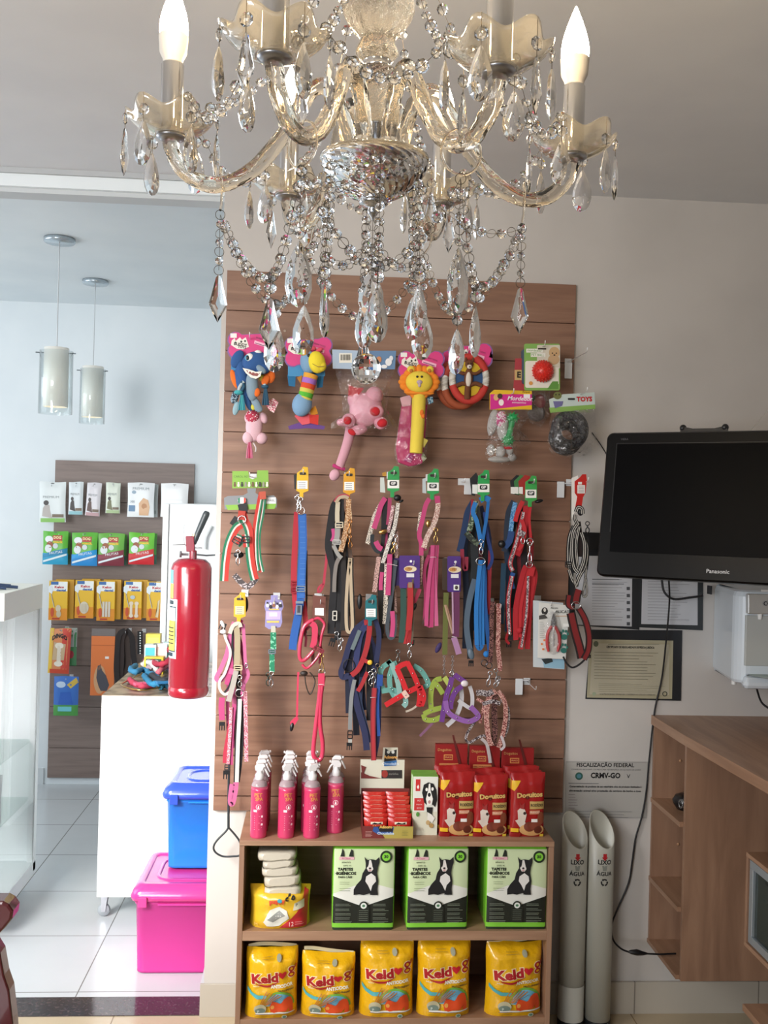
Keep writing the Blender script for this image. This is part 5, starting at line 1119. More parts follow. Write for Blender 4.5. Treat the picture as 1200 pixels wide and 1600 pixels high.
mb = MB(); S(mb, [(657, 800), (655, 818), (653, 830)], 5, D+.01, mat=LEO); S(mb, [(660, 866), (658, 890), (656, 915)], 5, D+.008, mat=LEOP); S(mb, [(656, 920), (650, 935), (646, 942)], 6, D+.008, mat=FAB('c23a5c')); mb.m(BLACKP); pe(mb, 648, 948, 3, 6, D+.006, 3, rot=15); mb.build('leopard_strap', t)
mb = MB()
for i, (x0, x1, x2, x3) in enumerate(((676, 671, 667, 666), (678, 676, 675, 674), (680, 679, 681, 682), (683, 681, 679, 669))): S(mb, [(x0, 852), (x0-1, 872), (x1, 900), (x2, 950), (x3, 978+2*(i % 2))], 6, D-.004+.003*i, mat=FAB(('d8558c', 'c94079', 'df6a9b', 'cf4a80')[i]), t=.0025)
mb.build('folded_lead', t)
mb = MB(); clasp(mb, 681, 828, D-.01, 22, GOLD); mb.m(GOLD); pe(mb, 669, 818, 4, 6, D-.01, 3); mb.m(M('f0d6e0', .5)); mb.ring(at(677, 871, D-.004), 5*D/F, .0008, axis=(0, .2, 1), seg=14, sub=4); mb.build('fittings', t)
mb = MB(); S(mb, [(667, 940), (664, 960), (660, 975)], 1.5, D+.014, mat=FAB('5b4540')); mb.build('cord_tail', t)
# ---- blue bundle (green tag 3)
hook(760, 741, 'white wire hook holding the bright blue leads', Dt=3.25); hook(727, 747, 'white wire hook behind the bright blue leads with a clear plate', Dt=3.36, plate=(731, 760))
t = strapthing('blue_folded_lead', 'bright blue lead folded in loops with silver clasp on a green tag', 'leash', 758, 743, D); tagcard(t, 753, 736, '2fa055', D-.01, w=18)
mb = MB().m(M('1d2024', .4)); pcard(mb, [(734, 748), (744, 738), (748, 746), (742, 775), (737, 774)], D+.008, .001); mb.m(M('e9ebea', .4)); pcard(mb, [(738, 757), (747, 757), (747, 772), (738, 771)], D+.004, .001); mb.build('second_tag', t)
B1 = FAB('2277c6'); B2 = FAB('2c86d8'); B3 = FAB('1a5ca6'); mb = MB(); S(mb, [(743, 785), (739, 800), (745, 815), (752, 850)], 7, D, mat=B2); S(mb, [(763, 783), (760, 810), (755, 840), (753, 860)], 5, D-.002, mat=B1); S(mb, [(750, 782), (758, 778), (765, 782)], 9, D-.004, mat=B2, t=.003)
for i, (a_, b_, c_) in enumerate(((748, 744, 745), (751, 749, 749), (754, 753, 754), (757, 758, 765))): S(mb, [(751+i, 875), (a_, 900), (b_, 950), (c_, 1008 if i < 3 else 1018)], 6.5, D-.008+.003*i, mat=(B2, B1, B2, B3)[i], t=.003)
S(mb, [(745, 1008), (749, 1014), (754, 1008)], 6, D-.006, mat=B1, t=.003); mb.build('webbing', t)
mb = MB(); clasp(mb, 752, 846, D-.01, 22); dring(mb, 751, 877, D-.01, 6, sx=1.2); mb.m(B2); pe(mb, 760, 1022, 5, 5, D, 4); dring(mb, 757, 1036, D, 5, M('5a5558', .3, 1.)); dring(mb, 764, 1040, D+.004, 5, M('5a5558', .3, 1.)); mb.build('clasp', t)
t = strapthing('navy_green_harness', 'navy, black and green harness with red edges hanging behind the bright blue lead', 'harness', 742, 760, D+.03)
mb = MB(); NV = FAB('1f3a66'); NG = FAB('39434a'); S(mb, [(741, 782), (731, 800), (727, 820), (722, 845), (718, 862)], 10, D+.014, mat=NV, t=.004); S(mb, [(738, 780), (737, 800), (733, 825), (735, 845)], 4, D+.004, mat=FAB('a8293c')); S(mb, [(744, 783), (738, 810), (733, 830)], 8, D+.002, mat=M('3b4a3a', .8, cells=('8fa088', 200, .6)), t=.003); S(mb, [(728, 832), (740, 845), (748, 850)], 9, D, mat=M('2a302c', .8, cells=('5e6a58', 200, .7)), t=.003); S(mb, [(722, 858), (723, 880), (728, 890), (729, 870)], 6, D+.012, mat=FAB('9c2a44')); S(mb, [(746, 790), (750, 815), (754, 840)], 6, D+.006, mat=FAB('23262b')); S(mb, [(741, 850), (742, 880), (741, 905)], 12, D+.008, mat=FAB('20262c'), t=.004); S(mb, [(742, 905), (733, 940), (729, 980), (735, 1020)], 9, D+.006, mat=FAB('5d6f82'), t=.003); S(mb, [(734, 930), (731, 970), (730, 1005)], 10, D+.016, mat=FAB('241f2b'), t=.003); S(mb, [(766, 860), (764, 920), (763, 960)], 6, D+.014, mat=FAB('a52636')); S(mb, [(757, 800), (762, 840), (769, 872), (762, 890)], 5, D+.012, mat=FAB('24408a')); mb.m(M('5a6a78', .4)); pe(mb, 736, 1022, 5, 9, D, 3, rot=-15); buckle(mb, 736, 1034, D+.004, 8, 10); mb.build('webbing', t)
# ---- red bundle (green tag 4)
hook(835, 748, 'white wire hook holding the red leads', Dt=3.25)
t = strapthing('red_folded_lead', 'wide red lead folded in loops with silver clasp on a green tag', 'leash', 830, 750, D); tagcard(t, 827, 745, '3da04f', D-.01, w=17)
mb = MB()
for x, c_, dd in ((799, '1c2024', .018), (805, '3a7a45', .014), (812, 'a02a26', .008)):
    mb.m(M(c_, .4)); pcard(mb, [(x-2, 752), (x+8, 742), (x+16, 744), (x+12, 774), (x, 772)], D+dd, .001); mb.m(M('e6e6e2', .4)); pcard(mb, [(x-1, 761), (x+5, 761), (x+5, 772), (x-1, 771)], D+dd-.001, .0006)
mb.build('second_tag', t)
R1 = FAB('c41f2c'); R2 = FAB('d62c35'); GS = M('6a5a60', .8, cells=('c7bcc0', 300, .6)); mb = MB(); S(mb, [(817, 783), (809, 800), (805, 815)], 7, D-.002, mat=R2); S(mb, [(822, 790), (820, 820), (815, 850), (808, 868)], 9, D+.004, mat=R1, t=.003); S(mb, [(830, 785), (827, 810), (829, 840), (828, 870)], 4, D+.002, mat=R2); S(mb, [(810, 860), (816, 850), (820, 830), (815, 812)], 6, D-.004, mat=R2)
for i, (a_, b_, c_) in enumerate(((812, 806, 806), (818, 812, 811), (824, 820, 818), (829, 826, 813), (832, 828, 824))): S(mb, [(822+i*2, 884), (a_+4, 900), (b_, 950), (c_, (1000, 996, 1000, 1014, 1014)[i])], 8, D-.006+.003*i, mat=(R1, R2, R1, R2, R1)[i], t=.003)
S(mb, [(832, 886), (829, 900)], 9, D-.01, mat=R2, t=.003); mb.build('webbing', t)
mb = MB(); S(mb, [(818, 800), (810, 835), (803, 860), (797, 880), (801, 892)], 7, D, stripes=[(R1, .2), (GS, .6), (R1, .2)], t=.003); S(mb, [(800, 900), (794, 940), (796, 990)], 7, D+.004, stripes=[(R1, .2), (GS, .6), (R1, .2)], t=.003); S(mb, [(826, 900), (823, 960), (815, 1012)], 5, D-.009, stripes=[(R1, .3), (GS, .7)], t=.002); S(mb, [(812, 832), (820, 836)], 9, D-.007, mat=GS, t=.003); mb.build('reflective_strap', t)
mb = MB(); clasp(mb, 828, 850, D-.012, 34); dring(mb, 828, 846, D-.01, 5); dring(mb, 827, 882, D-.012, 5); dring(mb, 817, 845, D-.008, 5, sx=.6); mb.m(CHROME); pe(mb, 797, 990, 3, 3, D, 2); mb.m(R1); pe(mb, 812, 985, 5, 5, D-.012, 4); mb.build('clasp', t)
t = strapthing('blue_red_harness', 'dark blue and light blue harness hanging left behind the red lead', 'harness', 800, 770, D+.03)
mb = MB(); S(mb, [(803, 783), (795, 800), (792, 825), (791, 850), (787, 862)], 9, D+.012, mat=FAB('263246'), t=.004); S(mb, [(805, 785), (801, 805), (798, 830)], 7, D+.008, mat=M('3f7fb5', .8, cells=('7fb0dc', 300, .6)), t=.003); S(mb, [(799, 830), (796, 845), (788, 855)], 10, D+.008, mat=FAB('274e8a'), t=.004); S(mb, [(802, 895), (799, 905), (801, 920)], 7, D+.01, mat=FAB('2a5ba5')); S(mb, [(787, 880), (785, 930), (783, 975)], 8, D+.016, mat=FAB('17405a'), t=.003); S(mb, [(800, 950), (800, 985), (798, 1000)], 9, D+.012, mat=FAB('1e1e24'), t=.004); S(mb, [(793, 990), (791, 1000), (796, 1006)], 4, D+.004, mat=R1); buckle(mb, 795, 1004, D+.008, 8, 10); mb.m(BLACKP); pe(mb, 784, 850, 6, 6, D+.008, 5); pe(mb, 842, 783, 7, 3, D+.006, 4, rot=-15); mb.build('webbing', t)
# ---- black and white lead with red harness, on the right end hook
hook(920, 746, 'long white wire hook holding the black and white rope lead', Dt=3.20, plate=(876, 765)); D = 3.23
t = strapthing('striped_rope_lead', 'black and white striped lead coiled in loops with a dark red padded harness below', 'leash', 908, 744, D)
mb = MB().m(M('ecebe6', .4)); pcard(mb, [(893, 747), (903, 743), (905, 755), (902, 790), (893, 812)], D+.006, .001); mb.m(M('c32822', .4)); pcard(mb, [(898, 752), (906, 746), (910, 741), (916, 741), (917, 750), (915, 770), (911, 777), (909, 791), (899, 792), (902, 776), (898, 770)], D, .0012); hd = mb.build('hanging_tag', t)
a = PArt(D, at(906, 760, D)); a.rect(902, 758, 914, 771, 'ece6e2'); [a.line(904, 761+2.5*i, 912, 761+2.5*i, .7, '8a8a8a') for i in range(4)]; a.rect(903, 753, 909, 757, 'ece6e2'); a.finish('tag_print', hd)
BW = [(FAB('18181a'), .22), (FAB('e8e4dc'), .16), (FAB('18181a'), .24), (FAB('e8e4dc'), .16), (FAB('18181a'), .22)]
mb = MB()
S(mb, [(900, 800), (903, 793), (909, 795), (910, 803)], 7, D-.006, stripes=BW); S(mb, [(899, 804), (899, 812), (904, 820)], 6, D-.004, stripes=BW)
S(mb, [(897, 822), (890, 840), (888, 870), (890, 888)], 7, D, stripes=BW, t=.003); S(mb, [(903, 818), (895, 832), (893, 860), (896, 885), (903, 895)], 7, D-.004, stripes=BW, t=.003); S(mb, [(905, 822), (900, 850), (902, 880), (905, 892)], 6, D-.002, stripes=BW, t=.003); S(mb, [(908, 832), (913, 850), (912, 875), (906, 892)], 7, D-.004, stripes=BW, t=.003); S(mb, [(910, 835), (917, 855), (915, 880), (909, 895)], 6, D+.002, stripes=BW, t=.003)
S(mb, [(889, 890), (894, 905), (900, 915)], 6, D, stripes=BW); S(mb, [(909, 893), (903, 905), (900, 916)], 7, D-.004, stripes=BW); S(mb, [(898, 895), (898, 908), (901, 918)], 5, D-.006, stripes=BW); S(mb, [(917, 860), (915, 900), (911, 928), (914, 932), (917, 925), (915, 900)], 4, D+.004, stripes=BW); mb.build('striped_webbing', t)
mb = MB(); slider(mb, 888, 882, D-.006, 9, 8, CHROME); clasp(mb, 918, 818, D, 16, M('3a3a3c', .3, 1.), 0); mb.m(BLACKP); pe(mb, 907, 800, 5, 6, D+.004, 4); S(mb, [(918, 840), (918, 870), (916, 890)], 5, D+.006, mat=FAB('202022')); S(mb, [(904, 815), (907, 840), (906, 870)], 6, D+.008, mat=FAB('2a1a1a'), t=.004); mb.build('black_fittings', t)
mb = MB(); DR = FAB('8e1f22'); DKR = FAB('241314'); ST = [(DKR, .18), (DR, .64), (DKR, .18)]
S(mb, [(904, 921), (901, 930), (899, 943)], 14, D-.004, stripes=ST, t=.006); S(mb, [(892, 958), (898, 985), (905, 1010), (909, 1028)], 14, D+.004, stripes=ST, t=.007); S(mb, [(904, 950), (914, 968), (920, 992), (919, 1015), (912, 1030)], 10, D-.004, stripes=ST, t=.007); S(mb, [(889, 930), (888, 945), (896, 950)], 9, D+.004, stripes=ST, t=.005); mb.build('padded_harness', t)
mb = MB(); dring(mb, 900, 946, D-.01, 6, sx=1.2); S(mb, [(921, 1022), (908, 1036), (895, 1043), (886, 1037), (880, 1026)], 3, D+.0, mat=BK); buckle(mb, 920, 1024, D, 6, 6); mb.build('girth_strap', t)
# ---- lower row: pink / white bundle on yellow tag
hook(376, 930, 'white wire hook holding the pink and beige leads at the left edge', Dt=3.25); D = 3.29
t = strapthing('pink_beige_harness', 'pink harness with beige and white straps on a small yellow tag at the left edge', 'harness', 376, 932, D); tagcard(t, 372, 927, 'dba51c', D-.008, logo=False, w=14, label2='cfc59a')
PK2 = FAB('c4457f'); PK3 = FAB('d26a9b'); mb = MB(); S(mb, [(366, 972), (360, 990), (355, 1020), (345, 1045), (338, 1060), (346, 1062), (356, 1046), (362, 1044)], 7, D+.006, mat=PK3); S(mb, [(375, 968), (368, 1000), (362, 1040), (356, 1070)], 11, D+.004, mat=PK2, t=.003); S(mb, [(380, 975), (382, 1010), (384, 1040), (388, 1055), (381, 1070), (378, 1085)], 5, D+.002, mat=PK3); S(mb, [(347, 1090), (346, 1105), (347, 1125)], 9, D+.006, mat=PK2, t=.003); S(mb, [(363, 1108), (358, 1140), (352, 1175), (351, 1192)], 6, D+.006, mat=FAB('c2304a')); S(mb, [(358, 1048), (366, 1050)], 9, D-.004, mat=PK3, t=.003); S(mb, [(366, 1100), (362, 1150), (361, 1195)], 6, D+.002, mat=PK2); mb.build('pink_strap', t)
mb = MB(); BE = FAB('b5a486'); S(mb, [(359, 990), (364, 978), (373, 974), (376, 980)], 6, D-.008, mat=FAB('e0d7c4')); S(mb, [(369, 977), (371, 1000), (370, 1040)], 9, D-.004, mat=BE, t=.003); S(mb, [(350, 980), (352, 996), (360, 1020), (352, 1050), (343, 1065), (344, 1078), (352, 1085), (362, 1078)], 4, D-.002, mat=FAB('e6e2dc')); S(mb, [(369, 1048), (364, 1070), (357, 1096)], 8, D-.006, mat=FAB('b9b0a8'), t=.003); S(mb, [(364, 985), (363, 1010), (366, 1040), (359, 1070), (348, 1085)], 3, D, mat=BK); mb.build('beige_strap', t)
mb = MB(); S(mb, [(374, 1092), (373, 1120), (371, 1160), (369, 1222)], 8, D-.006, stripes=[(FAB('dcdcd2'), .75), (BK, .25)], t=.003); S(mb, [(377, 1095), (378, 1130), (377, 1180), (372, 1222)], 5, D+.002, mat=BK, t=.003); S(mb, [(369, 1222), (367, 1240), (363, 1256), (360, 1250), (363, 1225)], 8, D-.004, mat=PK3, t=.004); mb.build('white_handle', t)
GLT = M('b45066', .35, .2, cells=('ecc3c9', 600, .55)); mb = MB(); S(mb, [(383, 1080), (384, 1120), (385, 1190)], 6, D, mat=GLT, t=.003); S(mb, [(361, 1105), (359, 1150), (356, 1195)], 5, D-.002, mat=GLT, t=.003); mb.build('glitter_strap', t)
mb = MB(); buckle(mb, 349, 976, D-.004, 10, 12, ang=20); mb.m(M('e8e6e2', .4)); pe(mb, 348, 975, 6, 3, D-.008, 3, rot=60); pe(mb, 349, 987, 5, 3.5, D-.008, 3); slider(mb, 372, 1043, D-.01, 12, 7, M('c9b998', .4)); clasp(mb, 375, 1058, D-.012, 16); dring(mb, 374, 1083, D-.01, 6); dring(mb, 385, 1040, D, 4, sx=.5); mb.m(BLACKP); pe(mb, 384, 945, 4, 12, D+.01, 4); buckle(mb, 347, 1131, D+.004, 9, 14); slider(mb, 355, 1199, D-.003, 7, 8, M('2a2a2e', .4)); buckle(mb, 354, 1207, D-.002, 10, 14); mb.build('buckle', t)
# ---- wire rod leash below (black, reaching down to a triangular loop)
t = thing('black_wire_catcher', 'black metal rod with triangular loop hanging past the bottom left corner of the panel', 'catch pole', at(358, 1200, 3.40)); D_ = 3.40
mb = MB().m(M('2c3236', .4)); k = D_/F; mb.tube([at(358, 1195, D_), at(357, 1240, D_), at(357, 1294, D_)], .0042, 8); mb.tube(px([(357, 1293), (352, 1300), (340, 1312), (334, 1322), (336, 1331), (348, 1338), (364, 1338), (375, 1336), (377, 1325), (374, 1314), (366, 1303), (358, 1294)], D_, 4), .0034, 8); mb.build('rod', t)
# ---- lilac card with green patterned lead
hook(429, 934, 'wire hook hidden behind the lilac card', Dt=3.27); D = 3.29
t = strapthing('green_patterned_lead', 'short green patterned strap with silver clasp on a lilac dog-print card', 'leash', 429, 935, D)
mb = MB().m(M('8d86b6', .5)); pcard(mb, [(423, 930), (434, 930), (434, 937), (441, 938), (443, 948), (440, 955), (441, 972), (438, 980), (420, 983), (414, 979), (415, 955), (413, 948), (415, 938), (423, 937)], D, .001); hd = mb.build('backing_card', t)
a = PArt(D, at(428, 955, D)); a.poly([(416, 955), (439, 955), (438, 968), (416, 968)], 'b9a6cf').rect(421, 957, 433, 963, 'e8e6ee').rect(417, 970, 436, 973, 'd6b55a').rect(420, 951, 436, 953, 'd6b55a')
for i in range(5): a.ell(418+i*5, 946+(i % 2)*2, 2.4, 3, ('f0ece8', '2a2428', '8a5a40')[i % 3]).ell(418+i*5, 942+(i % 2), 1.6, 1.6, ('2a2428', 'f0ece8', 'd9c2a0')[i % 3])
a.finish('card_print', hd)
mb = MB(); GP_ = M('217a58', .8, cells=('7fc0a0', 210, .75)); S(mb, [(427, 988), (427, 1015)], 9, D-.004, mat=GP_, t=.003); S(mb, [(425, 1016), (425, 1050)], 8, D-.002, mat=GP_, t=.003); S(mb, [(427, 978), (427, 988)], 7, D-.005, mat=M('b8b4a4', .4)); mb.build('patterned_strap', t)
mb = MB(); slider(mb, 425, 1018, D-.006, 10, 6, CHROME); clasp(mb, 424, 1052, D-.004, 22, CHROME); clasp(mb, 419, 1054, D+.004, 18, M('4a5a54', .3, 1.)); mb.build('metal_clasp', t)
# ---- red rolled-leather harness
hook(501, 937, 'white wire hook holding the shiny pink-red rolled harness', Dt=3.26, plate=(497, 940))
t = strapthing('rolled_leather_harness', 'shiny pink-red rolled harness with a long looped handle lead', 'harness', 498, 945, D)
mb = MB().m(M('6a3b30', .5)); pcard(mb, [(489, 930), (509, 932), (508, 968), (488, 966)], D+.012, .001); mb.m(M('e9e9e6', .4)); pcard(mb, [(492, 950), (506, 950), (506, 962), (492, 961)], D+.010, .001); mb.build('paper_tag', t)
LR = M('c93a58', .25, coat=.6); mb = MB().m(LR); k = D/F
mb.tube(px([(490, 968), (476, 978), (470, 1000), (468, 1025), (474, 1032), (487, 1020), (493, 1008), (490, 985), (492, 972)], D-.004, 5), .0065, 10); mb.tube(px([(489, 969), (498, 966), (507, 975), (503, 990), (500, 1010)], D, 5), .005, 10); mb.tube(px([(472, 1038), (480, 1044), (494, 1030), (500, 1020)], D, 4), .0045, 10); S(mb, [(486, 974), (492, 980), (491, 1000), (488, 1012)], 9, D-.012, mat=LR, t=.003); mb.build('rolled_body', t)
mb = MB(); S(mb, [(466, 1050), (465, 1080), (464, 1120)], 3, D+.002, mat=LR); S(mb, [(465, 1120), (458, 1126), (455, 1130), (459, 1131), (465, 1122)], 4, D, mat=LR); mb.m(BLACKP); pe(mb, 456, 1136, 3, 7, D, 3, rot=10); mb.build('hanging_strap', t)
mb = MB().m(LR); mb.tube(px([(502, 1052), (499, 1090), (494, 1130), (490, 1165), (490, 1180), (496, 1188), (503, 1182), (504, 1160), (500, 1130), (501, 1090), (506, 1056)], D-.006, 5), .0075, 10); S(mb, [(502, 1052), (502, 1072)], 10, D-.014, mat=LR, t=.004); mb.build('handle_loop', t)
mb = MB(); dring(mb, 492, 1012, D-.012, 5, M('b08a6a', .3, 1.)); clasp(mb, 503, 1024, D-.01, 28, GOLD); dring(mb, 503, 1050, D-.01, 5); mb.m(M('2c2420', .5)); mb.tube(px([(476, 1050), (478, 1070), (484, 1085), (490, 1075), (492, 1062), (484, 1050)], D+.01, 4), .0022, 6); pe(mb, 475, 1052, 6, 4, D+.006, 4); mb.m(M('f0e2e6', .4)); mb.ring(at(502, 1070, D-.008), .011, .001, axis=(0, .3, 1), seg=14, sub=4); slider(mb, 498, 1015, D-.016, 16, 5, M('8a2a3a', .4), 25); mb.build('metal_fittings', t)
# ---- teal tag, navy and red harness
hook(582, 937, 'white wire hook holding the navy and red harness on a teal tag', Dt=3.25); D = 3.28
t = strapthing('navy_red_harness', 'navy harness with red straps, yellow button and grey buckle strap on a teal tag', 'harness', 580, 938, D); tagcard(t, 577, 931, '1f6a72', D-.012, logo=False, w=15)
NB = FAB('252b52'); NB2 = FAB('2f3768'); mb = MB()
S(mb, [(572, 970), (555, 985), (545, 1010), (538, 1035), (533, 1050), (536, 1058), (546, 1055)], 9, D+.008, mat=NB, t=.004); S(mb, [(578, 968), (564, 990), (558, 1020), (555, 1050)], 9, D+.004, mat=NB2, t=.004); S(mb, [(586, 968), (592, 990), (590, 1020), (585, 1045)], 8, D+.004, mat=NB, t=.004); S(mb, [(570, 985), (566, 1010), (572, 1035)], 12, D+.012, mat=FAB('1a1f38'), t=.004); S(mb, [(548, 1055), (553, 1080), (560, 1110), (570, 1145), (573, 1172)], 10, D+.004, mat=NB, t=.004); S(mb, [(566, 1058), (562, 1095), (570, 1130), (577, 1160)], 8, D+.008, mat=FAB('1d2c4c'), t=.004); S(mb, [(590, 1062), (592, 1100), (590, 1150), (584, 1185)], 8, D+.004, mat=NB2, t=.004); mb.build('navy_webbing', t)
mb = MB(); RR = FAB('b32a30'); S(mb, [(569, 973), (577, 974), (576, 995), (570, 1022), (560, 1045), (549, 1055)], 8, D-.006, mat=RR, t=.003); S(mb, [(566, 1029), (574, 1034), (580, 1036)], 6, D-.01, mat=RR, t=.003); S(mb, [(574, 1050), (565, 1070), (559, 1080)], 6, D-.002, mat=RR, t=.003); S(mb, [(585, 1075), (583, 1110), (583, 1150), (584, 1188)], 8, D-.008, stripes=[(FAB('8f2430'), .2), (FAB('bb3038'), .6), (FAB('8f2430'), .2)], t=.004); mb.build('red_strap', t)
mb = MB(); S(mb, [(562, 985), (556, 1000), (550, 1015)], 6, D-.002, mat=FAB('6f7f82'), t=.003); S(mb, [(554, 1062), (549, 1090), (547, 1130), (547, 1140)], 6, D+.0, mat=FAB('8f9192'), t=.002); slider(mb, 547, 1148, D-.002, 7, 12, BLACKP); mb.m(M('a8a6a0', .4)); mb.obox(at(547, 1157, D-.002), (.012, .004, .014)); buckle(mb, 546, 1163, D, 9, 12); S(mb, [(594, 1054), (593, 1072)], 9, D-.008, mat=FAB('2450a0'), t=.003); S(mb, [(592, 1070), (590, 1100), (592, 1150)], 5, D-.004, mat=FAB('2450a0'), t=.002); mb.build('grey_strap', t)
mb = MB().m(M('e0b83a', .4)); pe(mb, 578, 1035, 4, 4, D-.016, 2); mb.build('yellow_button', t)
mb = MB(); clasp(mb, 584, 1048, D-.01, 22); clasp(mb, 590, 1040, D-.006, 24, M('8a7a62', .3, 1.)); clasp(mb, 579, 1052, D-.004, 20); dring(mb, 545, 1040, D, 10, BLACKP, sx=.9); mb.m(M('e6dfe6', .4)); mb.ring(at(583, 1090, D-.008), .009, .0009, axis=(0, .3, 1), seg=14, sub=4); mb.m(BLACKP); pe(mb, 562, 940, 4, 12, D+.008, 3); mb.build('snap_hook', t)
# ---- purple header cards with studded collars and harnesses
hook(647, 876, 'white wire hook holding the purple card with the red studded lead', Dt=3.25); hook(712, 877, 'white wire hook holding the purple card with the lilac lead', Dt=3.25)
def stud_harness(t, D, mat, mat2, paths, rings, name='studded_strap', w=8):
    mb = MB()
    for i, p_ in enumerate(paths): S(mb, p_, w, D-.003*(i % 3), mat=(mat if i % 3 != 2 else mat2), t=.0028)
    mb.build(name, t); ms = MB().m(CHROME)
    for i, p_ in enumerate(paths):
        for q in p_[1:-1]: ms.ell(at(q[0], q[1], D-.003*(i % 3)-.003+(q[2] if len(q) > 2 else 0)), (.0022, .0015, .0022), seg=8, rings=5)
    ms.build('metal_studs', t)
def purple_card(t, x0, y0, x1, y1, D):
    mb = MB().m(M('4a2a7a', .45)); pcard(mb, rrect(x0, y0, x1, y1, 2.5), D, .0012); hd = mb.build('backing_card', t)
    a = PArt(D, at((x0+x1)/2, y0+20, D)); cx_ = (x0+x1)/2+1; a.ell(cx_, y0+21, 10, 5, 'e0d0b4').ell(cx_-3, y0+21, 6, 3.2, 'c08a4a').text('PET', cx_, y0+21, 5, '6a3a1a').rect(cx_-6, y0+28, cx_+6, y0+34, 'd9d6dc').ell(cx_+1, y0+9, 2, 2, 'f2f2f2'); a.finish('card_print', hd)
D = 3.29; t = strapthing('red_studded_harness', 'red studded open harness with red lead hanging from a purple card', 'harness', 645, 878, D); purple_card(t, 624, 868, 656, 919, D)
mb = MB(); RS = FAB('c02c30'); S(mb, [(641, 912), (641, 950), (638, 985)], 9, D-.006, mat=RS, t=.003)
for i in range(4): S(mb, [(638+i, 980), (632+i*4, 1006)], 3.5, D-.004+.002*i, mat=RS, t=.002)
S(mb, [(645, 905), (645, 985), (641, 1008)], 3, D, mat=FAB('6a5a4a')); mb.build('lead', t)
mb = MB(); clasp(mb, 640, 1008, D-.006, 22); mb.m(M('9a7a60', .4)); mb.obox(at(641, 914, D-.008), (.014, .004, .018)); mb.build('snap_hook', t)
stud_harness(t, D-.02, M('c4252c', .35), M('d8b6a8', .5), [[(620, 1044), (628, 1062), (636, 1082)], [(636, 1034), (645, 1052), (652, 1068), (656, 1085), (654, 1104)], [(630, 1080), (634, 1086), (637, 1090)], [(602, 1102), (622, 1090), (640, 1080), (656, 1072)], [(656, 1072), (662, 1088), (658, 1103)]], 0)
mb = MB(); S(mb, [(619, 1045), (628, 1039), (637, 1036)], 8, D-.02, mat=M('c4252c', .35), t=.003); S(mb, [(634, 1112), (644, 1108), (652, 1102)], 3, D-.01, mat=FAB('cfc0b0')); mb.build('cross_strap', t)
t = strapthing('teal_studded_harness', 'pale teal studded open harness with green lead hanging behind the red studded one', 'harness', 630, 880, D+.03)
mb = MB().m(M('3a2468', .45)); pcard(mb, rrect(611, 872, 640, 915, 2), D+.02, .001); mb.build('backing_card', t); mb = MB(); TG = FAB('33564e'); S(mb, [(630, 915), (630, 960), (627, 1004)], 9, D+.012, mat=TG, t=.003); S(mb, [(645, 1000), (644, 1008)], 6, D+.012, mat=TG); mb.build('lead', t); mb = MB(); clasp(mb, 622, 1018, D, 18, M('7a7a78', .3, 1.)); mb.build('snap_hook', t)
TL = M('5d958c', .5); stud_harness(t, D-.004, TL, M('7fa8a2', .5), [[(611, 1034), (597, 1044), (594, 1062), (600, 1080)], [(616, 1036), (609, 1055), (610, 1075), (617, 1090)], [(612, 1036), (620, 1060), (624, 1085), (616, 1088)], [(646, 1040), (658, 1048), (667, 1062), (668, 1070), (655, 1078)], [(596, 1080), (614, 1078), (630, 1086)], [(632, 1085), (634, 1098), (630, 1104)], [(606, 1032), (612, 1038), (620, 1036)]], 0)
D = 3.29; t = strapthing('purple_studded_harness', 'purple studded open harness with lilac lead hanging from a purple card', 'harness', 710, 880, D); purple_card(t, 699, 869, 720, 925, D)
mb = MB(); LP = FAB('8a4a78'); S(mb, [(713, 925), (713, 960), (712, 995)], 10, D-.006, mat=FAB('70325e'), t=.003); S(mb, [(707, 925), (708, 990)], 2.5, D-.009, mat=FAB('c9a2c2')); S(mb, [(709, 996), (713, 1008), (717, 1022)], 9, D-.008, mat=FAB('b98ab4'), t=.004); mb.m(M('ecece8', .4)); mb.obox(at(713, 918, D-.006), (.018, .005, .018)); mb.m(M('3a2f2c', .4)); pe(mb, 713, 918, 2.5, 3, D-.01, 1.5); mb.m(M('e0d6e0', .4)); mb.ring(at(710, 996, D-.006), .009, .001, axis=(.3, .3, 1), seg=14, sub=4); mb.build('lead', t)
mb = MB(); k = D/F; mb.m(STEEL); 
for i in range(9): mb.ring(at(707+math.sin(i)*.5, 1026+i*3.4, D-.004), 1.7*k, .5*k, axis=(i % 2, 1-(i % 2), 0), seg=8, sub=4)
clasp(mb, 706, 1052, D-.004, 14); mb.build('link_chain', t)
PU = M('6a3a84', .4); stud_harness(t, D-.02, PU, M('8a5aa0', .4), [[(706, 1058), (703, 1072), (698, 1085), (693, 1110), (690, 1128)], [(722, 1072), (712, 1080), (705, 1096), (704, 1108)], [(696, 1095), (700, 1112), (714, 1122), (732, 1127), (745, 1122), (746, 1116), (735, 1104)], [(710, 1054), (718, 1060), (727, 1066)]], 0)
mb = MB().m(M('d8cfd2', .3)); pe(mb, 726, 1068, 6, 5, D-.026, 3); mb.build('buckle', t)
mb = MB(); GW = M('c2bfc4', .45); S(mb, [(734, 1072), (738, 1088), (736, 1106), (724, 1100), (716, 1094)], 6, D-.01, mat=GW); S(mb, [(720, 1074), (721, 1095), (712, 1120), (698, 1134)], 7, D-.006, mat=GW); S(mb, [(680, 1125), (668, 1138), (656, 1150)], 4, D-.004, mat=FAB('8a5a7a')); mb.build('grey_strap', t)
t = strapthing('green_studded_harness', 'olive green studded open harness with olive lead left of the purple one', 'harness', 695, 885, D+.03)
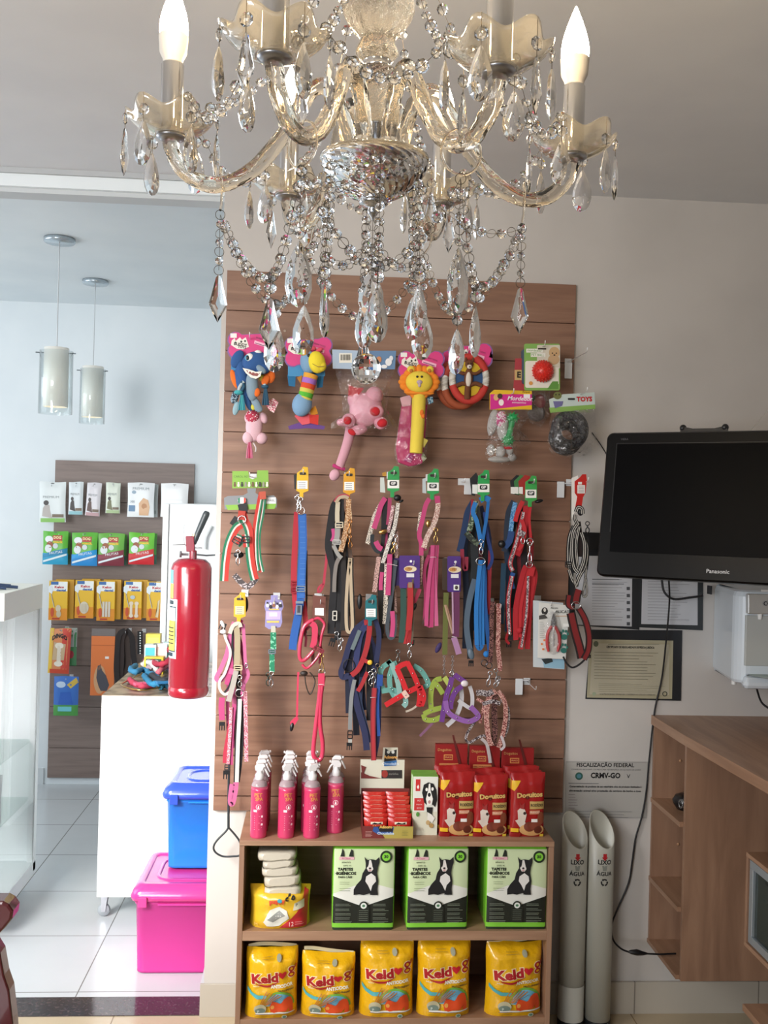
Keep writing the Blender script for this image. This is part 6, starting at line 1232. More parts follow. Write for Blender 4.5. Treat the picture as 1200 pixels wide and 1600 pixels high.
mb = MB().m(M('3a2a20', .5)); pcard(mb, rrect(691, 872, 702, 922, 2), D+.014, .001); mb.build('backing_card', t); mb = MB(); OL = FAB('6d7236'); S(mb, [(697, 926), (696, 970), (695, 1023)], 8, D+.004, mat=OL, t=.003); S(mb, [(695, 945), (700, 965), (707, 990)], 2.5, D, mat=FAB('c9a58a')); S(mb, [(697, 945), (703, 965), (708, 985)], 2.5, D+.002, mat=FAB('b98a70')); mb.m(FAB('3a2860')); pe(mb, 685, 1012, 4, 9, D+.006, 3, rot=25); mb.build('lead', t)
mb = MB(); k = D/F; mb.m(STEEL)
for i in range(9): mb.ring(at(694+math.sin(i)*.5, 1026+i*3.4, D), 1.7*k, .5*k, axis=(i % 2, 1-(i % 2), 0), seg=8, sub=4)
mb.build('link_chain', t)
GN = M('8ea03f', .5); stud_harness(t, D-.006, GN, M('a9b45a', .5), [[(690, 1060), (680, 1064), (674, 1078), (673, 1100), (676, 1114)], [(676, 1066), (684, 1072), (692, 1084)], [(694, 1058), (702, 1070), (712, 1088)], [(662, 1116), (665, 1124), (678, 1125), (690, 1120)], [(662, 1116), (674, 1110), (690, 1106)]], 0)
# ---- glitter rose lead and harness
hook(783, 944, 'white wire hook holding the glittering rose lead', Dt=3.25, plate=None); D = 3.28
t = strapthing('glitter_harness', 'glittering rose and silver lead and harness tangled low on the right', 'harness', 780, 945, D); GR1 = M('8a3f3f', .3, .3, cells=('e8b9ae', 480, .5)); GR2 = M('3c2424', .35, .3, cells=('a0706a', 480, .6)); GS2 = M('5a4a4e', .25, .5, cells=('f0e6ea', 480, .55))
mb = MB(); S(mb, [(779, 943), (779, 980), (778, 1010), (781, 1040), (780, 1048)], 7, D-.006, mat=GR1, t=.003); S(mb, [(770, 940), (768, 970), (768, 1000), (766, 1035)], 7, D, mat=GR2, t=.003); mb.build('glitter_lead', t)
mb = MB(); S(mb, [(775, 1080), (764, 1090), (760, 1120), (763, 1150), (768, 1165)], 8, D-.01, mat=GR1, t=.003); S(mb, [(778, 1080), (788, 1095), (790, 1120), (785, 1150), (779, 1168)], 7, D-.004, mat=GR1, t=.003); S(mb, [(745, 1092), (756, 1100), (752, 1118), (750, 1130)], 5, D-.006, mat=GR1, t=.003); S(mb, [(774, 1085), (772, 1110), (773, 1140), (771, 1165)], 9, D+.002, mat=GR2, t=.004); mb.m(GS2)
S(mb, [(744, 1083), (752, 1082), (762, 1084), (770, 1080)], 9, D-.012, mat=GS2, t=.003); S(mb, [(742, 1128), (732, 1142), (728, 1155), (734, 1160), (748, 1152), (758, 1150), (770, 1160)], 4, D-.004, mat=GS2); S(mb, [(783, 1092), (794, 1110), (792, 1140), (782, 1160)], 5, D+.004, mat=GS2); S(mb, [(754, 1100), (770, 1096), (782, 1100)], 6, D-.014, mat=GS2); mb.build('glitter_straps', t)
mb = MB(); S(mb, [(752, 1154), (760, 1162), (764, 1178), (766, 1192)], 5, D-.008, mat=FAB('c9bcbc')); S(mb, [(783, 1150), (788, 1165), (782, 1172)], 4, D-.006, mat=FAB('d8ccd0')); mb.build('ribbon_tail', t)
mb = MB(); clasp(mb, 766, 1052, D-.004, 22, STEEL, 10); clasp(mb, 775, 1048, D-.008, 24, CHROME, -8); clasp(mb, 779, 1060, D-.006, 16, STEEL, 25); mb.build('snap_hook', t)
hook(838, 1072, 'empty white wire hook with clear plate low at the right of the panel', Dt=3.3, plate=(811, 1073))
# ---- nail clippers on card
D = 3.26
hook(862, 940, 'wire hook holding the carded nail clippers', Dt=3.24)
t = strapthing('nail_clipper_pack', 'red handled pet nail clippers on a white card with green paw prints', 'clipper pack', 862, 940, D)
mb = MB().m(M('dcdcd8', .35)); pcard(mb, [(842, 941), (890, 946), (884, 1030), (840, 1028)], D, .0014); hd = mb.build('backing_card', t, bevel=.0005)
a = PArt(D, at(862, 985, D)); a.ell(851, 955, 5, 6, '2c2a2a').ell(848, 964, 6, 5, 'c9c9c4').ell(851, 953, 2, 3, 'd8d4cc').poly([(842, 962), (851, 960), (856, 966), (842, 968)], '4a4846').text('Alicate', 866, 950, 4.4, '2f2f2c').text('ALICATE', 880, 956, 6.5, '2a2f2c', bold=.02)
a.rect(868, 962, 889, 963, 'c9a070')
for i in range(9): a.line(843, 972+3*i, 849+(i % 3), 972+3*i, .7, '9a9a96')
for x, y in ((850, 1000), (846, 1006), (854, 1010), (848, 1014), (857, 1004)): a.ell(x, y, 1.6, 1.6, 'e07a3c')
for cx_, cy_, s_ in ((881, 992, 1.), (880, 1013, .95)):
    a.ell(cx_, cy_+3, 5*s_, 4.5*s_, '2d6f66')
    for dx, dy in ((-5, -3), (-1.8, -6.5), (2.6, -6), (5.4, -2)): a.ell(cx_+dx*s_, cy_+dy*s_, 1.9*s_, 2.4*s_, '2d6f66')
a.rect(879, 974, 889, 979, 'f0f0ee'); a.finish('card_print', hd)
RH_ = M('b23a3e', .4); mb = MB().m(RH_); mb.tube(px([(862, 978), (856, 990), (855, 1005), (857, 1018)], D-.008, 4), [.0045]+[.0055]*10+[.004]*2, 8); mb.tube(px([(867, 978), (873, 990), (874, 1005), (871, 1018)], D-.008, 4), [.0045]+[.0055]*10+[.004]*2, 8); mb.build('red_handles', t)
mb = MB().m(STEEL); pcard(mb, [(860, 980), (862, 966), (865, 958), (868, 966), (870, 980)], D-.01, .005); mb.tube([at(865, 985, D-.008), at(865, 1010, D-.008)], .0014, 6); mb.m(M('6a6a6c', .4)); pe(mb, 865, 972, 2.2, 2.2, D-.012, 1.5); mb.build('steel_blades', t)
film = film_bag(t, [(858, 955), (872, 955), (879, 985), (878, 1018), (865, 1024), (852, 1018), (852, 985)], D-.002, .016, name='clear_blister')
t = strapthing('blue_carded_tool', 'second carded tool with pale blue base peeking out behind the nail clippers', 'clipper pack', 860, 1000, D+.02)
mb = MB().m(M('c6cdd2', .35)); pcard(mb, [(833, 938), (880, 942), (882, 1046), (833, 1042)], D+.014, .0012); mb.m(M('8fb6cc', .35)); pcard(mb, [(848, 1030), (882, 1030), (882, 1045), (850, 1043)], D+.0125, .001); mb.m(M('2f3638', .4)); pcard(mb, [(846, 1030), (852, 1038), (864, 1034), (862, 1028)], D+.011, .001); mb.build('backing_card', t)

# ---- further straps hanging inside the fuller bundles
def fill(t, xs, y0, y1, D0, cols, w=7, seed=0):
    rnd = random.Random(seed); mb = MB(); xa, xb = xs; n = len(cols)
    for i, c in enumerate(cols):
        f = (i+.5)/n; x = xa+(xb-xa)*f; b = rnd.uniform(-3, 3); yy = y0+rnd.uniform(0, 18); ye = y1-rnd.uniform(0, 45); xm = (xa+xb)/2
        S(mb, [(xm+(x-xm)*.3, yy), (x+b, yy+(ye-yy)*.25), (x-b*.6, yy+(ye-yy)*.6), (x+b*.5, ye)], w+rnd.uniform(-1.5, 1.5), D0+.003*(i % 3), mat=c, t=.003)
    mb.build('hanging_strap', t)
TH_ = {o.name: o for o in COL.objects}
fill(TH_['black_beige_harness'], (515, 550), 790, 1005, 3.315, [BK, FAB('3a2f2c'), FAB('241d1e'), FAB('4a3a30'), BK, FAB('6a5446')], 7, 1)
fill(TH_['leopard_harness'], (592, 620), 785, 1000, 3.315, [FAB('2a2628'), FAB('a83a66'), BK, FAB('3a2f34'), LEOP], 7, 2)
fill(TH_['navy_green_harness'], (724, 766), 790, 1030, 3.345, [FAB('1c2a44'), FAB('232326'), FAB('27465e'), FAB('6e2230'), FAB('1a1c22'), FAB('2a3a6a')], 9, 3)
fill(TH_['blue_red_harness'], (789, 832), 790, 1005, 3.345, [FAB('1c3450'), FAB('1e1e24'), FAB('7a1c28'), FAB('2a1a20'), FAB('9c1f2a')], 9, 4)
fill(TH_['navy_red_harness'], (540, 594), 985, 1150, 3.30, [FAB('1c2038'), FAB('16182a'), FAB('222a4c'), FAB('101018'), FAB('2a3058')], 10, 5)
fill(TH_['pink_beige_harness'], (353, 384), 985, 1190, 3.31, [FAB('a83a6a'), FAB('c45a88'), FAB('2a2024'), FAB('b84a76')], 6, 6)
fill(TH_['rolled_leather_harness'], (472, 506), 975, 1040, 3.30, [FAB('8a2a40'), FAB('6a3a30'), FAB('a83450')], 5, 7)
fill(TH_['pink_rhinestone_harness'], (660, 686), 850, 975, 3.31, [FAB('b8386a'), FAB('8a2a50'), FAB('c9487c')], 5, 8)
# ================================================================== SPRAY BOTTLES
def spray_bottle(loc, label, ang=0, flip=False):
    x, y, z = loc; V = Vector((x, y, z))
    t = thing('spray_bottle', label, 'spray bottle', V, 'pink spray bottles on the left of the display shelf')
    LQ = M('c03a62', .18, coat=.5, sss=.2)
    MB().m(LQ).lathe(V, interp([(.001, 0), (.0235, .0), (.026, .004), (.0262, .02), (.0262, .15), (.0258, .158)], 3)+[(.001, .158)], 24).build('liquid_body', t)
    MB().m(M('e3c9ce', .08, trans=.6, ior=1.3)).lathe(V, [(.0262, .158), (.0255, .164), (.0215, .173), (.014, .179), (.0115, .182), (.001, .182)], 24).build('clear_shoulder', t)
    s = -1 if flip else 1; WP_ = M('cfcaca', .3)
    mb = MB().m(WP_); mb.lathe(V, [(.001, .181), (.0135, .181), (.0135, .196), (.0115, .198), (.0085, .203), (.008, .212), (.001, .212)], 18)
    mb.prism([V+Vector((s*a_, -.008, b)) for a_, b in ((-.014, .210), (-.016, .222), (-.008, .231), (.012, .232), (.016, .229), (.018, .222), (.012, .219), (.009, .209))], (0, .016, 0)); hd = mb.build('trigger_head', t, bevel=.0015)
    mb = MB().m(WP_); mb.tube([V+Vector((s*.010, 0, .220)), V+Vector((s*.018, 0, .212)), V+Vector((s*.024, 0, .200)), V+Vector((s*.029, 0, .190))], [.0032, .0034, .003, .0022], 8); mb.build('trigger', hd)
    MB().m(WP_).lathe(V+Vector((s*.018, 0, .2265)), [(.0045, 0), (.0045, .005)], 10, axis=(s, 0, 0)).build('nozzle', hd)
    R = .0266
    def wrapart(shapes, nm):
        mb = MB()
        for pts, fs, col in shapes: mb.m(M(col, .4)); mb.add([V+Vector(((R)*math.sin(p[0]/R), -(R)*math.cos(p[0]/R), p[1])) for p in pts], fs or [tuple(range(len(pts)))])
        return mb.build(nm, t)
    def tx(s_, cx_, cz, size, col, bold=.02):
        vs, fs = glyphs(s_, bold); return ([(cx_+v[0]*size, cz+v[1]*size) for v in vs], fs, col)
    sh = [tx('PET', -.002, .137, .016, 'c98a3a'), tx('SPA', .001, .124, .015, 'c98a3a'), ([(-.013, .1125), (.013, .1125), (.013, .1132), (-.013, .1132)], None, 'e7b9c4')]
    n = 16; sh.append(([(.0085*math.cos(2*PI*i/n), .100+.0085*math.sin(2*PI*i/n)) for i in range(n)], None, 'f0dde2')); sh.append(([(.0074*math.cos(2*PI*i/n), .100+.0074*math.sin(2*PI*i/n)) for i in range(n)], None, 'c23c62'))
    sh.append(([(-.003, .095), (.003, .095), (.002, .1), (.0005, .106), (-.002, .101)], None, 'f6f0f0')); sh.append(([(-.016, .084), (-.005, .084), (-.005, .091), (-.016, .091)], None, 'efe9ea'))
    for i in range(7): sh.append(([(-.013, .070-.007*i), (.004+.004*(i % 3), .070-.007*i), (.004+.004*(i % 3), .0716-.007*i), (-.013, .0716-.007*i)], None, 'e6a9b8'))
    for cz in (.07, .045): sh.append(([(.012+.0035*math.cos(a_), cz+.004*math.sin(a_)) for a_ in [2*PI*i/8 for i in range(8)]], None, 'f0d5dc'))
    wrapart(sh, 'printed_label')
    for c in t.children_recursive if False else []: pass
    return t
zt_ = ZTOP
b0 = spray_bottle((at(403, 1306, 3.17).x, 3.186, zt_), 'pink spray bottle with white trigger, front of the leftmost file')
cols = [(403, [3.186, 3.243, 3.300, 3.357], 'leftmost'), (447, [3.186, 3.243, 3.300, 3.357], 'second'), (487, [3.186, 3.243, 3.300, 3.357], 'third'), (524, [3.240, 3.300], 'rightmost')]
ordn = ['front', 'second', 'third', 'rearmost']
for ci, (pxx, ys, nm) in enumerate(cols):
    for k, y in enumerate(ys):
        if ci == 0 and k == 0: continue
        x = at(pxx, 1306, 3.17).x*1.0 + (y-3.17)*.02 - (.002 if k == 0 else 0)
        if ci == 2 and k > 0: x -= .012
        lb_ = 'pink spray bottle with white trigger, %s of the %s file' % (ordn[k] if len(ys) > 2 else ('front' if k == 0 else 'rear'), nm)
        o = dup(b0, (x, y, zt_), lb_)
        fl = (ci == 1 and k == 3) or (ci == 3 and k == 0)
        o.rotation_euler.z = math.radians(((ci*37+k*53) % 40)-20) + (PI*.92 if False else 0)
        if fl:
            o.rotation_euler.z = 0
            for c in o.children:
                if c.name.startswith('trigger_head'): c.rotation_euler.z = PI
# ================================================================== POUCH HELPERS
def pillow(mb, w, h, th, V, nx=10, nz=14, crimp=.012, top=1., pw=2.2, seed=0, amp=.0015, flat=.35):
    """standing pouch, bottom centre V; returns the front-surface function (x, z local)"""
    rnd = random.Random(seed); ph = [rnd.uniform(0, 6) for _ in range(8)]
    def prof(u, v):
        e = max(0., 1-abs(2*u-1)**3.2); 
        if v < .12: g = flat+(1-flat)*(v/.12)**.7
        elif v > 1-.16: g = max(.02, ((1-v)/.16))**.9
        else: g = 1.
        return th/2*e**.55*g
    def wr(u, v): return amp*(math.sin(9*u+7*v+ph[0])+math.sin(17*v-5*u+ph[1])+.6*math.sin(23*u+ph[2]+4*v))*min(1, 6*u*(1-u))*min(1., 5*v+.2)
    def halfw(v): return w/2*(1-.06*math.sin(PI*min(1, v*1.1))*.6*(1 if v < .95 else .3) - (.04*max(0, v-.85)/.15)*(1-top))
    def zz(u, v): return v*h*(1+(.012*math.sin(5*u+ph[3]) if v > .9 else 0))
    def fr(u, v): return V+Vector(((2*u-1)*halfw(v), -prof(u, v)-wr(u, v)*.8, zz(u, v)))
    def bk(u, v): return V+Vector(((1-2*u)*halfw(v), prof(1-u, v), zz(1-u, v)))
    mb.surf(fr, nx, nz); mb.surf(bk, nx, nz)
    def bottom(u, v): 
        a = fr(u, 0); b = bk(1-u, 0); return b.lerp(a, v)
    mb.surf(bottom, nx, 2)
    def front(x, z):
        v = max(0, min(1, z/h)); u = max(0, min(1, (x/halfw(v)+1)/2)); return -prof(u, v)-wr(u, v)*.8
    return front
# ================================================================== TREAT DISPLAY BOX
D = 3.172; zb = ZTOP
xa, xb = at(566, 1310, D).x, at(645, 1310, D).x; xm = (xa+xb)/2; yb = D+.15
t = thing('treat_display_box', 'open cardboard counter box of red treat sachets with a printed back card', 'display box', (xm, D+.07, zb))
CB = M('6e2b28', .5); CBI = M('b9a67e', .6); mb = MB().m(CB); hf = .038; hb = .118
mb.box((xa, D, zb), (xb, D+.0015, zb+hf)); mb.box((xa, yb-.0015, zb), (xb, yb, zb+hb)); mb.box((xa, D, zb), (xb, yb, zb+.0015))
for x in (xa, xb-.0015): mb.prism([(x, D, zb), (x, D, zb+hf), (x, D+.04, zb+.06), (x, yb, zb+hb), (x, yb, zb)], (.0015, 0, 0))
bx_ = mb.build('open_box', t)
W_ = xb-xa; a = Art(W_, hf, 0, 0); a.poly([(.0, 0), (.5, 0), (.42, .25), (.3, .4), (.25, 1), (0, 1)], '6e2b28').poly([(.45, 0), (1, 0), (1, 1), (.6, 1), (.55, .5), (.4, .3)], 'a8984a').poly([(.22, .95), (.62, .95), (.6, .4), (.3, .35), (.2, .6)], '2d4f8e').poly([(.3, 1.0), (.6, 1.0), (.6, .55), (.34, .55)], '1c1718')
a.text('Adooro', .46, .95, .0125, 'd9b05a', bold=.05).text('Chocolados', .46, .42, .011, 'c3d6ea', bold=.03); a.lines(.06, .2, .1, .6, 5, .0008, 'cfa9a0'); a.lines(.78, .92, .2, .7, 4, .0008, '6a6a3a'); a.build('front_print', bx_, (xm, D, zb))
mb = MB().m(M('c9c4b4', .5)); y_ = yb+.001; X = lambda p_: at(p_, 1200, yb).x; Z = lambda q_: at(600, q_, yb).z
mb.prism([(X(563), y_, zb+hb-.02), (X(563), y_, Z(1187)), (X(580), y_, Z(1187)), (X(597), y_, Z(1187)), (X(598), y_, Z(1168)), (X(621), y_, Z(1168)), (X(621), y_, Z(1187)), (X(632), y_, Z(1187)), (X(632), y_, zb+hb-.02)], (0, .0012, 0)); cd = mb.build('back_card', t)
a = PArt(yb+.001, Vector((xm, yb+.001, zb))); a.poly([(600, 1190), (602, 1169), (610, 1174), (620, 1171), (619, 1188)], '1d1a1a').ell(607, 1175, 2.5, 2.5, 'c9c9c4').ell(614, 1175, 2.5, 2.5, 'c9c9c4').text('Adooro', 610, 1183, 6.5, 'd9a055', bold=.05).poly([(600, 1190), (620, 1188), (619, 1196), (600, 1197)], '2f67a5').text('Chocolados', 610, 1193, 5.5, 'dfe9f2').rect(596, 1203, 628, 1216, '2a2424').ell(601, 1209, 5, 6, '8e2f28').text('carinho', 615, 1209, 5, '8f8a84').poly([(564, 1195), (572, 1198), (568, 1208), (566, 1212)], '6e2b28').poly([(564, 1206), (578, 1212), (596, 1216), (564, 1216)], '6e2b28'); a.finish('card_print', cd)
SR = M('b5231c', .2, coat=.6, bump=(90, .6, .004)); SW_ = (xb-xa-.008)/2
s0 = None
for r in range(7):
    for c in range(2):
        yy = D+.012+r*.019; z_ = zb+.01+r*.0085; x_ = xa+.004+SW_*(c+.5)+(.002 if r % 2 else -.001)
        if s0 is None:
            V = Vector((x_, yy, z_)); s0 = thing('treat_sachet', 'red glossy treat sachet in the counter box', 'sachet', V, 'red treat sachets standing in the counter box'); mb = MB().m(SR); fr_ = pillow(mb, SW_-.002, .052, .013, V, 8, 8, amp=.0008); so = mb.build('sachet_body', s0)
            a = Art(SW_, .052); a.poly([(.3, .62), (.8, .62), (.8, .78), (.3, .78)], 'd9cdb8').poly([(.33, .63), (.45, .75), (.6, .68), (.75, .75), (.78, .63)], '1c1816'); a.text('Adooro', .55, .5, .0085, 'e3c07a', bold=.04); a.build('sachet_print', so, V, front=fr_, step=.008)
            s0['label'] = 'red glossy treat sachet in the counter box, front row left'
        else: dup(s0, (x_, yy, z_), 'red glossy treat sachet in the counter box, %s row from the front, %s column' % (['first', 'second', 'third', 'fourth', 'fifth', 'sixth', 'rearmost'][r], ['left', 'right'][c]))
# ================================================================== GREEN-WHITE SNACK BOXES
D = 3.205; xa, xb = at(644, 1288, D).x, at(683, 1288, D).x; w_ = xb-xa; V = Vector(((xa+xb)/2, D, zb)); h_ = at(664, 1213, D).z-zb
t = thing('dog_snack_box', 'white snack box with black and white dog face, front one of three', 'snack box', V, 'white snack boxes beside the counter box')
mb = MB().m(M('dcdcd2', .4)); mb.box((V.x-w_/2, D, zb), (V.x+w_/2, D+.024, zb+h_)); o = mb.build('carton', t, bevel=.001)
mb = MB().m(M('76b04a', .4)); mb.box((V.x-w_/2-.0004, D-.0003, zb+h_-.001), (V.x+w_/2+.0004, D+.0244, zb+h_+.0006)); mb.box((V.x-w_/2-.0004, D+.002, zb), (V.x-w_/2, D+.0238, zb+h_)); mb.build('green_top', t)
a = Art(w_, h_); a.rect(.0, 0, 1, .4, 'cfccb8').rect(.1, .75, .28, .95, 'c22f2f').rect(.06, .42, .46, .63, 'c22f2f').poly([(.14, .82), (.2, .86), (.24, .82), (.2, .78)], 'efe9e6')
a.text('PET', .26, .585, .0075, 'e9d6d0').text('SNACK', .26, .52, .006, 'e9d6d0').text('BITES', .26, .46, .0065, 'e9d6d0')
a.poly([(.36, .72), (.42, .86), (.6, .9), (.8, .88), (.93, .78), (.97, .6), (.9, .48), (.8, .52), (.55, .52), (.45, .56), (.4, .66)], '191919').poly([(.62, .88), (.68, .88), (.7, .76), (.8, .62), (.76, .52), (.58, .5), (.52, .62), (.6, .76)], 'e9e7e0').ell(.65, .69, .06, .035, '141414').ell(.54, .78, .05, .03, 'e9e7e0').ell(.77, .79, .05, .03, 'e9e7e0').ell(.66, .57, .05, .03, 'b58a8a').poly([(.55, .48), (.8, .48), (.76, .3), (.6, .28)], '1c1c1c').poly([(.58, .4), (.75, .36), (.9, .3), (.8, .22), (.6, .26)], 'dcd9d0').ell(.62, .22, .08, .04, 'b89a6a').ell(.76, .17, .09, .04, 'a8854e').ell(.2, .36, .06, .04, '4f8a3a').lines(.1, .5, .08, .14, 2, .0008, '8a6a5a')
a.build('front_print', o, (V.x, D, zb))
dup(t, V+Vector((-.002, .0265, 0)), 'white snack box with black and white dog face, middle one of three'); dup(t, V+Vector((.001, .053, .0)), 'white snack box with black and white dog face, rear one of three')
# ================================================================== DOGUITO POUCHES
def doguitos(V, w_, h_, label):
    t = thing('dog_treat_pouch', label, 'treat pouch', V, 'red treat pouches on the right of the shelf')
    RDP_ = M('9a191a', .22, coat=.5); mb = MB().m(RDP_); fr_ = pillow(mb, w_, h_, .022, V, 22, 24, amp=.0012, seed=3); o = mb.build('pouch', t)
    a = Art(w_, h_); a.poly([(.02, .88), (.28, .88), (.2, .8), (.1, .72), (.02, .74)], 'd9a91c').text('Doguitos', .55, .66, .022, 'd9b36a', w=.74, rot=.06, bold=.04, outline=('5a1612', .09)).rect(.55, .44, .97, .56, 'b89a5c').text('RODÍZIO', .76, .5, .012, '2a1410', w=.36, bold=.04)
    a.rect(.55, .36, .85, .42, 'cf8a6a').text('FRANGO', .7, .39, .008, 'f0dccb').poly([(.22, .28), (.2, .42), (.28, .46), (.4, .44), (.46, .36), (.42, .24), (.5, .18), (.3, .14), (.14, .26)], 'cfc0b4').ell(.4, .38, .04, .025, '2a1c1a').poly([(.28, .45), (.24, .56), (.31, .5), (.4, .55), (.38, .44)], '8e2019')
    a.ell(.62, .12, .36, .10, 'c99a62').ell(.55, .17, .16, .08, '6e3020').ell(.72, .19, .17, .08, '7a3824').ell(.88, .3, .1, .1, '7a3c26').ell(.8, .12, .12, .06, '5e281a').rect(.02, .08, .24, .14, 'd9a91c').rect(.6, .24, .78, .29, 'e3ded8').rect(.02, 0, .3, .07, '8a1614').rect(.86, .01, .97, .05, 'd9b93c')
    a.build('front_print', o, V, front=fr_, step=.006, y0=-.001); return t
Dd = 3.20; dg = None; info = [(713, 1288, 55), (765, 1288, 57), (823, 1290, 56)]
pouches = []
for i, (pc_, py_, wp_) in enumerate(info):
    x = at(pc_, py_, Dd).x; V = Vector((x, Dd, zb)); w_ = wp_*Dd/F; h_ = at(pc_, (1206, 1212, 1209)[i], Dd).z-zb
    nm = ['leftmost', 'middle', 'rightmost'][i]
    if i == 0: dg = doguitos(V, w_, h_, 'red dog treat pouch, front of the leftmost stack, beside the white boxes')
    for k in range(4):
        if i == 0 and k == 0: continue
        dup(dg, (x-.002*k-(.003 if k else 0), Dd+.03*k, zb), 'red dog treat pouch, %s of the %s stack' % (['front', 'second', 'third', 'rearmost'][k], nm) + (', beside the white boxes' if i == 0 else ''), scale=(1, 1, (1, .99, 1.02, 1.0)[k]*(1.0 if i != 1 else .96)))
# tall stick packs behind: header cards with a stick printed on them
for i, (x0, x1, y0) in enumerate(((680, 732, 1163), (733, 783, 1165), (783, 836, 1168))):
    D_ = 3.335; V = at((x0+x1)/2, y0, D_); V.z = zb; h_ = at(700, y0, D_).z-zb; w_ = (x1-x0)*D_/F-.003
    t = thing('treat_header_card', 'tall dark red treat carton printed with a stick, %s of three behind the pouches' % ['leftmost', 'middle', 'rightmost'][i], 'treat carton', V, 'tall red cartons behind the treat pouches')
    o = box_obj('carton', (V.x-w_/2, D_, zb), (V.x+w_/2, D_+.02, zb+h_), M('8a1a1a', .4), t, .001)
    a = Art(w_, h_); a.text('Doguitos', .28, .93, .013, 'c99a5a', w=.42).rect(.26, .8, .54, .87, 'c98a4a').rect(.28, .81, .52, .86, '8a1a1a').text('SNACK', .4, .835, .007, 'd9a96a').rect(.12, .7, .74, .76, 'c07a4a').rect(.16, .61, .7, .67, 'c07a4a').text('LEVE UM PUNHADO', .43, .73, .0068, '7a1614').text('DE PETISCOS', .43, .64, .0068, '7a1614')
    a.poly([(.5, 1.12), (.56, 1.12), (.78, .8), (.92, .58), (.86, .56), (.7, .78)], '5a1c16').poly([(.8, .72), (.85, .72), (.92, .6), (.88, .58)], 'b98a6a'); a.build('front_print', o, (V.x, D_, zb))
# ================================================================== PADS, FIRST SHELF
def pads(V, w_, h_, d_, label):
    t = thing('training_pad_pack', label, 'pad pack', V, 'green pad packs on the upper shelf tier')
    GRN_ = M('7cc23a', .25, coat=.4); mb = MB().m(GRN_)
    def sec(u, z, yo=0): 
        pts = []; r = .02; hw = w_/2*(1-.0*z); 
        for cx_, cy_, a0 in ((hw-r, d_-r, 0), (-hw+r, d_-r, 90), (-hw+.008, .008, 180), (hw-.008, .008, 270)):
            rr_ = r if cy_ > .02 else .008
            for i in range(5): a_ = math.radians(a0+22.5*i); pts.append(V+Vector((cx_+rr_*math.cos(a_)*u, cy_+rr_*math.sin(a_)*u, z)))
        return pts
    mb.loft([sec(.3, .0), sec(.8, .003), sec(1, .01), sec(1.05, h_*.5), sec(1, h_-.012), sec(.7, h_-.003), sec(.2, h_)]); o = mb.build('pack', t)
    a = Art(w_-.005, h_-.006, 0, .003); a.rect(0, .1, 1, .99, 'c4d2a8').poly([(0, .44), (.35, .54), (.5, .535), (.75, .55), (1, .50), (1, .3), (0, .3)], 'dcdcd4').poly([(0, .41), (.5, .28), (1, .41), (1, .07), (0, .07)], '1d2119').rect(0, .02, 1, .075, '7cc23a').rect(0, -.01, 1, .02, '20301a')
    a.text('TAPETES', .19, .74, .0125, '20261c', bold=.05).text('HIGIÊNICOS', .19, .69, .0125, '20261c', bold=.05).text('PARA CÃES', .19, .645, .0088, '20261c', bold=.03).text('america', .2, .83, .009, '3a4a34').text('com vc', .22, .79, .009, '3a4a34').rect(.08, .86, .33, .895, 'd9a9b2').text('A Classe', .2, .877, .0075, 'a5304a')
    a.poly([(.1, .9), (.17, .9), (.16, .96), (.13, 1.0), (.12, .95)], '20261c').poly([(.24, .9), (.32, .9), (.31, .97), (.28, .99), (.26, .95)], '20261c')
    a.lines(.1, .3, .55, .6, 2, .0009, '6a7a58').lines(.1, .3, .47, .52, 2, .0009, '6a7a58')
    a.ell(.86, .9, .1, .075, '1c2a18').ell(.86, .9, .068, .05, '7cc23a').text('30', .86, .9, .0135, '1c2a18', bold=.05)
    # seated black and white dog
    wd = lambda L: [(.57+(u-.56)*1.18, v) for u, v in L]
    a.poly(wd([(.36, .43), (.36, .5), (.4, .56), (.46, .62), (.48, .7), (.52, .76), (.52, .82), (.5, .9), (.54, .86), (.6, .87), (.66, .86), (.71, .9), (.71, .83), (.69, .77), (.68, .7), (.7, .6), (.69, .5), (.7, .43), (.62, .43), (.58, .45), (.5, .43), (.44, .44)]), '1a1a1c')
    a.poly([(.58, .86), (.61, .86), (.63, .8), (.65, .75), (.62, .72), (.57, .72), (.54, .76), (.57, .8)], 'd9d4cf').poly(wd([(.53, .66), (.6, .7), (.66, .66), (.67, .6), (.62, .55), (.6, .48), (.56, .55), (.52, .6)]), 'd9d6d2').ell(.595, .76, .02, .012, '201818').ell(.595, .735, .025, .012, 'c9a0a0').ell(.555, .79, .01, .009, '0c0c0c').ell(.64, .79, .01, .009, '0c0c0c').poly([(.6, .435), (.66, .435), (.68, .47), (.64, .47)], '1a1a1c')
    a.rect(.41, .09, .6, .28, '2c3028').rect(.415, .095, .595, .27, '1d2119').ell(.505, .3, .075, .055, '20261c').ell(.505, .3, .05, .037, 'd9dcd6').ell(.505, .3, .025, .016, '4a7a58')
    for v0 in (.33, .27, .215, .165, .12): a.lines(.04, .32, v0-.035, v0, 2, .0009, '8f9888'); a.lines(.66, .92, v0-.035, v0, 2, .0009, '8f9888')
    a.lines(.43, .58, .11, .26, 6, .0007, '8f9888', jit=.05)
    a.build('front_print', o, V, front=lambda x, z: (.0 if abs(x) < w_/2-.008 else .0035)-.0003-.003*math.sin(PI*max(0, min(1, z/h_))), step=.03); return t
Dp = DSF+.012; pd = None
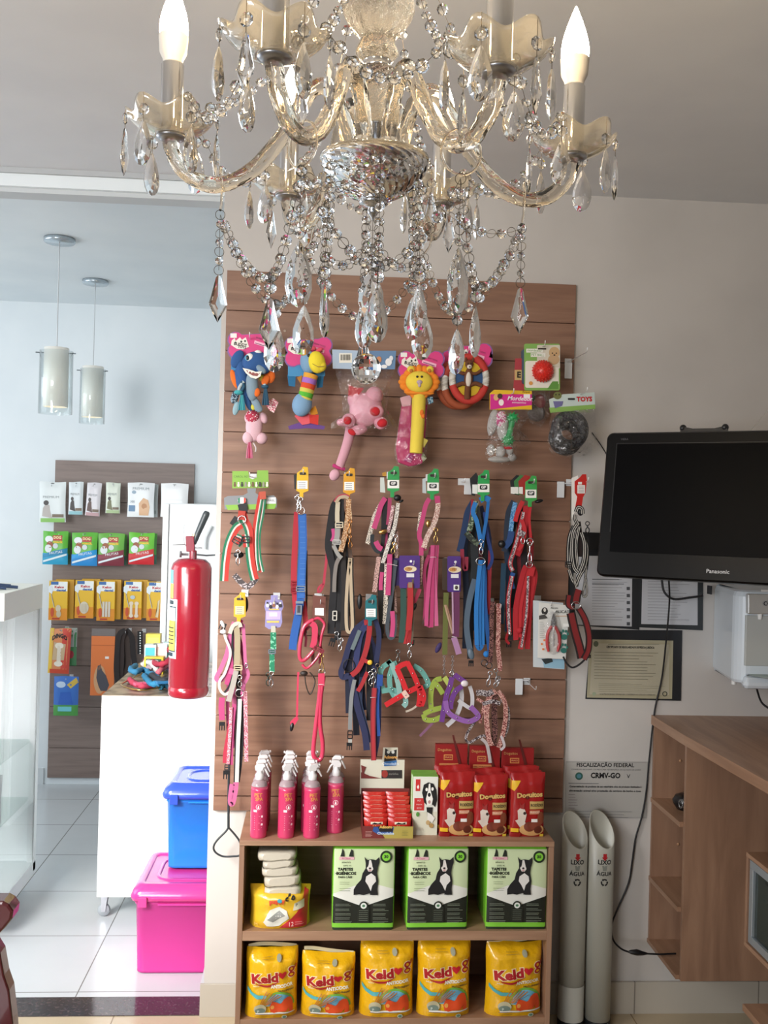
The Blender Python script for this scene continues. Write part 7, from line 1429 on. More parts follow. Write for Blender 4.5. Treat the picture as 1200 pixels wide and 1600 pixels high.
for i, (x0, x1, lb_) in enumerate(((518, 615, 'green training pad pack with a seated black and white dog, leftmost of three'), (634, 731, 'green training pad pack with a seated black and white dog, middle of three'), (757, 854, 'green training pad pack with a seated black and white dog, rightmost by the side panel'))):
    x = at((x0+x1)/2, 1450, Dp).x
    if i == 0: pd = pads(Vector((x, Dp, ZMID)), 97*Dp/F, .262, .2, lb_)
    else: dup(pd, (x+(.001 if i == 2 else 0), Dp+.002*i, ZMID), lb_, rotz=math.radians((1.5, -.6)[i-1]))
# ---- yellow/red puppy nappies pack + stacked nappies
x0, x1 = at(388, 1445, Dp).x, at(484, 1445, Dp).x; V = Vector(((x0+x1)/2, Dp+.06, ZMID)); w_ = x1-x0; h_ = .125
t = thing('nappy_pack', 'yellow and red plastic pack of pet nappies on the left of the upper tier', 'nappy pack', V)
mb = MB().m(M('d9ae2c', .25, coat=.5, bump=(60, .5, .004))); fr_ = pillow(mb, w_, h_, .13, V, 14, 12, amp=.003, seed=5, flat=.8); o = mb.build('pack', t)
a = Art(w_, h_); a.poly([(.5, .06), (.95, .04), (.97, .9), (.9, .96), (.86, .6), (.7, .3)], 'b5262c').poly([(.24, .2), (.34, .5), (.5, .6), (.62, .5), (.66, .3), (.5, .12), (.3, .1)], 'd6d4c8').poly([(.3, .28), (.5, .5), (.6, .38), (.4, .22)], '8a8a84').text('puppy', .46, .74, .02, 'cf4a2a', rot=.12, bold=.05).text('cão', .67, .82, .022, '1c1c1c', rot=.12, bold=.05).ell(.5, .76, .04, .05, '2d8a9a').poly([(.72, .5), (.9, .55), (.9, .76), (.74, .68)], 'c9c2a8').text('P', .78, .63, .014, '2a2a2a').text('12', .7, .15, .018, 'e9c9c4').lines(.76, .9, .12, .22, 2, .0009, 'e0b0a8').text('M', .12, .12, .015, 'e9c06a'); a.build('front_print', o, V, front=fr_, step=.007, y0=-.0022)
NP = M('cfc6b4', .6, bump=(80, .5, .003)); NF = film_mat('nappy_film', gloss=.08, scale=40, bumpd=.002, rough=.15)
zc_ = ZMID+h_-.018
for i, (xc, wd, yy0, yy1) in enumerate(((442, 58, 1379, 1402), (441, 56, 1362, 1380), (437, 56, 1349, 1364), (435, 50, 1338, 1351), (432, 60, 1325, 1340))):
    x = at(xc, 1380, Dp+.05).x; z0 = at(xc, yy1, Dp+.05).z; z1 = at(xc, yy0, Dp+.05).z; hw = wd/2*(Dp+.05)/F
    t = thing('folded_nappy', 'folded white nappy in clear film, %s in the stack on the yellow pack' % ['lowest', 'second from bottom', 'middle', 'second from top', 'topmost'][i], 'folded nappy', (x, Dp+.06, z0), 'folded nappies on the yellow pack')
    mb = MB().m(NP); n = 18; rings = []
    for yy, k in ((0, .7), (.006, .95), (.03, 1), (.08, 1), (.1, .9)):
        ring = []
        for q in range(n):
            a_ = 2*PI*q/n; c_, s_ = math.cos(a_), math.sin(a_); ex_ = abs(c_)**.35*(1 if c_ > 0 else -1); ez_ = abs(s_)**.6*(1 if s_ > 0 else -1)
            ring.append(Vector((x+hw*ex_*k, Dp+.012+yy, (z0+z1)/2+(z1-z0)/2*.98*ez_*k+.0015*math.sin(3*q+i)+(.004*ex_*(1 if i in (1, 3) else .5)))))
        rings.append(ring)
    mb.loft(rings); mb.build('nappy_body', t)
    mb = MB().m(NF); mb.loft([[p+Vector(((p.x-x)*.05, -.003, (p.z-(z0+z1)/2)*.04)) for p in r] for r in rings]); mb.build('clear_film', t)
# ================================================================== KELDOG BAGS, LOWER TIER
def keldog(V, w_, h_, label, seed):
    t = thing('dog_biscuit_bag', label, 'biscuit bag', V, 'yellow biscuit bags on the lower tier')
    YB = M('e0ab14', .22, coat=.5, bump=(45, .7, .006)); mb = MB().m(YB); fr_ = pillow(mb, w_, h_, .095, V, 32, 32, amp=.0026, seed=seed, top=.3, flat=.85); o = mb.build('bag', t)
    a = Art(w_, h_); R_ = 'a51a22'
    a.text('Keld', .36, .60, .040, R_, w=.5, rot=.10, bold=.05, outline=('ead9a8', .1)).ell(.86, .725, .075, .055, 'ead9a8').ell(.86, .64, .075, .05, 'ead9a8').ell(.86, .725, .062, .044, R_).ell(.86, .727, .026, .02, 'e0ab14').ell(.862, .64, .064, .040, R_).ell(.862, .64, .036, .017, 'e0ab14').poly([(.90, .745), (.95, .79), (.965, .765), (.92, .725)], R_).poly([(.83, .69), (.87, .685), (.87, .665), (.83, .67)], R_)
    hx, hz = .69, .655; hp = [(.0, -.075), (-.055, -.03), (-.085, .015), (-.075, .05), (-.04, .06), (-.005, .035), (.03, .06), (.07, .05), (.08, .015), (.05, -.03)]
    a.poly([(hx+p_[0]*1.0, hz+p_[1]*.8) for p_ in hp], 'c01f28')
    sw = [(.16+.5*i/14, .53-.075*math.sin(PI*i/14)+.05*i/14) for i in range(15)]; a.poly(sw+[(p_[0], p_[1]+.032*math.sin(PI*i/14)*1.) for i, p_ in list(enumerate(sw))[::-1]], R_)
    a.text('ANTIODOR', .68, .495, .014, 'e6e2cf', w=.42, rot=.06, bold=.04).text('PALITO FININHO', .76, .43, .008, '3a3020', w=.3, bold=.03).text('bifinho', .2, .49, .007, 'f0ecd8')
    a.poly([(.04, .46), (.12, .40), (.24, .36), (.4, .36), (.4, .31), (.22, .31), (.1, .36), (.04, .41)], '4fa3a8')
    n = 20; a.poly([(.64+.29*math.cos(PI*i/n), .2+.22*math.sin(PI*i/n)) for i in range(n+1)], '6fa83c').poly([(.64+.25*math.cos(PI*i/n), .2+.19*math.sin(PI*i/n)) for i in range(n+1)], '6aa9c4')
    for i in range(6): a.line(.27+.025*i, .22, .40+.055*i, .42-.01*i, .0028, 'b5702c'); a.line(.30+.025*i, .22, .42+.055*i, .38-.01*i, .0012, '7a3a1a')
    a.ell(.28, .165, .115, .075, 'b5ad8e').ell(.28, .14, .10, .045, '6f7f74').text('P', .25, .13, .012, 'd9e0d6').poly([(.2, .09), (.9, .09), (.94, .105), (.6, .115), (.2, .11)], 'e9e6dc').line(.18, .085, .93, .09, .0012, '2a3a6a')
    dz = lambda L: [(.68+(u-.66)*1.12, .105+(v-.105)*1.42) for u, v in L]
    a.poly(dz([(.48, .12), (.46, .17), (.49, .215), (.53, .225), (.58, .215), (.63, .2), (.66, .21), (.70, .25), (.76, .27), (.82, .26), (.85, .21), (.86, .14), (.85, .11), (.78, .11), (.79, .15), (.74, .12), (.62, .115), (.54, .105)]), 'd4491c').ell(.51, .19, .035, .03, 'e09a4a').poly(dz([(.5, .21), (.505, .235), (.535, .22)]), 'b83a16')
    a.lines(.2, .42, .02, .06, 2, .0009, '8a6a1a').ell(.74, .035, .05, .03, 'b9c4b0').ell(.74, .035, .035, .02, '5a7a6a').ell(.62, .9, .045, .04, '9a9a84').lines(.3, .56, .88, .93, 2, .0009, '9a7a2a')
    a.build('front_print', o, V, front=fr_, step=.006, y0=-.0012)
    mb = MB().m(M('cfc4a0', .3)); mb.surf(lambda u, v: V+Vector(((2*u-1)*w_*.46, .002*math.sin(9*u+seed), h_*(.985)+.012*v+.006*math.sin(4*u+seed))), 12, 1); mb.build('crimped_top', t); return t
Dk = DSF+.052; kx = [(424, 81, 'yellow dog biscuit bag with red heart logo, leftmost in the lower tier'), (512, 84, 'yellow dog biscuit bag with red heart logo, second from the left, sagging'), (603, 85, 'yellow dog biscuit bag with red heart logo, centre of the five'), (692, 85, 'yellow dog biscuit bag with red heart logo, second from the right'), (801, 92, 'yellow dog biscuit bag with red heart logo, rightmost in the lower tier')]
for i, (pc_, wp_, lb_) in enumerate(kx):
    x = at(pc_, 1560, Dk).x; top_ = (1478, 1486, 1468, 1466, 1470)[i]; h_ = at(pc_, top_, Dk).z-ZBOT
    o = keldog(Vector((x, Dk, ZBOT)), wp_*Dk/F, min(h_, .244), lb_, i); o.rotation_euler.z = math.radians((4, -3, 0, 1.5, 5)[i])
# ================================================================== DOCUMENTS ON THE WALL
def doc(name, label, cat, pts, D, col, art, frame=None, th=.002):
    c = at((pts[0][0]+pts[2][0])/2, (pts[0][1]+pts[2][1])/2, D); t = thing(name, label, cat, c)
    if frame: mb = MB().m(M(frame[1], .3)); pcard(mb, frame[0], D+.0008, DW-D-.001); mb.build('folder_back', t)
    mb = MB().m(M(col, .5)); pcard(mb, pts, D, .0006); o = mb.build('paper', t)
    a = PArt(D, c); art(a); a.finish('document_print', o); return t
def rows(a, x0, x1, y0, y1, n, col, wd=.7):
    rnd = random.Random(int(x0+y0))
    for i in range(n): y = y0+(y1-y0)*i/max(1, n-1); a.line(x0, y+.0, x0+(x1-x0)*rnd.uniform(.6, 1), y+.012*(x1-x0), wd, col); a.L -= 1
    a.L += 1
def art_a(a):
    rows(a, 925, 980, 905, 968, 16, '8a8c90'); rows(a, 925, 975, 905, 912, 2, '6a6c70', 1.2)
    for i in range(6): a.rect(979, 917+i*11, 984, 922+i*11, '4a4c50')
doc('pinned_document', 'left one of two printed sheets in clear sleeves below the television', 'document', [(900, 868), (988, 870), (987, 979), (898, 976)], DW-.006, 'bfc0c4', art_a, ([(884, 840), (1000, 850), (999, 984), (884, 976)], '26282c'))
doc('pinned_document', 'right one of two printed sheets in clear sleeves, crossed by the black cord', 'document', [(1004, 880), (1090, 884), (1090, 977), (1002, 975)], DW-.006, 'c3c4c8', lambda a: rows(a, 1012, 1080, 908, 968, 14, '8f9196'), ([(997, 880), (1099, 884), (1098, 985), (996, 980)], '2c3032'))
def art_c(a):
    a.poly([(924, 1003), (1048, 1005), (1047, 1088), (919, 1087)], 'a8a084').poly([(926, 1005), (1046, 1007), (1045, 1086), (921, 1085)], 'b5ae98').text('CERTIFICADO DE REGULARIDADE DE PESSOA JURÍDICA', 985, 1011.5, 4.6, '3a3a34', w=78, bold=.05); a.ell(931, 1006, 4, 4.5, '5a5f4c').rect(950, 1006, 1030, 1007, '8a8672').ell(1038.5, 1084, 4, 4, '3a3f38').ell(1038.5, 1084, 2.6, 2.6, 'a8a084').ell(928, 1084, 3, 3, '9aa48a').text('A AUTENTICIDADE DEVERÁ SER CONFERIDA NO SITE DO CONSELHO', 980, 1085, 3.2, '55524a', w=90)
    rows(a, 928, 1040, 1019, 1060, 10, '8a8570', .8); rows(a, 935, 1040, 1068, 1080, 5, '9a957e', .6)
doc('certificate', 'large beige certificate in a dark folder under the two sheets', 'certificate', [(921, 999), (1052, 1001), (1050, 1092), (917, 1090)], DW-.006, 'aaa388', art_c, ([(924, 984), (1066, 985), (1064, 1095), (915, 1092)], '25272b'))
def art_d(a):
    a.poly([(884, 1190), (1012, 1191), (1010, 1278), (883, 1276)], '9f9c98').poly([(885, 1191), (1011, 1192), (1009, 1277), (884, 1275)], 'aeaba6'); a.text('FISCALIZAÇÃO FEDERAL', 946, 1195.5, 8.6, '1c1c1e', w=93, bold=.03).text('CONSELHO REGIONAL DE MEDICINA VETERINÁRIA DO ESTADO DE GOIÁS', 947, 1202.5, 3.2, '4a4a4c', w=112).text('CRMV-GO', 946, 1212, 11.5, '1c1c1e', w=48, bold=.04).ell(904.5, 1212.5, 6, 6, '2f5a50').ell(904.5, 1212.5, 3.5, 3.5, '4a7a88').text('V', 981.5, 1213, 9, '3a3a3c').text('Comercialização de produtos de uso veterinário e/ou de produtos destinados à', 946, 1229, 4, '2c2c2e', w=116, bold=.03).text('alimentação animal e/ou prestação de serviços de banho e tosa', 945, 1235.5, 4, '2c2c2e', w=116, bold=.03)
    a.line(888, 1223.5, 935, 1224, .9, '6a6a6c'); rows(a, 888, 903, 1241, 1262, 6, '8a7f80', .8); rows(a, 898, 990, 1267, 1276, 3, '7a7a7a', .6)
doc('inspection_notice', 'white printed inspection notice on the wall behind the plastic tubes', 'notice', [(884, 1189), (1013, 1190), (1011, 1279), (882, 1277)], DW-.002, 'aeaba6', art_d)
# ================================================================== FIRE EXTINGUISHER
D = 3.555; ce = at(297, 980, D); R = .0705; zt1 = at(297, 872, D).z; zb1 = at(297, 1088, D).z
t = thing('fire_extinguisher', 'red fire extinguisher hung at the end of the wall above the white counter', 'fire extinguisher', (ce.x, D, zb1))
RX = M('8e1426', .22, coat=.6); h_ = zt1-zb1
MB().m(RX).lathe((ce.x, D, zb1), [(.001, 0), (R-.012, 0), (R-.004, .004), (R, .012), (R, .034), (R-.0015, .036), (R-.0015, .040), (R, .042), (R, h_-.035), (R-.006, h_-.018), (R-.022, h_-.004), (.02, h_), (.001, h_)], 48).build('cylinder', t)
mb = MB().m(M('7d1a2c', .3)); k = D/F; P_ = lambda x, y, dd=0: at(x, y, D+dd)
mb.lathe((ce.x+.004, D, zt1-.002), [(.013, 0), (.013, .028), (.01, .03), (.001, .03)], 16); mb.prism([P_(290, 838, -.012), (P_(303, 838, -.012)), P_(304, 862, -.012), P_(291, 862, -.012)], (0, .024, 0)); mb.build('valve_head', t, bevel=.002)
mb = MB().m(M('2c3438', .4)); mb.tube(px([(303, 850), (308, 836), (315, 820), (322, 804), (324, 799)], D, 3), [.0075, .0085, .010, .010, .0105, .011, .0115, .0115, .012, .012, .011, .009, .006], 12); mb.build('discharge_horn', t)
mb = MB().m(M('b9a98a', .3, .6)); mb.tube([P_(300, 848), P_(304, 834)], .0075, 10); mb.build('horn_collar', t)
mb = MB().m(STEEL); mb.tube([P_(270, 851.5, -.01), P_(289, 850.5, -.006), P_(291, 853, 0)], .0016, 6); mb.tube([P_(288, 850), P_(287, 835), P_(288, 820)], .0009, 5); mb.tube([P_(294, 875, -.03), P_(298, 881, -.035), P_(303, 875, -.03), P_(303, 862, -.01)], .0014, 6); mb.build('carry_lever', t)
mb = MB().m(STEEL); mb.ring(at(310, 856, D), .009, .001, axis=(0, .3, 1), sx=1.4, seg=18, sub=5); mb.build('safety_pin_ring', t)
mb = MB().m(M('9aa0a6', .3, .7)); mb.lathe(P_(281, 866), [(.011, 0), (.011, .006), (.004, .006), (.004, .03)], 14, axis=(1, 0, 0)); mb.build('pressure_gauge', t)
mb = MB().m(M('5a5f62', .4, .8)); xw = XE; mb.tube([P_(302, 866), P_(322, 868), Vector((xw-.008, D, P_(330, 867).z)), Vector((xw-.004, D, P_(334, 860).z)), Vector((xw-.004, D, P_(335, 845).z))], .003, 8); mb.box((xw-.004, D-.012, P_(335, 848).z), (xw-.0003, D+.012, P_(335, 842).z+.004)); mb.build('wall_bracket', t)
def wrapx(t, R_, shapes, nm):
    mb = MB()
    for a0, a1, y0, y1, col, dl in shapes:
        mb.m(M(col, .4)); n = 8; z0, z1 = at(297, y1, D).z, at(297, y0, D).z
        vs = [];
        for zz in (z0, z1):
            for i in range(n+1): a_ = math.radians(a0+(a1-a0)*i/n); vs.append((ce.x+(R_+dl)*math.sin(a_), D-(R_+dl)*math.cos(a_), zz))
        mb.add(vs, [(i, i+1, n+2+i, n+1+i) for i in range(n)], True)
    return mb.build(nm, t)
sh = [(-95, -33, 935, 1026, 'c9d6dc', .0006), (-95, -37, 946, 1016, '1f3038', .0009), (-95, -39, 948, 1014, 'b9c6d0', .0012), (-95, -39, 968, 1014, 'c9b64a', .0015), (-95, -46, 1017, 1023, '20303c', .0012), (-95, -48, 937, 943, '25343c', .0012), (-95, -52, 890, 911, '6fa8bf', .0006), (-95, -50, 911, 934, 'c9a05a', .0006)]
for i in range(5): sh.append((-84, -44, 978+6*i, 980+6*i, '3a3a24', .0018))
wrapx(t, R, sh, 'instruction_label')
# ================================================================== WHITE COUNTER
WHT = M('f2f4f4', .35); DC = 4.25
xc0 = at(155, 1240, DC).x; zc1 = at(160, 1086, DC).z; zc0 = at(150, 1402, DC).z
t = thing('counter', 'white counter on castors with a mottled brown top in the left room', 'counter', (xc0+.6, DC+.4, zc0))
box_obj('front_panel', (xc0, DC, zc0), (xc0+1.25, DC+.018, zc1-.003), WHT, t, .001)
box_obj('side_panel', (xc0, DC+.019, zc0), (xc0+.018, DC+.95, zc1-.003), WHT, t, .001)
box_obj('counter_top', (xc0, DC, zc1-.003), (xc0+1.25, DC+.95, zc1+.0), M('7d6e60', .25, mix=('b5a58e', 14, .5, .12)), t)
box_obj('base_board', (xc0+.018, DC+.02, zc0), (xc0+1.25, DC+.95, zc0+.018), WHT, t)
mb = MB().m(STEEL); xk, yk = at(163, 1410, DC+.06).x, DC+.07
mb.box((xk-.02, yk-.02, zc0-.004), (xk+.02, yk+.02, zc0)); mb.prism([(xk-.013, yk-.016, zc0-.004), (xk+.016, yk-.016, zc0-.004), (xk+.006, yk-.016, .022), (xk-.012, yk-.016, .022)], (0, .003, 0)); mb.prism([(xk-.013, yk+.013, zc0-.004), (xk+.016, yk+.013, zc0-.004), (xk+.006, yk+.013, .022), (xk-.012, yk+.013, .022)], (0, .003, 0)); cs = mb.build('castor', t)
MB().m(M('9aa0a4', .4)).lathe((xk-.003, yk+.011, .026), [(.001, 0), (.024, 0), (.026, .004), (.026, .018), (.024, .022), (.001, .022)], 24, axis=(0, -1, 0)).build('wheel', cs)
for X_, Y_ in ((xk+1.1, yk), (xk, yk+.8), (xk+1.1, yk+.8)):
    c = copy_tree(cs, t); c.location = cs.location + Vector((X_-xk, Y_-yk, 0))
# white cabinet behind
DCb = 5.5; x0 = at(251, 900, DCb).x; z1 = at(295, 787, DCb).z
t = thing('storage_cabinet', 'tall white cabinet behind the fire extinguisher in the left room', 'cabinet', (x0+.3, DCb+.3, 0))
box_obj('carcass', (x0, DCb+.02, 0), (x0+.62, DB-.03, z1), WHT, t, .002); box_obj('door_leaf', (x0+.006, DCb, .06), (x0+.035, DCb+.019, z1-.004), WHT, t, .002); box_obj('door_leaf', (x0+.04, DCb, .06), (x0+.615, DCb+.019, z1-.004), WHT, t, .002)
MB().m(M('d0d4d4', .4)).tube(px([(331, 822), (326, 832), (322, 842), (321, 858)], DCb-.02, 4), .008, 8).build('curved_handle', t)
# ================================================================== STORAGE TUBS
def tub(name, label, x0, y0, w_, d_, zb_, h_, body, lidc, lip, liph):
    t = thing(name, label, 'storage box', (x0+w_/2, y0+d_/2, zb_)); B_ = body; L_ = lidc
    def rr(x_0, x_1, y_0, y_1, z, r, n=5):
        out = []
        for cx_, cy_, a0 in ((x_1-r, y_1-r, 0), (x_0+r, y_1-r, 90), (x_0+r, y_0+r, 180), (x_1-r, y_0+r, 270)):
            for i in range(n+1): a_ = math.radians(a0+90*i/n); out.append(Vector((cx_+r*math.cos(a_), cy_+r*math.sin(a_), z)))
        return out
    tp = .012; zs_ = [(0, .03, 0), (.004, .012, 0), (.014, tp, 0), (h_*.78, .004, 0), (h_*.785, 0, 0), (h_-liph, 0, 0)]
    rings = [rr(x0+a_, x0+w_-a_, y0+a_, y0+d_-a_, zb_+z, .03) for z, a_, _ in zs_]; th = .0025
    inner = [rr(x0+a_+th, x0+w_-a_-th, y0+a_+th, y0+d_-a_-th, zb_+z+th, .028) for z, a_, _ in zs_[::-1]]
    mb = MB().m(B_); mb.loft(rings+inner, cap=True); mb.build('tub_body', t)
    z = zb_+h_-liph; mb = MB().m(L_); e = lip
    mb.loft([rr(x0-.001, x0+w_+.001, y0-.001, y0+d_+.001, z-.012, .03), rr(x0-e, x0+w_+e, y0-e, y0+d_+e, z-.012, .035), rr(x0-e-.003, x0+w_+e+.003, y0-e-.003, y0+d_+e+.003, z+.004, .035), rr(x0-e+.006, x0+w_+e-.006, y0-e+.006, y0+d_+e-.006, z+liph*.55, .035), rr(x0+.014, x0+w_-.014, y0+.014, y0+d_-.014, z+liph, .03), rr(x0+.03, x0+w_-.03, y0+.03, y0+d_-.03, z+liph, .025), rr(x0+.034, x0+w_-.034, y0+.034, y0+d_-.034, z+liph-.006, .025)]); lid = mb.build('lid', t)
    mb = MB().m(L_); g = .065; zz = z+liph-.006
    mb.loft([rr(x0+g, x0+w_-g, y0+g, y0+d_-g, zz+.0003, .06, 8), rr(x0+g+.003, x0+w_-g-.003, y0+g+.003, y0+d_-g-.003, zz+.005, .06, 8), rr(x0+g+.012, x0+w_-g-.012, y0+g+.012, y0+d_-g-.012, zz+.005, .055, 8), rr(x0+g+.015, x0+w_-g-.015, y0+g+.015, y0+d_-g-.015, zz+.0005, .05, 8)]); mb.build('raised_panel', lid)
    for xx in (x0+.035, x0+w_-.035):
        mb = MB().m(L_); mb.box((xx-.016, y0-e-.010, z-.03), (xx+.016, y0-e-.003, z+.008)); mb.build('side_clip', lid, bevel=.002)
    mb = MB().m(B_); mb.box((x0+.09, y0-.008, zb_+h_*.78), (x0+w_-.09, y0+.001, zb_+h_*.8)); mb.build('front_rib', t, bevel=.002)
    return t
def clearcol(h, al): return M(h, .18, coat=.3, trans=al, ior=1.1, sss=.15)
tub('pink_storage_box', 'large translucent pink storage box on the floor by the wall end', at(207, 1480, 3.77).x, 3.77, .50, .38, 0, .335, clearcol('d8459a', .12), M('d83a88', .2, coat=.5), .012, .045)
zb2 = .336; tub('blue_storage_box', 'translucent blue storage box with darker lid stacked on the pink one', at(257, 1300, 3.93).x, 3.93, .34, .30, zb2-.001, .335, clearcol('2f82e0', .12), M('3350c0', .2, coat=.5), .012, .045)
# ================================================================== PACKS ON THE FAR SLAT PANEL
DPK = 6.22; FG = 'packs hanging on the far slatted panel'
def pack(name, label, cat, x0, y0, x1, y1, D_, col, art, th=.02, grp=None, seed=0, tilt=0):
    c = at((x0+x1)/2, y1, D_); k = D_/F; w_ = (x1-x0)*k; h_ = (y1-y0)*k; t = thing(name, label, cat, c, grp)
    mb = MB().m(M(col, .35)); fr_ = pillow(mb, w_, h_, th, c, 8, 10, amp=.001, seed=seed, flat=.3); o = mb.build('pouch', t)
    a = Art(w_, h_); a.ell(.5, .96, .07, .012, '6a6e70'); art(a); a.build('front_print', o, c, front=fr_, step=.02)
    if tilt: t.rotation_euler.y = math.radians(tilt)
    return t
def peg(x, y, lab): return hook(x, y, lab, Dt=DPK-.03, base=DB-.018)
def aw(green, dogc, col='e0e6e4'):
    def f(a):
        a.text('PREMIUM', .45, .62, .02, '8a9294', w=.6).poly([(.12, .15), (.15, .35), (.25, .45), (.4, .42), (.42, .3), (.5, .1)], dogc).ell(.27, .48, .1, .06, '4a4644').rect(.5, .12, .92, .2, '7a6a58').rect(.06, .0, .96, .1, green)
    return f
w1 = [(62, 754, 102, 816, 'dfe5e4', aw('8fc46a', 'b9b2ac'), 'white and green tall grooming pouch at the left end of the top row', -1), (107, 754, 129, 804, 'dbe2e4', aw('9ac9d0', '4a4644'), 'narrow white pouch with blue base in the top row', 0), (133, 755, 155, 806, 'ddd9dc', aw('c9a5a8', '6a5650'), 'narrow white pouch with pinkish base in the top row', 3), (165, 755, 187, 802, 'dce3d4', aw('b5c99a', '7a7a5a'), 'narrow pale green pouch in the top row', 0)]
G1 = 'grooming pouches in the top row of the far panel'
for x0, y0, x1, y1, c, ar_, lb_, tl_ in w1: pack('grooming_pouch', lb_, 'pouch', x0, y0, x1, y1, DPK-.02, c, ar_, .018, G1, x0, tl_); 
def art_big(a): a.text('PREMIUM', .5, .82, .024, 'a0a8ac', w=.6).ell(.25, .72, .08, .05, '9ab0c0').rect(.06, .16, .3, .34, '6f8fae').poly([(.46, .05), (.44, .4), (.6, .56), (.78, .5), (.84, .3), (.8, .05)], 'e0b58e').ell(.64, .32, .1, .08, 'c08a60').text('300', .2, .44, .02, '7a8a98')
pack('grooming_pouch', 'wide white pouch with orange cat-coloured picture in the top row', 'pouch', 199, 755, 240, 808, DPK-.02, 'eef0f0', art_big, .022, G1, 9)
pack('grooming_pouch', 'grey edge of a pouch hanging behind the wide white one', 'pouch', 225, 757, 246, 808, DPK+.03, 'b9c0bf', lambda a: a.rect(.1, .1, .9, .2, 'a5acab'), .015, G1, 9)
pack('grooming_pouch', 'plain white pouch coloured as overexposed, above the white cabinet', 'pouch', 251, 756, 293, 808, DPK-.02, 'fbfbfa', lambda a: a.rect(.2, .5, .8, .52, 'f0f0f0'), .022, G1, 9)  # overexposure is put into the near-white colour and the faint print
for x, y, w_ in ((80, 757, 'the tall white and green pouch'), (118, 757, 'the narrow pouch with blue base'), (145, 757, 'the narrow pinkish pouch'), (177, 756, 'the narrow pale green pouch'), (218, 756, 'the wide white pouch'), (272, 757, 'the plain white pouch'), (92, 834, 'the leftmost green snack pouch'), (130, 834, 'the second green snack pouch'), (172, 835, 'the green and maroon pouch'), (221, 834, 'the green and red pouch'), (98, 911, 'the box of round chews'), (138, 910, 'the box of the knotted ball'), (168, 911, 'the box of chew sticks'), (212, 910, 'the box of two bones'), (242, 911, 'the box by the white cabinet'), (96, 984, 'the rawhide bone pack'), (103, 1060, 'the blue treat bag'), (196, 986, 'the dark looped leads'), (219, 987, 'the studded belt')):
    peg(x, y, 'small wire peg holding ' + w_ + ' on the far panel')['group'] = 'pegs of the far slatted panel'
def art_g(low, dark):
    def f(a):
        a.rect(0, .0, 1, .34, low).poly([(.02, .3), (.5, .42), (.98, .5), (.98, .34), (.02, .2)], dark).rect(.4, .72, .78, .88, 'b5302a').text('DOG', .59, .81, .022, 'e9d9a0', w=.3, bold=.05).text('snack', .62, .68, .02, 'e3c22e', w=.4, bold=.06).ell(.26, .76, .16, .1, 'e6e8e8').ell(.3, .6, .13, .1, '9a5a3a').ell(.24, .48, .14, .12, 'dfe3e4').ell(.52, .56, .1, .08, 'd0d6d6').poly([(.04, .12), (.96, .34), (.96, .28), (.04, .06)], 'dce8ea').text('FRUTAS', .55, .36, .02, 'eef2f2', w=.5, rot=.15)
    return f
G2 = 'green snack pouches in the second row of the far panel'
def dup_behind(x, y, k): pass
for x0, x1, y0, y1, c, ar_, lb_ in ((67, 105, 831, 882, '5fb53c', art_g('2f9ec4', '2486b0'), 'green and blue snack pouch with a chef dog, left end'), (112, 151, 833, 884, '5fb53c', art_g('2588cc', '2a9ad8'), 'green and blue snack pouch, second from left'), (153, 193, 834, 884, '6cb048', art_g('7a2a38', '8a3444'), 'green and maroon snack pouch, third from left'), (201, 240, 833, 882, '6cc03c', art_g('c9242c', 'd03a3c'), 'green and red snack pouch beside the white cabinet')):
    pack('snack_pouch', lb_, 'snack pouch', x0, y0, x1, y1, DPK-.02, c, ar_, .026, G2, x0)
    pack('snack_pouch', 'plain back pouch hanging behind the ' + lb_.split(',')[0].replace('snack pouch', 'one'), 'snack pouch', x0+4, y0+1, x1+4, y1-1, DPK+.03, '4a9a3c', lambda a: a.rect(.0, .0, 1, .3, '3a6a5a'), .02, G2, x1)
G3 = 'yellow chew boxes in the third row of the far panel'
def art_y(kind):
    def f(a):
        a.rect(0, 0, 1, .3, 'd98a20').rect(.12, .74, .98, .98, 'e9ece8').rect(.1, .9, .5, .98, '3a6aa5').text('Kelco', .55, .84, .02, 'c0303a', w=.5, bold=.04).text('dental', .65, .76, .018, '2f62a8', w=.5, bold=.05).poly([(-.02, .72), (.16, .66), (.24, .78), (.1, .9), (-.02, .84)], 'dfe6ea').line(.12, .66, .3, .32, .003, 'b9c0c4').line(.14, .66, .33, .34, .0015, '3a3a3a').ell(.2, .2, .09, .12, 'c4502c').rect(.2, .02, .6, .06, 'b03a24')
        if kind == 0: a.ell(.52, .3, .14, .09, 'cfc0a4').ell(.55, .16, .13, .09, 'c4b596')
        if kind == 1: a.ell(.5, .28, .25, .16, 'd6cbb4'); [a.line(.34+.08*i, .16, .34+.08*i, .38, .002, 'a89878') for i in range(5)]
        if kind == 2: [a.rect(.32+.16*i, .1, .44+.16*i, .48, 'cfc8ba') for i in range(3)]
        if kind == 3: [(a.rect(.36+.3*i, .12, .5+.3*i, .4, 'e0cfb8'), a.ell(.43+.3*i, .42, .12, .05, 'e0cfb8'), a.ell(.43+.3*i, .1, .12, .05, 'e0cfb8')) for i in range(2)]; a.ell(.5, .58, .14, .05, 'b9c6cc')
        if kind == 4: a.poly([(.5, .1), (.6, .3), (.62, .5), (.74, .55), (.7, .3), (.66, .08)], 'dcc9a0')
    return f
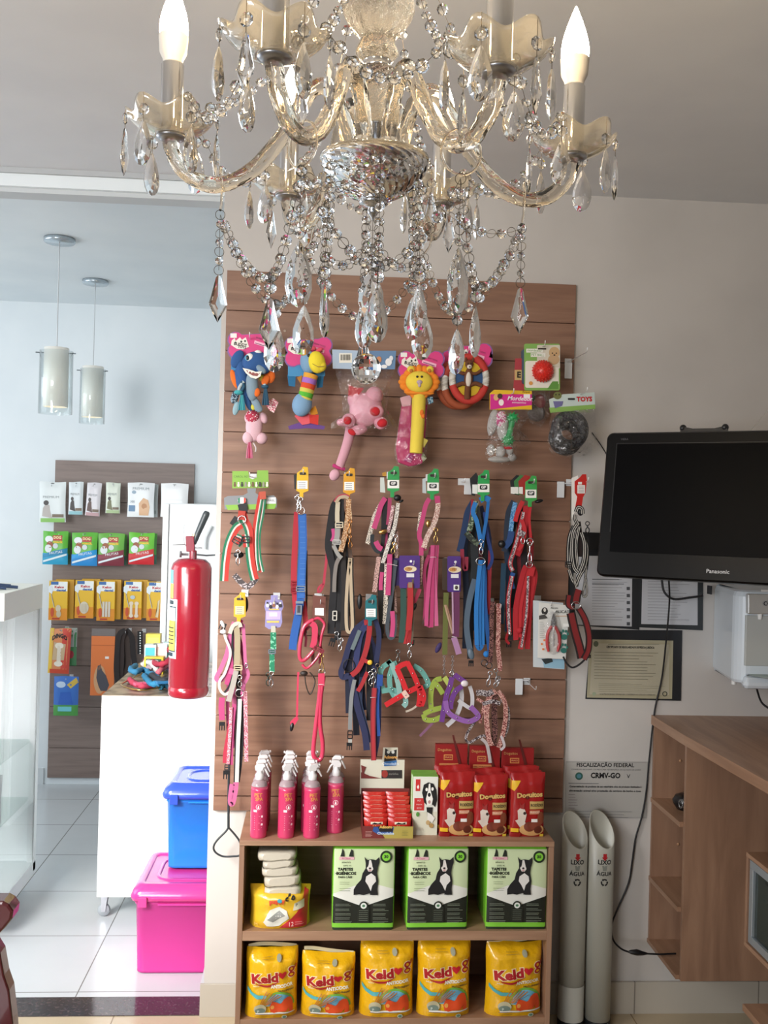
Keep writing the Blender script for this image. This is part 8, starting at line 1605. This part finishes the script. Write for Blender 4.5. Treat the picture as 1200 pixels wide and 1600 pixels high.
for i, (x0, x1, y0, y1, lb_) in enumerate(((76, 104, 909, 969, 'yellow chew box with two round chews, left end of the third row'), (117, 145, 908, 966, 'yellow chew box with a knotted ball chew'), (151, 178, 909, 970, 'yellow chew box with three pale chew sticks'), (193, 220, 909, 968, 'yellow chew box with two white bones'), (229, 256, 910, 970, 'yellow chew box half hidden by the white cabinet'))):
    c = at((x0+x1)/2, y1, DPK-.03); k = DPK/F; w_ = (x1-x0)*k; h_ = (y1-y0)*k; t = thing('chew_box', lb_, 'chew box', c, G3)
    o = box_obj('carton', (c.x-w_/2, DPK-.03, c.z), (c.x+w_/2, DPK-.012, c.z+h_), M('e3b52c', .4), t, .002); a = Art(w_, h_); art_y(i)(a); a.build('front_print', o, (c.x, DPK-.03, c.z))
    if i < 4:
        t2 = thing('chew_box', 'plain side of the box hanging behind the ' + ['round chews', 'knotted ball', 'chew sticks', 'two bones'][i] + ' one', 'chew box', c+Vector((w_*.3, .05, .01)), G3); box_obj('carton', (c.x-w_/2+.03, DPK+.005, c.z+.006), (c.x+w_/2+.03, DPK+.045, c.z+h_+.006), M('d9a52c', .4), t2, .002)
def art_dj(a): a.rect(.62, 0, 1, 1, 'cf4a3c').rect(0, 0, .2, 1, 'd9b23c').rect(.1, 0, .95, .1, 'c9482c').text('DINGO', .5, .84, .035, '1e1a18', w=.7, bold=.05, arc=.02).poly([(.2, .3), (.75, .3), (.8, .66), (.25, .7)], 'c4a884').ell(.5, .62, .2, .07, 'e6ddcc').rect(.42, .25, .6, .62, 'ddd2c0').ell(.5, .22, .2, .06, 'e6ddcc')
pack('chew_bone_pack', 'red and yellow pack holding a knotted rawhide bone, left below the yellow boxes', 'chew pack', 75, 983, 107, 1052, DPK-.02, 'd98a5a', art_dj, .03, None, 3, 2)
pack('chew_bone_pack', 'green and white speckled pack behind the red and yellow bone pack', 'chew pack', 100, 982, 119, 1040, DPK+.03, '4a8a5a', lambda a: (a.rect(.3, .5, 1, 1, 'a9b4ae'), a.ell(.6, .3, .2, .1, 'b03a4a')), .02, None, 4)
def art_bl(a): a.rect(0, 0, 1, 1, '3a6fc0').poly([(.55, .8), (.9, .98), (1, .86), (.7, .7)], 'd0b04a').ell(.3, .8, .2, .08, 'b9cbe0').rect(0, .0, 1, .28, '4f9a4a').rect(.2, .12, .75, .24, '6fc4d0').poly([(.2, .3), (.3, .6), (.7, .62), (.8, .3)], '3060b8')
pack('blue_treat_bag', 'blue and green treat bag hanging lowest on the far panel', 'treat bag', 84, 1058, 121, 1118, DPK-.02, '3a6fc0', art_bl, .03, None, 5)
# orange brush card
c = at(160, 1087, DPK-.02); x0, x1 = at(142, 1030, DPK-.02).x, at(179, 1030, DPK-.02).x; zt_ = at(160, 994, DPK-.02).z
t = thing('grooming_card', 'tall orange card with a grey long-haired dog picture on the far panel', 'carded tool', c); o = box_obj('backing_card', (x0, DPK-.02, c.z), (x1, DPK-.008, zt_), M('d9763c', .4), t, .002)
w_ = x1-x0; h_ = zt_-c.z; a = Art(w_, h_, (x0+x1)/2-c.x, 0); a.rect(0, .84, 1, .85, 'b85a2a').rect(.6, .62, .76, .66, 'e6e0da').ell(.4, .27, .26, .24, 'c99a70').poly([(.25, .3), (.3, .5), (.4, .52), (.5, .42), (.66, .34), (.8, .18), (.7, .08), (.45, .08), (.35, .16)], '4a4850').poly([(.3, .46), (.42, .54), (.44, .46), (.34, .42)], '7a5a48'); a.build('card_print', o, c)
box_obj('clear_top', (x0, DPK-.016, zt_), (x1, DPK-.012, zt_+.045), M('a59a96', .2, trans=.5), t)
# black leash coil
t = thing('black_lead', 'dark brown leads looped over a peg right of the orange card', 'leash', at(196, 985, DPK)); mb = MB()
for i, pts in enumerate((([(196, 985), (186, 992), (183, 1020), (182, 1050), (186, 1072)]), ([(196, 985), (190, 1000), (190, 1030), (187, 1062)]), ([(197, 984), (206, 996), (208, 1020), (212, 1046)]), ([(196, 986), (199, 1010), (200, 1040), (192, 1060)]), ([(195, 988), (194, 1015), (195, 1045), (188, 1068)]))): S(mb, pts, 8, DPK-.02+.006*i, t=.004, mat=FAB(('2c2322', '3a2c28', '2a2020', '4a3a34', '241d1c')[i]))
mb.build('looped_strap', t)
t = thing('studded_belt', 'narrow black belt with white studs beside the small bright boxes', 'belt', at(219, 985, DPK)); mb = MB(); S(mb, [(219, 986), (219, 1022)], 8, DPK-.04, mat=FAB('1e1b1c'), t=.004); mb.m(WHITEP)
for i in range(9): pe(mb, 219, 989+4*i, 1.1, 1.1, DPK-.045, .003)
mb.build('studded_strap', t)
# ================================================================== THINGS ON THE COUNTER
zc = zc1; Dc_ = DC
def onc(x, y): return atz(x, y, zc)
def sbox(lab, x, w_, h_, D_, col, acc, ang=0, name='small_carton'):
    p = at(x, 1000, D_); t = thing(name, lab, 'small box', (p.x, D_, zc)); o = box_obj('carton', (p.x-w_/2, D_, zc), (p.x+w_/2, D_+.05, zc+h_), M(col, .4), t, .001); a = Art(w_, h_); a.rect(.1, .4, .9, .9, acc).rect(.1, .1, .9, .3, 'f0f0ee'); a.build('front_print', o, (p.x, D_, zc)); return t
sbox('small yellow carton at the back of the counter', 239, .07, .17, 4.95, 'dfc94a', 'e9e06a'); sbox('small blue and white carton in front of the yellow carton', 235, .055, .13, 4.86, 'e0f0f2', '4fc0dc'); sbox('small white carton in the middle of the boxes', 250, .07, .13, 4.88, 'f4f4f2', 'f0d0cc'); sbox('small turquoise carton beside the fire extinguisher', 264, .06, .135, 4.90, 'd0eee8', '2fc4b0'); sbox('yellow card with dark picture leaning among the cartons', 241, .09, .08, 4.80, 'e3c52c', '3a5a4a')
rnd = random.Random(4)
names = [('c22f48', 'red mesh strap coil on top of the counter heap', [(228, 1026), (238, 1012), (255, 1008), (268, 1020), (262, 1034), (246, 1038), (236, 1030)]), ('3f92c0', 'light blue strap at the left end of the counter heap', [(212, 1040), (204, 1046), (212, 1050), (222, 1046), (232, 1050)]), ('2a86b0', 'turquoise folded harness in front of the heap', [(226, 1056), (232, 1064), (242, 1072), (250, 1066), (240, 1054), (230, 1052)]), ('2a2c34', 'black folded harness across the turquoise one', [(236, 1054), (248, 1062), (260, 1066), (266, 1058)]), ('d0405e', 'pinkish red harness strip inside the gold loop', [(203, 1062), (210, 1068), (222, 1072), (238, 1071)]), ('cdb88a', 'thin gold loop collar lying at the counter front', [(236, 1048), (214, 1056), (194, 1066), (190, 1070), (204, 1076), (226, 1078), (262, 1072), (272, 1070)]), ('6a4a8c', 'purple strap at the right of the heap', [(262, 1040), (268, 1050), (270, 1066)]), ('e6e4e0', 'white plastic clasp part of the heap', [(222, 1040), (230, 1034), (240, 1040), (246, 1048)]), ('d8707c', 'salmon strap crossing the heap centre', [(244, 1056), (252, 1046), (262, 1038), (270, 1030)]), ('a83a4c', 'dark red strap at the back of the heap', [(226, 1034), (236, 1022), (250, 1018), (266, 1028)]), ('4aa5c8', 'pale blue tasselled strap beside the extinguisher', [(250, 1074), (258, 1070), (270, 1074), (274, 1068)]), ('c9b0b4', 'pale pink strap under the red coil', [(232, 1044), (244, 1034), (258, 1034), (268, 1044)])]
for i, (c, lb_, pts) in enumerate(names):
    hgt = (.10, .02, .04, .055, .012, .006, .04, .05, .06, .07, .01, .045)[i]
    P_ = spline([atz(x, y, zc+.008+hgt*(.25+.75*math.sin(PI*(q+.5)/len(pts)))) for q, (x, y) in enumerate(pts)], 4)
    for p in P_: p.y = min(max(p.y, DC+.02), DC+.92); p.z = max(p.z, zc+.008)
    t = thing('loose_collar', lb_, 'pet collar', P_[0], 'tangled collars and harnesses on the white counter'); mb = MB()
    if c == 'cdb88a': mb.m(GOLD).tube(P_, .004, 8)
    else: mb.m(FAB(c)).tube(P_, [.010+.006*math.sin(q*1.3+i)**2 for q in range(len(P_))], 7)
    mb.build('strap', t)
    if i in (2, 4, 7): mb = MB().m(M(('2f6f9a', 'd95a78', 'f0f0ee')[(2, 4, 7).index(i)], .5)); q = P_[len(P_)//2]; mb.obox(q+Vector((.01, -.01, .008)), (.05, .03, .012), Matrix.Rotation(.5, 3, 'Z')); mb.build('tag', t, bevel=.002)
# ================================================================== LEFT DISPLAY CASE AND CHAIR
DL = 4.3; xr = at(33, 1050, DL).x; zt2 = at(36, 920, DL).z
t = thing('glass_display_case', 'white framed glass display case with goods at the left edge', 'display case', (xr-.4, DL+.2, 0)); WF = M('d3d9da', .4)
xl_ = xr-.9; ze = at(33, 1232, DL).z
box_obj('top_panel', (xl_, DL-.25, zt2-.11), (xr, DL+.3, zt2), M('e3e3d8', .4), t, .002)
box_obj('corner_post', (xr-.03, DL+.26, .1), (xr, DL+.3, zt2-.11), WF, t, .001); box_obj('base_panel', (xl_, DL-.25, .08), (xr, DL+.3, .14), WF, t, .003)
box_obj('rear_panel', (xl_, DL+.285, .14), (xr-.03, DL+.3, zt2-.11), M('dfe4e6', .5), t)
for z in (.42, .68): box_obj('glass_shelf', (xl_, DL-.2, z), (xr-.03, DL+.28, z+.008), thin_glass('shelf_glass', (.85, .92, .9, 1)), t)
box_obj('side_glass', (xr-.006, DL-.24, .14), (xr-.001, DL+.26, zt2-.11), TG_, t)
mb = MB().m(M('2a3030', .5)); mb.lathe((xr-.04, DL+.05, .04), [(.001, 0), (.03, 0), (.03, .02), (.001, .02)], 16, axis=(0, -1, 0)); mb.box((xr-.045, DL+.02, .06), (xr-.035, DL+.04, .08)); mb.build('castor', t)
def cb(name, lab, cat, x0, z0, x1, z1, col, y=None, th=.06): y = y or DL; t = thing(name, lab, cat, ((x0+x1)/2, y, z0)); mb = MB().m(M(col, .4)); pillow(mb, abs(x1-x0), z1-z0, th, Vector(((x0+x1)/2, y, z0)), 8, 8); mb.build('pouch', t)
cb('green_pouch', 'green pouch standing inside the left display case', 'pouch', xr-.16, .688, xr-.05, .79, '3f9a78', DL-.1)
mb = MB().m(M('c9d0d2', .2, trans=.5)); t = thing('clear_bag_goods', 'crumpled clear bag inside the left display case', 'bag', (xr-.12, DL-.1, .428)); pillow(mb, .17, .2, .1, Vector((xr-.12, DL-.1, .428)), 10, 10, amp=.008); mb.build('bag', t)
t = thing('blue_collar', 'dark blue collar lying on top of the left display case', 'pet collar', (xr-.2, DL, zt2)); mb = MB().m(FAB('2c3f60'))
for yy, dx in ((DL-.1, 0), (DL-.04, .03), (DL+.03, -.02)): mb.tube([(xr-.34+dx, yy, zt2+.007), (xr-.2+dx, yy-.02, zt2+.02), (xr-.1+dx, yy+.01, zt2+.012), (xr-.05+dx, yy+.03, zt2+.007)], .007, 6)
mb.build('strap', t)
a = Art(); a.text('a', 0, 0, .08, '1f2326', bold=.04)
# dark wooden chair in the foreground
D_ = 2.35; CHW = M('4a1c1e', .22, coat=.6); t = thing('wooden_chair', 'dark maroon wooden chair arm and leg at the bottom left corner', 'chair', at(-60, 1600, D_)); t.location.z = 0; WORLD[t.name] = Vector((t.location.x, D_, 0))
k = D_/F; mb = MB().m(CHW); A_ = [at(-120, 1452, D_-.1), at(-60, 1440, D_-.06), at(-20, 1432, D_-.02), at(2, 1428, D_)]
mb.prism([at(-110, 1410, D_), at(4, 1409, D_), at(13, 1414, D_), at(20, 1424, D_), at(18, 1437, D_), at(8, 1450, D_), at(-4, 1462, D_), at(-110, 1470, D_)], (0, .06, 0)); mb.build('arm_rest', t, bevel=.006)
mb = MB().m(CHW); top_ = at(-14, 1440, D_+.02); bot = at(44, 1720, D_+.02); bot.z = 0
mb.prism([at(-22, 1455, D_+.01), at(0, 1490, D_+.01), at(6, 1525, D_+.01), at(14, 1548, D_+.01), at(20, 1600, D_+.01), Vector((at(40, 1700, D_).x, D_+.01, 0)), Vector((at(40, 1700, D_).x-.06, D_+.01, 0)), at(-24, 1560, D_+.01), at(-40, 1480, D_+.01)], (0, .045, 0)); mb.build('front_leg', t, bevel=.004)
mb = MB().m(CHW); x_ = at(-100, 1500, D_).x; mb.box((x_-.4, D_-.42, .42), (x_+.1, D_+.05, .46)); mb.build('seat', t, bevel=.01)
for dx, dy in ((-.38, -.4), (-.38, .02), (.05, -.4)): mb = MB().m(CHW); mb.box((x_+dx, D_+dy, 0), (x_+dx+.04, D_+dy+.04, .42)); mb.build('leg', t, bevel=.003)
